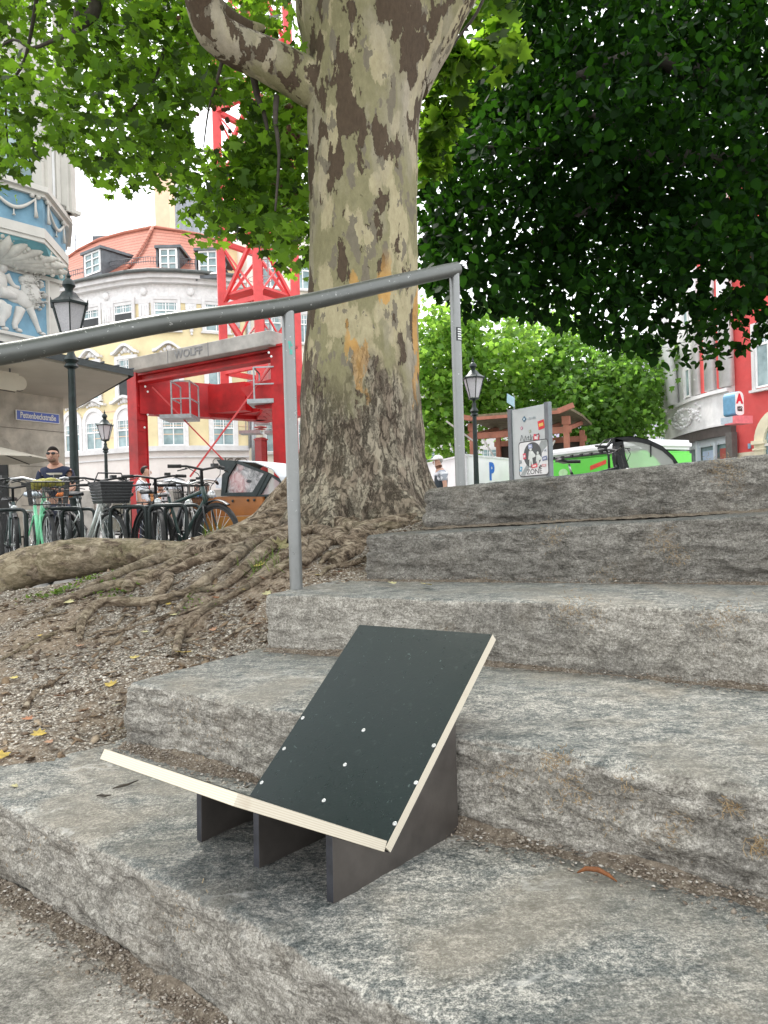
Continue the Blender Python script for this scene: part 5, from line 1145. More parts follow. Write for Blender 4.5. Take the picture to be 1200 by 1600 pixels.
# ------------------------------------------------------------------ blue and cream building with relief, canopy
def build_relief_house():
    Wp = lambda px_: (lambda s: P(px_, 800, 14.55+px_/104*1.15))(0)
    a = Wp(-150); b = Wp(104); a.z = b.z = 0; t = (b-a); L = t.length; t.normalize(); n = Vector((t.y, -t.x, 0))
    side = Vector((-n.x, -n.y, 0))
    B = thing('relief_house', 'cream corner building with blue relief panels, projecting bay and wide canopy roof', 'building', (b.x, b.y, ZG))
    cw = simple('cream stucco wall', (.52, .50, .45), .8, 0, .08, 2, .2, 30); gw = simple('grey stone wall', (.50, .46, .39), .85, 0, .28, 2.2, .4, 12, .5, .01)
    blue = simple('powder blue plaster', (.15, .285, .375), .8, 0, .15, 3, .15); teal = simple('teal plaster', (.12, .30, .33), .8, 0, .15, 3)
    def on(px_, py_, d=0):       # point of the wall plane seen at this pixel, pushed out by d
        v = ray(px_, py_); A = a+n*d; den = v.x*t.y-v.y*t.x; Y = (A.x*t.y-A.y*t.x)/den; return v*Y
    m = MB(); c = a+t*L/2-n*3; rz = math.atan2(t.y, t.x); m.box((c.x, c.y, (ZG+2.62)/2), (L, 6, 2.62-ZG), rz=rz); m.build('ground_floor_wall', gw, B)
    m = MB(); m.box((c.x, c.y, (2.62+6.45)/2), (L, 6, 6.45-2.62), rz=rz); m.build('wall', cw, B)
    c2 = a+t*(L/2-.15)-n*3.1; m = MB(); m.box((c2.x, c2.y, 9.2), (L-.1, 5.8, 5.5), rz=rz); m.build('upper_wall', cw, B)
    m = MB()
    for px_ in (101, 107): q = on(px_, 300, .06); m.bar(Vector((q.x, q.y, 6.6)), Vector((q.x, q.y, 11.8)), .22, .22)
    for px_ in (70, 60): q = on(px_, 300, .04); m.bar(Vector((q.x, q.y, 6.6)), Vector((q.x, q.y, 11.8)), .25, .18)
    m.build('pilaster', cw, B)
    for px_ in (88, 30): q = on(px_, 300); q.z = 6.75; window(B, q, t, n, .62 if px_ == 88 else 1.6, 2.3, 1 if px_ == 88 else 2, (.3,), sur=.1, surm=cw)
    # bay
    bp = [P(-120, 800, 12.9), P(81, 800, 14.6), P(115.5, 800, 16.1), P(112, 800, 17.4)]; bp = [(q.x, q.y) for q in bp]
    m = MB(); wall_run(m, bp, 5.78, 6.42, 1.0); m.build('bay_frieze', blue, B)
    m = MB(); wall_run(m, bp, 5.60, 5.79, 1.1, .05); wall_run(m, bp, 6.40, 6.48, 1.1, .08); wall_run(m, bp, 6.48, 6.58, 1.2, .16); wall_run(m, bp, 5.52, 5.60, 1.0, .02); m.build('bay_moulding', cw, B)
    # garlands on the frieze
    m = MB()
    for (i, u0, u1) in ((0, .30, .56), (0, .56, .93), (1, .12, .80)):
        A = Vector((*bp[i], 0)); C = Vector((*bp[i+1], 0)); tt = (C-A).normalized(); nn = Vector((tt.y, -tt.x, 0)); 
        pts = [A.lerp(C, u0+(u1-u0)*k/14)+nn*.05+Vector((0, 0, 6.32-.26*math.sin(PI*k/14))) for k in range(15)]
        m.tube(pts, [.016+.022*math.sin(PI*k/14) for k in range(15)], 8)
        for e in (pts[0], pts[-1]):
            m.tube([e+Vector((0, 0, .03)), e+Vector((0, 0, -.18)), e+Vector((.01, 0, -.36))], [.02, .022, .04], 7); m.ball(e+tt*.06+Vector((0, 0, .06)), .05, 7); m.ball(e-tt*.06+Vector((0, 0, .06)), .05, 7)
        q = pts[7]; m.tube([q, q-Vector((0, 0, .12)), q-Vector((0, 0, .16))], [.008, .012, .035], 6)
    m.build('garland', cw, B, True)
    # coved underside with palmette leaves
    m = MB(); lo = [on(-150, 800, .02), on(103.5, 800, .02)]; lo = [Vector((q.x, q.y, 5.13)) for q in lo]
    m.add([lo[0], lo[1], Vector((*bp[2], 5.55)), Vector((*bp[1], 5.55)), Vector((*bp[0], 5.55)), Vector((*bp[3], 5.55))], [(0, 1, 3, 4), (1, 2, 3), (1, 5, 2)]); m.build('cove', teal, B)
    m = MB(); base = on(-6, 410, .12); base.z = 5.18
    for k, (ang, ln) in enumerate(((-50, .7), (-25, .9), (0, 1.0), (22, 1.05), (42, 1.15), (58, 1.3), (70, 1.45), (80, 1.5))):
        d = t*math.sin(R_(ang))*ln+n*.42*ln*math.cos(R_(ang))+Vector((0, 0, .34*math.cos(R_(ang))*ln))
        pts = [base+d*u/8*1.05+Vector((0, 0, -.015)) for u in range(9)]
        m.tube(pts, [.05+.095*math.sin(PI*min(1, (u+.8)/8.6)) if u < 8 else .015 for u in range(9)], 7)
        for u in range(2, 8): 
            sd = d.cross(n).normalized()*.11
            m.ball(pts[u]+sd, .05, 6); m.ball(pts[u]-sd, .05, 6)
    m.build('palmette', simple('palmette stucco', (.50, .48, .42), .85, 0, .15, 6, .4, 30), B, True)  # palmettes in a duller cream stucco than the other ornaments
    m = MB(); q0 = on(-100, 424, .03); q1 = on(103.9, 437, .03); m.bar(Vector((q0.x, q0.y, 5.08)), Vector((q1.x, q1.y, 5.08)), .08, .07); m.build('bay_ledge', cw, B)
    # relief panel with lion
    m = MB(); u1 = on(72, 470, .012); u0 = on(-110, 470, .012); z0, z1 = 3.80, 5.02
    cc = (u0+u1)/2; m.bar(Vector((u0.x, u0.y, (z0+z1)/2)), Vector((u1.x, u1.y, (z0+z1)/2)), .03, z1-z0); m.build('relief_panel', blue, B)
    m = MB()
    for z in (z0-.03, z1+.03): m.bar(Vector((u0.x, u0.y, z))+n*.02, Vector((u1.x, u1.y, z))+n*.02+t*.06, .07, .06)
    m.bar(Vector((u1.x, u1.y, z0))+t*.03+n*.025, Vector((u1.x, u1.y, z1))+t*.03+n*.025, .06, .07, up=(0, 1, 0)); m.build('relief_frame', cw, B)
    m = MB(); rr = random.Random(3)
    # zoom coordinates of the photograph's relief (x0 0..520, y 40..900) -> px
    def Z(x, y, d=.06): return on(x/7.275, 400+y/7.275, d)
    def blob(x, y, rx, ry, rot=0, th=.055):
        c = Z(x, y, .02); k = 1/7.275/FPX*15.2
        M = basis(c, t, (0, 0, 1)) @ Matrix.Rotation(R_(-rot), 4, 'Z') @ Matrix.Diagonal((rx*k, ry*k, th, 1)); bm = bmesh.new(); bmesh.ops.create_uvsphere(bm, u_segments=16, v_segments=10, radius=1); m.bm(bm, M)
    def limb(pts, rs_, th=.05):
        k = 1/7.275/FPX*15.2; q = [Z(x, y, .035) for x, y in pts]; sp = []; r2 = []
        for i in range(len(q)-1):
            for j in range(5): sp.append(q[i].lerp(q[i+1], j/5)); r2.append((rs_[i]+(rs_[i+1]-rs_[i])*j/5)*k)
        sp.append(q[-1]); r2.append(rs_[-1]*k); m.tube(sp, r2, 10)
    blob(280, 500, 150, 95, 18, .07); blob(150, 440, 130, 90, 10, .065); blob(350, 420, 125, 150, -20, .09); blob(330, 260, 85, 75, 0, .10); blob(255, 265, 50, 38, 0, .09); blob(235, 290, 32, 22, 20, .08); blob(250, 320, 30, 18, 0, .06); blob(365, 190, 18, 24, 0, .06)
    for k in range(110):
        a_ = rr.uniform(0, 2*PI); r = rr.uniform(.25, 1)**.6; x = 405+105*r*math.cos(a_)+rr.uniform(-15, 15); y = 400+215*r*math.sin(a_); x += (y-400)*.22-20
        if x > 512: x = 512-rr.uniform(0, 20)
        blob(x, y, rr.uniform(12, 24), rr.uniform(9, 15), rr.uniform(-70, 60), .085+rr.uniform(0, .05))
    limb([(330, 590), (380, 700), (420, 800), (450, 870)], [48, 38, 28, 26]); blob(480, 885, 45, 20, 0, .05)
    limb([(230, 600), (200, 690), (165, 780), (175, 830)], [58, 48, 32, 28]); blob(210, 845, 46, 24, 5, .05)
    limb([(60, 560), (50, 650), (20, 740), (25, 800)], [70, 60, 35, 30]); blob(55, 825, 45, 24, 0, .05)
    # rider: torso, head, arm reaching to the mane
    blob(-10, 300, 90, 140, 8, .09); blob(25, 120, 60, 75, 0, .10); blob(30, 70, 66, 38, 10, .09); limb([(70, 210), (115, 290), (160, 345), (215, 360)], [38, 30, 24, 20]); limb([(-20, 400), (80, 430), (180, 470)], [70, 58, 40]); blob(20, 560, 80, 60, 20, .07)
    blob(100, 660, 20, 60, 20, .04); blob(-20, 700, 60, 80, 0, .05)
    o = m.build('lion_relief', simple('white relief stucco', (.54, .52, .48), .75, 0, .08, 5, .5, 45, .5, .015), B, True)
    # canopy
    s = MB(); A = P(104, 625, 15.7); A.z = 2.62; tip = P(207, 590, 13.6); 
    ed = [P(-150, 800, 9.9), P(60, 800, 11.75), P(207, 800, 13.6), P(122, 800, 17.2), P(-150, 800, 15)]
    Lo = [Vector((q.x, q.y, 2.62)) for q in ed]; Hi = [q+Vector((0, 0, .10)) for q in Lo]; N = len(Lo)
    s.add(Lo+Hi, [tuple(range(N))[::-1], tuple(range(N, 2*N))]+[(i, (i+1) % N, N+(i+1) % N, N+i) for i in range(N)]); s.build('canopy', simple('beige soffit', (.42, .385, .32), .8, 0, .08, 1), B)
    s = MB(); C_ = sum(Lo, Vector())/N; out = [q+(q-C_).normalized()*.10 for q in Lo]
    s.add([q+Vector((0, 0, .02)) for q in out]+[q+Vector((0, 0, .13)) for q in out]+[q+Vector((0, 0, .13))-(q-C_)*.04 for q in out], [(i, (i+1) % N, N+(i+1) % N, N+i) for i in range(N)]+[(N+i, N+(i+1) % N, 2*N+(i+1) % N, 2*N+i) for i in range(N)])
    s.build('canopy_edge', simple('dark canopy edge', (.035, .045, .045), .5, .3), B)
    s = MB(); wt = [on(-150, 800, .0), on(104, 800, 0)]; wt = [Vector((q.x, q.y, 3.0)) for q in wt]; s.add([out[0]+Vector((0, 0, .14)), out[1]+Vector((0, 0, .14)), out[2]+Vector((0, 0, .14)), out[3]+Vector((0, 0, .14)), wt[1], wt[0]], [(0, 1, 4, 5), (1, 2, 4), (2, 3, 4)])
    s.build('canopy_roof', simple('pale sheet roof', (.40, .45, .50), .4, .4, .1, 3), B)
    s = MB()
    for k in range(7): q = out[1].lerp(out[2], k/6)+Vector((0, 0, .16)); s.bar(q, q.lerp(wt[1], .8)+Vector((0, 0, .04)), .03)
    s.build('roof_seam', ZINC, B)
    # arched dark doorway at the left edge, plaques
    m = MB(); c = on(-22, 700, .03); M = basis(Vector((c.x, c.y, 0)), t, (0, 0, 1)) @ Matrix.Rotation(R_(90), 4, 'X')
    T = Matrix(((t.x, -n.x, 0, c.x), (t.y, -n.y, 0, c.y), (0, 0, 1, 0), (0, 0, 0, 1)))
    def arc(r, zc, N=14): return [(r*math.cos(PI*k/N), zc+r*math.sin(PI*k/N)) for k in range(N+1)]
    m.prism(arc(.42, 1.1)+[(-.42, ZG), (.42, ZG)], .03, T @ Matrix.Translation((0, -.03, 0))); m.build('arched_door', DARKW, B)
    m = MB(); N = 14
    for k in range(N):
        q = [(r*math.cos(a_), 1.1+r*math.sin(a_)) for r, a_ in ((.42, PI*k/N), (.66, PI*k/N), (.66, PI*(k+1)/N), (.42, PI*(k+1)/N))]; m.prism(q, .06, T @ Matrix.Translation((0, -.06, 0)))
    for x in (-.54, .54): m.box(T @ Vector((x, -.03, .24)), (.24, .06, 1.72), M=T.to_3x3().to_4x4())
    m.build('door_arch', gw, B)
    m = MB()
    for (xa, ya, xb, yb) in ((20, 628, 68, 636),): 
        p = [on(xa, ya, .008), on(xb, ya+6, .008), on(xb, yb+14, .008), on(xa, yb+4, .008)]; 
    for z in (.35, 1.15, 1.9): q0 = on(-150, 800, .003); q1 = on(104, 800, .003); m.bar(Vector((q0.x, q0.y, z)), Vector((q1.x, q1.y, z)), .012, .012)
    m.build('stone_joint', simple('joint dark', (.22, .20, .17), .9), B)
    # street name plate
    S = thing('street_name_sign', 'blue enamel plate reading Pettenbeckstraße on the grey stone wall', 'street sign', on(59, 658, .02))
    c = on(59.5, 651.5, .03); wd = (on(92.5, 655, .03)-on(26.5, 648, .03)); wd = Vector((wd.x, wd.y, 0)).length; M = basis(c, t, (0, 0, 1))
    MB().box(c, (wd, .02, .185), rz=rz).build('plate', simple('enamel blue', (.02, .07, .42), .3, 0, .08, 9, 0), S)
    fr_ = MB()
    for s1 in (-1, 1): fr_.box(c+Vector((0, 0, s1*.096)), (wd+.02, .026, .012), rz=rz); fr_.box(c+t*s1*(wd/2+.004), (.012, .026, .18), rz=rz)
    fr_.build('rim', FRAME, S)
    text_mesh('Pettenbeckstraße', .165, M @ Matrix.Translation((0, .002, .014)), FRAME, 'lettering', S, .002, .0035, .62*wd/.85)
    # cream plaque hanging under the soffit
    pl = thing('hanging_plaque', 'blank cream plaque with scalloped end under the canopy at the left edge', 'sign', P(5, 605, 12.3))
    m = MB(); k = 12.3/FPX; c = P(0, 592, 12.3); T2 = Matrix(((t.x, -n.x, 0, c.x), (t.y, -n.y, 0, c.y), (0, 0, 1, c.z), (0, 0, 0, 1)))
    pf = [(-1.2, .17), (.34, .135), (.34, .10)]+[(.36+.125*math.cos(R_(a_)), -.02+.125*math.sin(R_(a_))) for a_ in range(80, -91, -20)]+[(.29, -.145), (.29, -.17), (-1.2, -.13)]
    m.prism(pf, .05, T2); m.build('board', simple('plaque cream', (.56, .51, .41), .6, 0, .05, 4), pl)
    m = MB(); m.prism([(x*1.0+.012, z-.012) for x, z in pf], .02, T2 @ Matrix.Translation((0, .055, 0))); m.build('backing', simple('plaque dark rim', (.05, .04, .035), .6), pl)
    m = MB(); 
    for x in (-.6, .2): m.bar(T2 @ Vector((x, .03, .13)), T2 @ Vector((x, .03, .5)), .02)
    m.build('hanger', ZINC, pl)
    # beige parasol at the left edge
    u = thing('parasol', 'beige market parasol cut off by the left edge beside the grey wall', 'parasol', P(-40, 800, 12.5)-Vector((0, 0, .62)))
    tipp = P(49, 711, 12.0); cx = P(-45, 700, 12.4); top = Vector((cx.x, cx.y, 1.42)); zr = tipp.z; m = MB(); Rr = (Vector((tipp.x, tipp.y, 0))-Vector((cx.x, cx.y, 0))).length
    ring = []; n8 = 8; a0 = math.atan2(tipp.y-cx.y, tipp.x-cx.x)
    for k in range(n8): ring.append(Vector((cx.x+Rr*math.cos(a0+k*2*PI/n8), cx.y+Rr*math.sin(a0+k*2*PI/n8), zr)))
    vs = [top]+ring+[top-Vector((0, 0, .02))]+[q-Vector((0, 0, .02)) for q in ring]
    m.add(vs, [(0, 1+k, 1+(k+1) % n8) for k in range(n8)]+[(n8+1, n8+2+(k+1) % n8, n8+2+k) for k in range(n8)]+[(1+k, n8+2+k, n8+2+(k+1) % n8, 1+(k+1) % n8) for k in range(n8)]); m.build('canopy_cloth', simple('parasol beige', (.60, .56, .47), .85, 0, .06, 4, .2), u)
    m = MB(); m.tube([Vector((cx.x, cx.y, ZG)), top], .03, 8)
    for q in ring: m.bar(top-Vector((0, 0, .03)), q-Vector((0, 0, .025)), .015)
    m.build('pole', BLACK, u)
build_relief_house()

# ------------------------------------------------------------------ street lamps
def make_lamp():
    r = thing('street_lamp', '', 'street lamp', (0, 0, 0)); iron = simple('dark green cast iron', (.012, .022, .020), .45, .3, .3, 12, .15, 60)
    m = MB(); m.lathe([(.20, 0), (.20, .12), (.16, .16), (.15, .5), (.17, .55), (.10, .65), (.085, 1.0), (.10, 1.03), (.075, 1.08)], n=12); m.build('base', iron, r, 'auto', False)
    m = MB(); m.lathe([(.072, 1.06), (.055, 3.0), (.052, 3.05)], n=12); m.lathe([(.052, 3.04), (.11, 3.08), (.075, 3.13), (.115, 3.18), (.07, 3.25), (.05, 3.30), (.06, 3.36), (.03, 3.42)], n=12); m.build('post', iron, r, 'auto', False)
    m = MB(); z0, z1 = 3.52, 4.02; r0, r1 = .135, .275
    ln = MB()
    for k in range(6):
        a = 2*PI*(k+.5)/6; p0 = Vector((r0*math.cos(a), r0*math.sin(a), z0)); p1 = Vector((r1*math.cos(a), r1*math.sin(a), z1)); ln.bar(p0, p1, .018)
        ln.tube([p1, p1*1.08+Vector((0, 0, .03-z1*.08)), p1*1.12+Vector((0, 0, .08-z1*.12))], [.02, .014, .004], 5)
    ln.lathe([(.03, 3.40), (.05, 3.46), (r0+.01, 3.49), (r0+.012, 3.515), (.02, 3.515)], n=6); ln.lathe([(.05, z1-.005), (r1+.035, z1-.005), (r1+.04, z1+.03), (r1-.02, z1+.055)], n=6)
    lo = ln.build('lantern', iron, r, False, False)
    rf = MB(); rf.lathe([(r1+.0, z1+.045), (.17, 4.14), (.115, 4.22), (.10, 4.23)], n=6); rf.lathe([(.10, 4.22), (.06, 4.26), (.065, 4.30), (.10, 4.34), (.085, 4.40), (.05, 4.44), (.025, 4.46), (.035, 4.49), (.012, 4.54), (.005, 4.60)], n=12); rf.build('lantern_roof', iron, lo, 'auto', False)
    gl = MB(); gl.lathe([(r0-.004, z0+.01), (r1-.008, z1)], n=6, cap=False); g = NG('milky lantern glass'); b = g.bsdf(g.ramp(g.noise(g.obj, 40, 3), [(.3, (.52, .51, .54)), (.7, (.68, .67, .69))]), .45, 0, None, .4); b.inputs['Transmission Weight'].default_value = .35; gl.build('glass', g.m, lo, False, False)
    return r
L1 = make_lamp(); q = P(118.5, 800, 11.5); L1.location = (q.x, q.y, ZG-.05); L1['label'] = 'large dark street lamp near the cream corner building, crossed by the handrail'; L1['group'] = 'old style street lamps'; L1.rotation_euler.z = .4
for (px_, Y, lab) in ((168, 26.5, 'small distant street lamp left of the red crane leg'), (746, 19.3, 'street lamp in front of the bright tree, right of the far handrail post')):
    c = copy_tree(L1); q = P(px_, 800, Y); c.location = (q.x, q.y, ZG); c['label'] = lab; c.rotation_euler.z = .15
    ORG[c] = c.location.copy()

# ------------------------------------------------------------------ red crane
def build_crane():
    r = thing('tower_crane', 'red lattice tower crane on a red portal base with pale concrete ballast', 'crane', P(330, 800, 20)-Vector((0, 0, .62)))
    L = P(220, 800, 20.0); R = P(450, 800, 17.3); L.z = R.z = 0; t = (R-L).normalized(); n = Vector((t.y, -t.x, 0)); rz = math.atan2(t.y, t.x)
    def leg(c, w_, z1, mt=REDP):
        m = MB(); m.box((c.x, c.y, (ZG+z1)/2), (w_*.9, w_*.9, z1-ZG), rz=rz)
        for s_ in (-1, 1): m.box(Vector((c.x, c.y, (ZG+z1)/2))+n*s_*w_*.49, (w_*1.06, .03, z1-ZG+.004), rz=rz)
        for k in range(12): m.box((c.x, c.y, ZG+.3+k*.30), (w_*1.0, w_*.94, .02), rz=rz)
        m.box((c.x, c.y, z1+.03), (w_*1.25, w_*1.25, .05), rz=rz)
        m.box((c.x, c.y, 3.05), (w_*1.06, w_*1.08, .05), rz=rz)
        return m.build('leg', mt, r)
    leg(L, .34, 3.98); leg(R, .40, 3.9)
    BL_ = L-n*0+Vector((1.6, 6.5, 0)); MC = P(415, 800, 22.2); MC.z = 0
    back = P(411, 800, 25.5); back.z = 0; leg(back, .28, 2.6, simple('dark red crane paint', (.30, .02, .02), .5, 0, .15, 3))
    # front beam (I section) and ballast
    m = MB(); a = L+t*.25+Vector((0, 0, 3.78)); b = R+Vector((0, 0, 3.78)); m.bar(a+Vector((0, 0, .09)), b+Vector((0, 0, .09)), .34, .05); m.bar(a-Vector((0, 0, .1)), b-Vector((0, 0, .1)), .34, .05); m.bar(a, b, .06, .16); m.build('front_beam', REDP, r)
    m = MB(); a2 = a+Vector((0, 0, .30))+n*.02; b2 = b+Vector((0, 0, .30))+n*.02; m.bar(a2, b2, .9, .34)
    bl = m.build('ballast_block', CONC, r); bv = bl.modifiers.new('b', 'BEVEL'); bv.width = .02; bv.segments = 2
    m = MB()
    for u in (.35, .62, .9): 
        q = a2.lerp(b2, u)+Vector((0, 0, .17)); m.tube([q+t*(.09*math.cos(PI*k/8))+Vector((0, 0, .10*math.sin(PI*k/8))) for k in range(9)], .012, 6)
    for u in (.31, .60): q = a2.lerp(b2, u)+n*.452; m.bar(q-Vector((0, 0, .17)), q+Vector((0, 0, .17)), .012, .006, up=(0, 1, 0))
    m.build('lifting_loop', ZINC, bl)
    q = a2.lerp(b2, .46)+n*.452; text_mesh('WOLFF', .27, basis(q, t, (0, 0, 1)), simple('raised concrete letters', (.26, .26, .26), .8), 'lettering', bl, .012, .006, 1.1)
    # deep cross box beams meeting at the mast foot
    m = MB(); c0 = L+Vector((0, 0, 3.32)); c1 = Vector((MC.x, MC.y, 3.32)); m.bar(c0, c1, .42, .95); c2 = R+Vector((0, 0, 3.32)); m.bar(c2, c1, .42, .95); c3 = back+Vector((0, 0, 3.2)); 
    for (p, q_) in ((c0, c1), (c2, c1)):
        for k in range(1, 7): x = p.lerp(q_, k/7); m.bar(x-Vector((0, 0, .49)), x+Vector((0, 0, .49)), .5, .03, up=(1, 0, 0))
    m.build('cross_beam', REDP, r)
    m = MB(); m.box((MC.x, MC.y, 3.4), (1.9, 1.9, .9), rz=R_(50)); m.box((MC.x-.9, MC.y-1.2, 3.35), (1.6, .35, .8), rz=R_(-20)); m.build('mast_foot', REDP, r)
    m = MB(); g0 = P(384, 636, 18.6); 
    T = Matrix(((t.x, -n.x, 0, R.x), (t.y, -n.y, 0, R.y), (0, 0, 1, 0), (0, 0, 0, 1)))
    m.prism([(-.2, 3.2), (-1.25, 3.1), (-.75, 2.55), (-.2, 2.5)], .3, T @ Matrix.Translation((0, -.15, 0))); m.build('gusset', REDP, r)
    # thin stay rods
    MB().bar(P(238, 605, 19.6), P(352, 722, 19.6), .035).build('stay_rod', REDP2, r); MB().bar(P(427, 568, 17.3), P(297, 745, 17.6), .035).build('stay_rod', REDP2, r)
    # galvanised platforms
    for (x0, x1, y0, y1, Y, dep) in ((267, 296, 596, 655, 19.2, .9), (396, 438, 574, 632, 17.2, .8)):
        m = MB(); a = P(x0, y0, Y); b = P(x1, y0, Y); c = P(x0, y1, Y); d = P(x1, y1, Y); dv = Vector((0, -.5, 0))
        zt = a.z; zb = c.z+.08
        for q_ in (a, b): 
            for o_ in (Vector(), Vector((0, dep, 0))): m.bar(Vector((q_.x, q_.y, zb))+o_, Vector((q_.x, q_.y, zt))+o_, .035)
        for z in (zt, (zt+zb)/2):
            m.bar(Vector((a.x, a.y, z)), Vector((b.x, b.y, z)), .03); m.bar(Vector((a.x, a.y, z)), Vector((a.x, a.y+dep, z)), .03); m.bar(Vector((b.x, b.y, z)), Vector((b.x, b.y+dep, z)), .03)
        m.box(((a.x+b.x)/2-(.15 if x0 < 300 else 0), a.y+dep/2, zb), (abs(b.x-a.x)+.35, dep, .10)); m.build('work_platform', GALV, r)
    m = MB(); q = P(411, 660, 24.5); m.box(q+Vector((0, 0, .1)), (.5, .5, .35)); m.box(P(392, 676, 24.5), (.7, .6, .1)); m.box(P(432, 676, 24.5), (.7, .6, .1))
    for px_ in (384, 390, 397, 425, 432, 438): m.bar(P(px_, 676, 24.4), P(px_, 650, 24.4), .03)
    m.build('slewing_bracket', GALV, r)
    # bolts on the beam end
    m = MB()
    for (px_, py_) in ((227, 604), (231, 612), (226, 668), (231, 648), (420, 551), (424, 557)): m.ball(P(px_, py_, 17.0 if px_ > 400 else 19.6), .03, 6, (1, .5, 1))
    m.build('bolt_head', FRAME, r)
    # mast
    s_ = 1.09; th = R_(8); cs = [Vector((MC.x+s_*math.cos(th+k*PI/2), MC.y+s_*math.sin(th+k*PI/2), 0)) for k in range(4)]
    m = MB(); z0, z1 = 3.8, 19.0
    for c in cs: m.bar(Vector((c.x, c.y, z0)), Vector((c.x, c.y, z1)), .24, .24, up=(1, .3, 0))
    ms = m.build('mast', REDP2, r)
    bay = 1.95; nb = int((z1-z0)/bay); lat = MB()
    for k in range(nb+1):
        z = z0+.5+k*bay
        for i in range(4):
            a, b = cs[i], cs[(i+1) % 4]; lat.bar(Vector((a.x, a.y, z)), Vector((b.x, b.y, z)), .14)
            if k < nb:
                if (k+i) % 2 == 0: a, b = b, a
                lat.bar(Vector((a.x, a.y, z+.05)), Vector((b.x, b.y, z+bay-.05)), .10)
                lat.bar(Vector((b.x, b.y, z+.05)), Vector((a.x, a.y, z+bay-.05)), .045)
    lat.build('lattice', REDP2, ms)
    pf = MB(); pf.add([(c.x, c.y, 6.55) for c in cs]+[(c.x, c.y, 6.62) for c in cs], [(3, 2, 1, 0), (4, 5, 6, 7), (0, 1, 5, 4), (1, 2, 6, 5), (2, 3, 7, 6), (3, 0, 4, 7)]); pf.build('mast_platform', REDP2, ms)
    ld = MB(); lx = MC.x+.1; ly = MC.y
    for dx in (-.2, .2): ld.bar((lx+dx, ly, z0), (lx+dx, ly, z1), .04)
    for k in range(50): ld.bar((lx-.2, ly, z0+.3*k), (lx+.2, ly, z0+.3*k), .025)
    for k in range(20): ld.tube([(lx+.35*math.cos(a*PI/6), ly-.3+.35*math.sin(a*PI/6), z0+.8*k) for a in range(12)], .012, 4, closed=True)
    ld.build('ladder', GALV, ms)
build_crane()
# ------------------------------------------------------------------ bicycles
def wheel(root, x, mt, r=.34, spokes=True, name='wheel'):
    m = MB(); m.tube([(x+r*math.cos(a*PI/16), 0, .36+r*math.sin(a*PI/16)) for a in range(32)], .023, 8, closed=True); w_ = m.build(name, BLKM, root, True, False); w_['label'] = 'wheel'; del w_['label']
    m = MB(); m.tube([(x+(r-.028)*math.cos(a*PI/16), 0, .36+(r-.028)*math.sin(a*PI/16)) for a in range(32)], .012, 6, closed=True); m.build('rim', mt, w_, True, False)
    m = MB(); m.tube([(x, -.05, .36), (x, .05, .36)], .022, 8)
    if spokes:
        for k in range(24): a = k*2*PI/24; m.bar((x+.02*math.cos(a+.5), .025*(-1)**k, .36+.02*math.sin(a+.5)), (x+(r-.03)*math.cos(a), 0, .36+(r-.03)*math.sin(a)), .0035)
    m.build('spokes', CHROME, w_, False, False); return w_
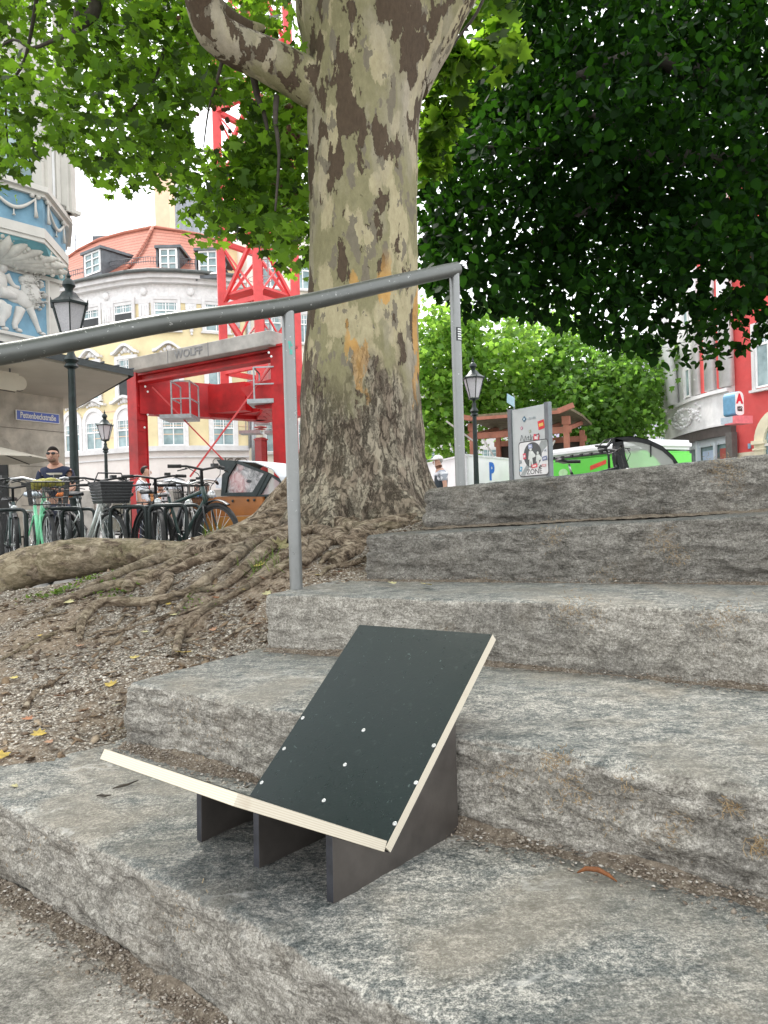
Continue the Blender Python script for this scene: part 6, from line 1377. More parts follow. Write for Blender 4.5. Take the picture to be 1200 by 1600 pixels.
def bicycle(lab, loc, heading, frame_mat, style='city', basket=None, saddle_mat=None, grp='bicycles parked at the racks', bars='flat', scale=1.0, rim=None, guards=True, rack=True):
    r = thing('bicycle', lab, 'bicycle', loc, heading, grp); r.scale = (scale,)*3
    fm = frame_mat; hx, hz = .40, .83      # head tube top
    m = MB()
    if style == 'city':
        m.tube([(hx-.03, 0, .82), (.12, 0, .50), (-.02, 0, .34)], .036, 8); m.tube([(hx-.02, 0, .72), (.16, 0, .42), (-.02, 0, .33)], .028, 8); st_top = (-.22, 0, .82)
    else:
        m.tube([(hx-.03, 0, .84), (-.19, 0, .72)], .020, 8); m.tube([(hx-.01, 0, .74), (-.02, 0, .33)], .025, 8); st_top = (-.22, 0, .80)
    m.tube([(-.02, 0, .33), st_top], .018, 8); m.tube([(hx-.045, 0, .88), (hx+.01, 0, .70)], .024, 8)
    for s_ in (-1, 1): m.tube([(-.02, s_*.03, .33), (-.52, s_*.06, .36)], .011, 6); m.tube([(-.52, s_*.06, .36), (-.17, s_*.02, .70)], .009, 6)
    m.build('frame', fm, r, True, False)
    m = MB()
    for s_ in (-1, 1): m.tube([(hx+.02, s_*.045, .69), (hx+.06, s_*.055, .55), (.56, s_*.055, .36)], .012, 6)
    m.tube([(hx+.02, -.05, .69), (hx+.02, .05, .69)], .018, 6); m.build('fork', fm if style == 'city' else BLACK, r, True, False)
    wheel(r, -.52, rim or CHROME); wheel(r, .56, rim or CHROME)
    for x in ((-.52, .56) if guards else ()):
        m = MB(); a0, a1 = (20, 200) if x < 0 else (60, 215); V_ = []
        for k in range(15):
            q = R_(a0+(a1-a0)*k/14)
            for rr_, yy in ((.378, -.028), (.390, -.014), (.392, .014), (.378, .028), (.374, 0)): V_.append((x+rr_*math.cos(q), yy, .36+rr_*math.sin(q)))
        m.add(V_, [(k*5+j, k*5+(j+1) % 5, (k+1)*5+(j+1) % 5, (k+1)*5+j) for k in range(14) for j in range(5)]); m.build('mudguard', BLACK, r, True, False)
    m = MB(); sx, sz = -.245, .93
    m.tube([st_top, (sx, 0, sz-.03)], .013, 8); m.build('seat_post', CHROME, r, True, False)
    m = MB(); prof = [(-.14, .085), (-.10, .10), (-.04, .085), (.03, .045), (.09, .028), (.14, .018)]; vs = []
    for (x, hw) in prof:
        for (k, zz) in ((-1, -.02), (-.8, .012), (0, .02), (.8, .012), (1, -.02)): vs.append((sx+x, hw*k, sz+zz+(.02 if x < -.08 else 0)))
    m.add(vs, [(i*5+j, (i+1)*5+j, (i+1)*5+j+1, i*5+j+1) for i in range(5) for j in range(4)]+[tuple(i*5 for i in range(6))[::-1]+tuple(), (0, 1, 2, 3, 4), (29, 28, 27, 26, 25)]+[(i*5, i*5+4, (i+1)*5+4, (i+1)*5) for i in range(5)])
    m.build('saddle', saddle_mat or BLACK, r, True, False)
    m = MB(); hb = 1.06
    if bars == 'sweep': pts = [(hx-.30, -.33, hb-.02), (hx-.16, -.31, hb+.01), (hx-.02, -.20, hb+.02), (hx-.03, 0, hb-.03), (hx-.02, .20, hb+.02), (hx-.16, .31, hb+.01), (hx-.30, .33, hb-.02)]
    else: pts = [(hx-.13, -.33, hb+.02), (hx-.05, -.18, hb+.02), (hx-.03, 0, hb-.01), (hx-.05, .18, hb+.02), (hx-.13, .33, hb+.02)]
    m.tube(pts, .012, 8); m.tube([(hx-.045, 0, .88), (hx-.055, 0, hb-.02), (hx-.03, 0, hb-.01)], .016, 8); hbm = m.build('handlebar', BLACK if bars == 'flat' else CHROME, r, True, False)
    m = MB()
    for e, f in ((pts[0], pts[1]), (pts[-1], pts[-2])): e, f = Vector(e), Vector(f); m.tube([e, e.lerp(f, .75)], .018, 8)
    m.build('grip', BLKM, hbm, True, False)
    m = MB()
    for s_ in (-1, 1): m.tube([(hx-.03, s_*.20, hb+.0), (hx+.03, s_*.22, hb-.01), (hx-.02, s_*.30, hb-.03)], .006, 5); m.tube([(hx-.0, s_*.19, hb+.0), (hx+.07, s_*.13, hb-.06), (hx+.05, s_*.03, hb-.18), (hx+.04, 0, .75)], .004, 5)
    m.box((hx, .12, hb+.035), (.05, .06, .03)); m.build('brake_levers', BLACK, hbm, False, False)
    m = MB(); m.tube([(-.02, -.075, .33), (-.02, .075, .33)], .022, 8); m.tube([(-.02+.095*math.cos(a*PI/9), -.05, .33+.095*math.sin(a*PI/9)) for a in range(18)], .006, 5, closed=True)
    m.bar((-.02, -.08, .33), (.10, -.08, .22), .018); m.bar((-.02, .08, .33), (-.14, .08, .44), .018); m.box((.10, -.12, .215), (.09, .09, .02)); m.box((-.14, .12, .445), (.09, .09, .02))
    m.build('crankset', BLACK, r, False, False)
    m = MB()
    for s_ in ((-1, 1) if rack else ()): m.bar((-.72, s_*.06, .76), (-.30, s_*.05, .76), .012); m.bar((-.52, s_*.06, .36), (-.62, s_*.06, .76), .010)
    for k in range(4 if rack else 0): m.bar((-.72+.13*k, -.06, .762), (-.72+.13*k, .06, .762), .010)
    if rack: m.build('rear_rack', CHROME if rim is None else BLACK, r, False, False)
    m = MB(); m.lathe([(.01, -.03), (.035, -.02), (.04, .02), (.03, .03)], (0, 0, 0), 10, Matrix.Rotation(R_(90), 3, 'Y')); 
    for i in range(len(m.v)): m.v[i] = m.v[i]+Vector((hx+.09, 0, .80))
    m.build('front_lamp', CHROME, r, True, False)
    if basket:
        kind, bm_ = basket; m = MB(); z0, z1 = .80, 1.02; x0, x1 = hx+.05, hx+.33; hw = .18
        if kind == 'wire':
            for z in (z0, z0+.07, z0+.14, z1): f = .88+.12*(z-z0)/(z1-z0); m.tube([((x0+x1)/2+(x1-x0)/2*f*a, hw*f*b, z) for a, b in ((-1, -1), (1, -1), (1, 1), (-1, 1))], .004 if z < z1 else .008, 5, closed=True)
            for k in range(12):
                u = -1+2*k/11
                for (a, b) in ((u, -1), (u, 1), (-1, u), (1, u)): m.bar(((x0+x1)/2+(x1-x0)/2*.88*a, hw*.88*b, z0), ((x0+x1)/2+(x1-x0)/2*a, hw*b, z1), .004)
                m.bar(((x0+x1)/2+(x1-x0)/2*.88*u, -hw*.88, z0), ((x0+x1)/2+(x1-x0)/2*.88*u, hw*.88, z0), .004)
        else:
            bm = bmesh.new(); vs = [bm.verts.new(((x0+x1)/2+(x1-x0)/2*a*f, hw*b*f, z)) for z, f in ((z0, .8), (z1, 1.)) for a, b in ((-1, -1), (1, -1), (1, 1), (-1, 1))]
            for q in ((3, 2, 1, 0), (0, 1, 5, 4), (1, 2, 6, 5), (2, 3, 7, 6), (3, 0, 4, 7)): bm.faces.new([vs[i] for i in q])
            m.bm(bm); m.tube([((x0+x1)/2+(x1-x0)/2*a, hw*b, z1) for a, b in ((-1, -1), (1, -1), (1, 1), (-1, 1))], .010, 5, closed=True)
            for k in range(1, 7):
                z = z0+(z1-z0)*k/7; f = .81+.2*k/7; m.tube([((x0+x1)/2+(x1-x0)/2*a*f, hw*b*f, z) for a, b in ((-1, -1), (1, -1), (1, 1), (-1, 1))], .008, 5, closed=True)
            m.tube([((x0+x1)/2, -hw, z1), ((x0+x1)/2-.02, -hw*.7, z1+.10), ((x0+x1)/2-.02, hw*.7, z1+.10), ((x0+x1)/2, hw, z1)], .008, 5)
        m.build('basket', bm_, r, False, False)
    return r
def gp(px, Y, z=ZG): q = P(px, 800, Y); return (q.x, q.y, z)
MINT = simple('mint green bike paint', (.18, .62, .34), .3, 0, .06, 9, 0); SILV = simple('silver bike paint', (.50, .52, .50), .3, .5, .06, 9, 0); DKB = simple('black bike paint', (.014, .016, .018), .3, 0, .2, 9, 0)
WHT = simple('white bike paint', (.7, .7, .68), .35, 0, .05, 9, 0); DGR = simple('dark green bike paint', (.02, .045, .04), .35, 0, .1, 9, 0)
COVER = simple('pale blue saddle cover', (.42, .47, .52), .7, 0, .15, 14, .4, 30); ORA = simple('orange cover', (.75, .20, .03), .7, 0, .1, 14, .4, 30)
bicycle('mint green city bicycle with a dark wire front basket and pale covered saddle', gp(60, 7.9), R_(-56), MINT, 'city', ('wire', BLACK), COVER, bars='sweep')
bicycle('dark bicycle at the far left edge, only its front half in view', gp(-22, 7.7), R_(-54), DKB, 'hybrid', None, BLACK, rim=BLACK)
bicycle('bicycle with orange saddle cover behind the mint green one', gp(98, 9.0), R_(118), DKB, 'city', None, ORA, rim=BLACK)
bicycle('silver grey bicycle with big black front basket', gp(136, 8.2), R_(-44), SILV, 'city', ('solid', DKB), BLACK, bars='flat')
bicycle('black hybrid bicycle with straight handlebar left of the dark green one', gp(238, 8.2), R_(-66), DKB, 'hybrid', None, BLACK, rim=BLACK, guards=False)
bicycle('tall dark green bicycle with its front wheel turned towards the wooden cargo box', gp(284, 8.0), R_(-40), DGR, 'hybrid', None, BLACK, rim=BLACK, scale=1.07)
bicycle('bicycle with silver swept handlebar in front of the cargo box', gp(300, 9.3), R_(-80), WHT, 'city', None, BLACK, bars='sweep')
bicycle('dark bicycle behind the mint green one, at the foot of the grey wall', gp(18, 9.3), R_(-60), DGR, 'city', None, BLACK, rim=BLACK)
bicycle('dark bicycle standing behind the two tall black ones', gp(268, 9.6), R_(-50), DKB, 'city', ('wire', BLACK), BLACK, rim=BLACK)
bicycle('black bicycle at the back of the row, between the silver and the hybrid one', gp(196, 9.4), R_(110), DKB, 'hybrid', None, BLACK, rim=BLACK)
# bread bag in the basket
b0 = bpy.data.objects['bicycle']; M = b0.matrix_basis.copy()
m = MB(); rr = random.Random(4)
for k in range(12): q = M @ Vector((.58+rr.uniform(-.10, .10), rr.uniform(-.13, .13), 1.0+rr.uniform(-.03, .035))); m.ball(q, rr.uniform(.035, .06), 8, (1.3, 1, .7))
tag(m.build('paper_parcel', simple('olive yellow wrap', (.30, .28, .06), .8, 0, .3, 20, .4, 40), None, True), 'olive yellow parcel in the basket of the mint green bicycle', 'parcel')
# rack hoops
RK = simple('dark rack tube', (.02, .028, .028), .4, .4, .2, 12)
first = None
for i, (px_, Y, a) in enumerate(((14, 7.5, 20), (100, 7.6, 25), (122, 8.4, 25), (200, 7.7, 25), (224, 8.3, 25), (262, 7.6, 30), (285, 8.1, 30))):
    if first is None:
        m = MB(); pts = [(0, -.19, 0), (0, -.19, .70)]+[(0, -.19+.06*(1-math.cos(R_(k))), .70+.06*math.sin(R_(k))) for k in (30, 60, 90)]+[(0, .13+.06*math.sin(R_(k)), .70+.06*math.cos(R_(k))) for k in (0, 30, 60, 90)]+[(0, .19, 0)]
        m.tube(pts, .019, 8); m.tube([(0, -.19, .25), (0, .19, .25)], .010, 6); o = m.build('rack_hoop', RK, None, True, False); first = o
    else: o = first.copy(); col.objects.link(o)
    o.location = gp(px_, Y); o.rotation_euler.z = R_(a+60)
    tag(o, ['dark rack hoop at the left edge beside the leftmost bicycle', 'dark rack hoop at the front wheel of the mint green bicycle', 'dark rack hoop between the lamp post and the silver bicycle', 'dark rack hoop in front of the black hybrid bicycle', 'dark rack hoop behind the black hybrid bicycle', 'dark rack hoop left of the dark green bicycle fork', 'dark rack hoop beside the tall dark green bicycle wheel'][i], 'bike rack', 'bike rack hoops in the bicycle row')

# ------------------------------------------------------------------ cargo bikes
def cargo_left():
    r = thing('cargo_bike', 'cargo bicycle with orange brown wooden box and black rain canopy', 'cargo bike', gp(365, 9.2)); Y = 9.2
    wood = simple('oiled orange plywood', (.33, .115, .022), .45, 0, .18, 3, .15, 40); wd2 = simple('lighter lower plywood', (.40, .17, .035), .45, 0, .15, 3, .15, 40)
    A = P(296, 780, 9.3); Bq = P(411, 778, 8.6); A.z = Bq.z = 0; t = (Bq-A).normalized(); n = Vector((t.y, -t.x, 0)); L = (Bq-A).length; rz = math.atan2(t.y, t.x)
    zt = P(350, 776, 9).z; m = MB(); c = A+t*L/2-n*.28
    def panel(u0, u1, z0, z1, d, th=.02): m.box(A+t*(u0+u1)/2*L+n*d+Vector((0, 0, (z0+z1)/2)), ((u1-u0)*L, th, z1-z0), rz=rz)
    panel(.25, 1, zt-.24, zt, 0); panel(0, .245, zt-.24, zt, -.005); 
    m.box(A+t*L-n*.28+Vector((0, 0, zt-.12)), (.02, .56, .24), rz=rz); m.box(A-n*.28+Vector((0, 0, zt-.12)), (.02, .56, .24), rz=rz); m.box(c-n*.28+Vector((0, 0, zt-.12)), (L, .02, .24), rz=rz); m.build('box', wood, r)
    m = MB(); panel(.22, 1, zt-.42, zt-.245, .012); m.box(c+Vector((0, 0, zt-.41)), (L, .56, .02), rz=rz); m.build('lower_box', wd2, r)
    m = MB(); [m.ball(A+t*L*u+n*.018+Vector((0, 0, zt-.06)), .017, 6) for u in (.50, .62, .82, .90)]; m.build('vent_hole', DARKW, r)
    k_ = basis(A+t*L*.86+n*.026+Vector((0, 0, zt-.36)), t, (0, 0, 1)); text_mesh('BABBOE', .075, k_, simple('dark print', (.03, .012, .01), .6), 'lettering', r, .001, .002, 1.2)
    m = MB(); m.bar(A+t*.02+n*.02+Vector((0, 0, zt+.012)), A+t*L*.3+n*.02+Vector((0, 0, zt+.012)), .12, .015); m.build('box_lid', simple('dark lid', (.05, .05, .05), .4), r)
    # canopy
    cz = lambda px_, py_, d: on_plane(px_, py_, d)
    def on_plane(px_, py_, d):
        v = ray(px_, py_); O = A+n*d; den = v.x*t.y-v.y*t.x; Yq = (O.x*t.y-O.y*t.x)/den; return v*Yq
    def strip(poly, d0, d1, mt, name, par=r):
        a = [on_plane(x, y, d0) for x, y in poly]; b = [q-n*(d0-d1) for q in a]; N = len(a); mb = MB(); mb.add(a+b, [tuple(range(N)), tuple(range(2*N-1, N-1, -1))]+[(i, i+N, (i+1) % N+N, (i+1) % N) for i in range(N)]); return mb.build(name, mt, par)
    cloth = simple('black canopy cloth', (.012, .022, .022), .6, 0, .2, 9, .2); film = glass_mat('clear rain film', (.45, .44, .45), .55, .15)
    def ring(outer, inner, d, name, th=.03):
        N = len(outer); a = [on_plane(x, y, d) for x, y in outer]; b = [on_plane(x, y, d) for x, y in inner]; a2 = [q-n*th for q in a]; b2 = [q-n*th for q in b]; mb = MB()
        mb.add(a+b+a2+b2, [(i, (i+1) % N, N+(i+1) % N, N+i) for i in range(N)]+[(2*N+i, 3*N+i, 3*N+(i+1) % N, 2*N+(i+1) % N) for i in range(N)]+[(i, 2*N+i, 2*N+(i+1) % N, (i+1) % N) for i in range(N)]+[(N+i, N+(i+1) % N, 3*N+(i+1) % N, 3*N+i) for i in range(N)]); return mb.build(name, cloth, r)
    W1 = [(369, 724), (412, 740), (394, 769), (352, 770), (356, 745)]; O1 = [(371, 719), (419, 739), (400, 776), (345, 775), (347, 742)]
    ring(O1, W1, .02, 'canopy_side'); ring([(-0+x, y) for x, y in O1], W1, -.52, 'canopy_side')
    strip([(338, 718), (372, 720), (351, 737)], .02, -.5, cloth, 'visor')
    # curved roof
    top = [(372, 719), (400, 722), (425, 732), (437, 745), (441, 752)]; a = [on_plane(x, y, .02) for x, y in top]; b = [q-n*.56 for q in a]; mb = MB(); N = len(a)
    mb.add(a+b, [(i, i+1, N+i+1, N+i) for i in range(N-1)]); o = mb.build('canopy_roof', simple('light canopy roof', (.45, .47, .50), .5, 0, .1, 6), r); sd = o.modifiers.new('s', 'SOLIDIFY'); sd.thickness = .012
    g = NG('printed canopy window'); gv = g.noise(g.obj, 9, 5, .65, 1.5); gz = g.noise(g.obj, 3.2, 3, .5, .5)
    cc = g.mix(g.ramp(gz, [(.45, 0.), (.6, 1.)]), g.ramp(gv, [(.3, (.05, .06, .06)), (.55, (.35, .34, .35)), (.7, (.62, .58, .58))]), g.ramp(gv, [(.3, (.30, .06, .07)), (.7, (.62, .46, .45))])); b_ = g.bsdf(cc, .15, 0, None, .6); b_.inputs['Alpha'].default_value = .85
    pw = strip(W1, -.005, -.012, g.m, 'canopy_window')
    m = MB(); e = on_plane(389, 752, .0); M = basis(e, t, (0, 0, 1)); m.lathe([(.0005, .001), (.030, .001)], (0, 0, 0), 14, None, False); m.v = [M @ Vector((v.x*1.3, v.y*.6, .004)) for v in m.v]; m.build('window_print', simple('grey print', (.03, .03, .035), .5), pw)
    strip([(421, 741), (438, 752), (431, 772), (405, 774)], -.005, -.012, film, 'canopy_window'); ring([(419, 739), (441, 751), (436, 776), (400, 776)], [(423, 744), (437, 754), (431, 772), (407, 773)], .015, 'canopy_frame')
    strip([(404, 776), (441, 776), (438, 815), (412, 815)], -.02, -.5, simple('dark rear panel', (.02, .03, .03), .6), 'rear_panel')
    m = MB()
    for u in (.12, .95):
        q = A+t*L*u-n*.28+Vector((0, 0, ZG+.27)); 
        m.tube([q+t*(.24*math.cos(a*PI/10))+Vector((0, 0, .24*math.sin(a*PI/10))) for a in range(20)], .022, 7, closed=True)
    m.build('wheel', BLKM, r, True)
cargo_left()

def cargo_right():
    r = thing('cargo_bike', 'bicycle trailer bike with clear rain tent framed in black, above the top step', 'cargo bike', gp(985, 10.5)); Yc = 10.5
    Pq = lambda x, y, Y=10.5: P(x, y, Y)
    cloth = simple('black tent cloth', (.012, .014, .015), .6, 0, .2, 9, .2); film = glass_mat('clear tent film', (.62, .66, .60), .38, .18)
    arc = [(961, 683), (985, 681), (1012, 686), (1035, 697), (1052, 712), (1064, 730)]; m = MB()
    for d in (0, .6):
        a = [Pq(x, y, Yc+d)+Vector((0, 0, .0)) for x, y in arc]; b = [q-Vector((0, 0, .07 if i < 5 else .02)) for i, q in enumerate(a)]; a2 = [q+Vector((0, .03, 0)) for q in a]; b2 = [q+Vector((0, .03, 0)) for q in b]; N = len(a)
        m.add(a+b+a2+b2, [(N+i, N+i+1, i+1, i) for i in range(N-1)]+[(2*N+i, 2*N+i+1, 3*N+i+1, 3*N+i) for i in range(N-1)]+[(i, i+1, 2*N+i+1, 2*N+i) for i in range(N-1)]+[(3*N+i, 3*N+i+1, N+i+1, N+i) for i in range(N-1)])
    m.build('tent_frame', cloth, r)
    a = [Pq(x, y, Yc) for x, y in arc]; b = [q+Vector((0, .62, 0)) for q in a]; mb = MB(); N = len(a); mb.add(a+b, [(i, i+1, N+i+1, N+i) for i in range(N-1)]); o = mb.build('tent_roof', cloth, r); o.modifiers.new('s', 'SOLIDIFY').thickness = .01
    def slab(poly, mt, name, d=0, th=.03):
        p = [Pq(x, y, Yc+d) for x, y in poly]; q = [v+Vector((0, th, 0)) for v in p]; N = len(p); mb = MB(); mb.add(p+q, [tuple(range(N))[::-1], tuple(range(N, 2*N))]+[(i, (i+1) % N, (i+1) % N+N, i+N) for i in range(N)]); return mb.build(name, mt, r)
    slab([(958, 684), (974, 688), (977, 712), (988, 745), (962, 745), (957, 715)], cloth, 'tent_front')
    slab([(974, 690), (1000, 691), (1028, 699), (1048, 713), (1056, 732), (1056, 742), (987, 745), (978, 712)], film, 'tent_window', .01, .006)
    slab([(1016, 692), (1018, 693), (1018, 714), (1016, 714)], cloth, 'tent_zip', 0.0, .01)
    m = MB(); m.box(Pq(1010, 765, Yc+.3), (1.0, .6, .35)); m.build('box', cloth, r)
    m = MB(); m.tube([Pq(957, 684), Pq(945, 688), Pq(936, 697), Pq(934, 702)], .008, 6); m.tube([Pq(935, 700), Pq(948, 699), Pq(957, 690)], .014, 6); m.tube([Pq(946, 700), Pq(951, 712), Pq(952, 735)], .018, 6); m.tube([Pq(930, 697, 10.3), Pq(948, 697, 10.5), Pq(956, 686, 10.7)], .014, 6); m.build('handlebar', BLACK, r, True)
    m = MB(); 
    for x in (940, 1040): q = Pq(x, 800, Yc+.3); q.z = -.36+.275; m.tube([q+Vector((.25*math.cos(a*PI/10), 0, .25*math.sin(a*PI/10))) for a in range(20)], .022, 7, closed=True)
    m.build('wheel', BLKM, r, True)
    m = MB(); m.bar(Pq(1062, 733), Pq(1082, 729), .03); m.ball(Pq(1082, 729), .03, 6); m.build('rear_bar', BLACK, r)
cargo_right()
# raised paving behind the steps
m = MB(); m.box((6.5, 8.9, -.5), (11.4, 6.4, .28)); o = m.build('upper_paving', PAVE); o['kind'] = 'structure'
q = P(922, 800, 8.75)
bicycle('bicycle whose black saddle shows before the green van', (q.x, q.y, -.39), R_(6), DKB, 'hybrid', None, BLACK, rim=BLACK, grp='bicycles behind the top step', bars='flat', scale=.985, rack=False)

# ------------------------------------------------------------------ people
def skin_mesh(name, nodes, edges, mat, parent, sub=2):
    """nodes: list of (x,y,z,r or (rx,ry)); the first is the root (pelvis)"""
    me = bpy.data.meshes.new(name); me.from_pydata([n[:3] for n in nodes], edges, [])
    o = bpy.data.objects.new(name, me); col.objects.link(o); o.parent = parent; me.materials.append(mat)
    md = o.modifiers.new('skin', 'SKIN'); md.use_smooth_shade = True
    if not me.skin_vertices: 
        bm = bmesh.new(); bm.from_mesh(me); bm.verts.layers.skin.verify(); bm.to_mesh(me); bm.free()
    for i, n in enumerate(nodes):
        rr_ = n[3] if isinstance(n[3], tuple) else (n[3], n[3]); me.skin_vertices[0].data[i].radius = rr_
    me.skin_vertices[0].data[0].use_root = True
    ss_ = o.modifiers.new('sub', 'SUBSURF'); ss_.levels = 1; ss_.render_levels = sub
    return o
SKIN = simple('skin', (.48, .27, .19), .55, 0, .06, 20, .1); HAIRD = simple('dark hair', (.02, .014, .01), .7, 0, .3, 60, .5, 200)
def person(lab, loc, heading, H=1.75, shirt=(.02, .03, .08), trousers=(.04, .045, .07), hair=HAIRD, head_tilt=0, arms='rest', cap=None, glasses=False, vest=None, stripe=None, hat_brim=False, lean=0, grp=None, shirt_mat=None, beard=False):
    """local: faces +x, z up, origin between the feet"""
    r = thing('person', lab, 'person', loc, heading, grp); k = H/1.75; r.scale = (k, k, k)
    ln = lean; hx, hz = .03+.10*head_tilt+ln, 1.60-.03*head_tilt
    sh = 1.42
    def arm(s_):
        if arms == 'hold': return [(ln, s_*.19, sh-.03), (ln+.04, s_*.25, 1.12), (ln+.27, s_*.10, 1.10), (ln+.34, s_*.05, 1.13)]
        if arms == 'raise' and s_ == 1: return [(ln, s_*.19, sh-.03), (ln+.10, s_*.40, 1.45), (ln+.12, s_*.22, 1.64), (ln+.12, s_*.15, 1.70)]
        return [(ln, s_*.19, sh-.03), (ln-.02, s_*.26, 1.12), (ln+.05, s_*.27, .87), (ln+.08, s_*.27, .79)]
    N = [(0, 0, .95, (.13, .15)), (0+ln*.5, 0, 1.12, (.105, .14)), (ln, 0, 1.30, (.12, .17)), (ln, 0, sh, (.085, .12)), (ln+.01, 0, 1.50, .055), (hx-.005, 0, hz-.03, (.075, .065)), (hx, 0, hz+.05, (.095, .078)), (hx-.01, 0, hz+.12, (.07, .06))]
    E_ = [(0, 1), (1, 2), (2, 3), (3, 4), (4, 5), (5, 6), (6, 7)]
    hands = []
    for s_ in (-1, 1):
        b = len(N); a = arm(s_); N += [(*a[0], .062), (*a[1], .044), (*a[2], .029), (*a[3], (.016, .036))]; E_ += [(3, b), (b, b+1), (b+1, b+2), (b+2, b+3)]; hands.append((Vector(a[2]), Vector(a[3]), s_))
        d = (Vector(a[3])-Vector(a[2])).normalized(); p = Vector(a[3]); sd = d.cross(Vector((0, 0, 1)) if abs(d.z) < .8 else Vector((1, 0, 0))).normalized(); up_ = d.cross(sd)
        for f in range(4):
            off_ = (f-1.5)*.019; ln_ = (.065, .075, .070, .055)[f]; q0 = p+d*.03+sd*off_; q1 = q0+d*ln_*.55+up_*.008; q2 = q0+d*ln_*.85+up_*.030; b2 = len(N); N += [(*q0, .0095), (*q1, .0085), (*q2, .007)]; E_ += [(b+3, b2), (b2, b2+1), (b2+1, b2+2)]
        q0 = p+sd*.035*s_+d*.005+up_*.01; q1 = q0+d*.035+sd*.018*s_+up_*.012; b2 = len(N); N += [(*q0, .011), (*q1, .009)]; E_ += [(b+3, b2), (b2, b2+1)]
    for s_ in (-1, 1):
        b = len(N); N += [(0, s_*.10, .86, .095), (.02, s_*.11, .50, .062), (-.02, s_*.12, .10, .042), (.12, s_*.13, .04, (.035, .045))]; E_ += [(0, b), (b, b+1), (b+1, b+2), (b+2, b+3)]
    body = skin_mesh('body', N, E_, SKIN, r)
    sm = shirt_mat or simple('cloth %s' % lab[:24], shirt, .85, 0, .12, 14, .4, 90)
    S = [(0, 0, .98, (.145, .165)), (ln*.5, 0, 1.12, (.125, .158)), (ln, 0, 1.30, (.14, .19)), (ln, 0, sh+.005, (.10, .145)), (ln+.005, 0, 1.475, (.068, .075))]; ES = [(0, 1), (1, 2), (2, 3), (3, 4)]
    for s_ in (-1, 1): a = arm(s_); b = len(S); mid = Vector(a[0]).lerp(Vector(a[1]), .72); S += [(*a[0], .078), (*mid, .064)]; ES += [(3, b), (b, b+1)]
    so_ = skin_mesh('shirt', S, ES, sm, r)
    if stripe:
        m = MB(); m.lathe([(1., -.016), (1.012, 0), (1., .016)], (0, 0, 0), 20, None, False); m.v = [Vector((ln+v.x*.150, v.y*.192, 1.345+v.z)) for v in m.v]; m.build('shirt_stripe', simple('pale stripe', stripe, .8), so_, True, False)
    T = [(0, 0, .97, (.145, .165)), (0, 0, .90, (.14, .16))]; ET = [(0, 1)]
    for s_ in (-1, 1): b = len(T); T += [(0, s_*.10, .80, .105), (.02, s_*.11, .50, .078), (-.02, s_*.12, .12, .062)]; ET += [(1, b), (b, b+1), (b+1, b+2)]
    skin_mesh('trousers', T, ET, simple('trousers %s' % (trousers,), trousers, .85, 0, .1, 14, .4, 90), r)
    # head details
    m = MB(); m.ball((hx-.012, 0, hz+.075), .098, 14, (1.02, .86, 1.0)); m.v = [v if (v.x < hx+.02 or v.z > hz+.138) else Vector((hx-.01, v.y*.85, max(v.z, hz+.05))) for v in m.v]
    if not cap: m.build('hair', hair, r, True, False)
    else:
        m2 = MB(); m2.ball((hx-.005, 0, hz+.10), .108, 14, (1.05, .92, .78)); m2.v = [Vector((v.x, v.y, max(v.z, hz+.085))) for v in m2.v]
        br_ = [(.0, .0)]; m2.lathe([(.06, 0), (.105, 0), (.105, .012), (.05, .02)], (hx+.075 if not hat_brim else hx, 0, hz+.082), 14); m2.build('cap', cap, r, True, False); m.v = [v for v in m.v]; m.build('hair', hair, r, True, False)
    m = MB(); hr_ = .0
    m.lathe([(.014, -.028), (.017, -.01), (.010, .015), (.004, .03)], (hx+.098, 0, hz+.035), 8); m.build('nose', SKIN, r, True, False)
    m = MB(); [m.ball((hx-.005, s_*.083, hz+.04), .024, 8, (.7, .35, 1.1)) for s_ in (-1, 1)]; m.build('ear', SKIN, r, True, False)
    m = MB(); m.ball((hx+.088, 0, hz-.012), .016, 8, (.5, 1.5, .45)); m.build('mouth', simple('lips', (.34, .12, .10), .5), r, True, False)
    if glasses:
        m = MB(); [m.ball((hx+.095, s_*.034, hz+.062), .026, 10, (.35, 1.15, .8)) for s_ in (-1, 1)]; [m.bar((hx+.095, s_*.06, hz+.066), (hx, s_*.086, hz+.066), .007) for s_ in (-1, 1)]; m.box((hx+.10, 0, hz+.068), (.008, .03, .008)); m.build('sunglasses', simple('shade lens', (.01, .01, .012), .15), r, True, False)
    else:
        m = MB(); [m.ball((hx+.088, s_*.032, hz+.06), .011, 8, (.5, 1.2, .7)) for s_ in (-1, 1)]; m.build('eye', simple('dark eye', (.03, .02, .015), .3), r, True, False)
    if beard:
        m = MB(); m.ball((hx+.055, 0, hz-.03), .05, 10, (.9, 1.15, .75)); m.build('beard', simple('stubble', (.16, .09, .06), .8), r, True, False)
    if vest:
        V_ = [(0, 0, .98, (.16, .178)), (ln*.5, 0, 1.12, (.142, .172)), (ln-.01, 0, 1.30, (.155, .20)), (ln-.015, 0, sh, (.115, .15))]; skin_mesh('vest', V_, [(0, 1), (1, 2), (2, 3)], simple('dark vest', vest, .8), r)
    return r
def at_px(px_, Y): q = P(px_, 800, Y); return (q.x, q.y, ZG)
p1 = person('man in sunglasses and navy T-shirt looking down at his hands by the grey wall', at_px(90, 10.2), R_(-82), 1.66, (.012, .018, .045), head_tilt=.9, arms='hold', glasses=True, stripe=(.45, .42, .34), beard=True, lean=.03)
m = MB(); q = p1.matrix_basis @ Vector((.45, 0, 1.15)); m.box(q, (.075, .012, .15), rz=.1); tag(m.build('phone', BLACK), 'dark phone held by the man in sunglasses', 'phone')
person('dark haired person in a white T-shirt seen from the side behind the black bicycles', at_px(223, 14.4), R_(8), 1.66, (.70, .72, .78), head_tilt=.6)
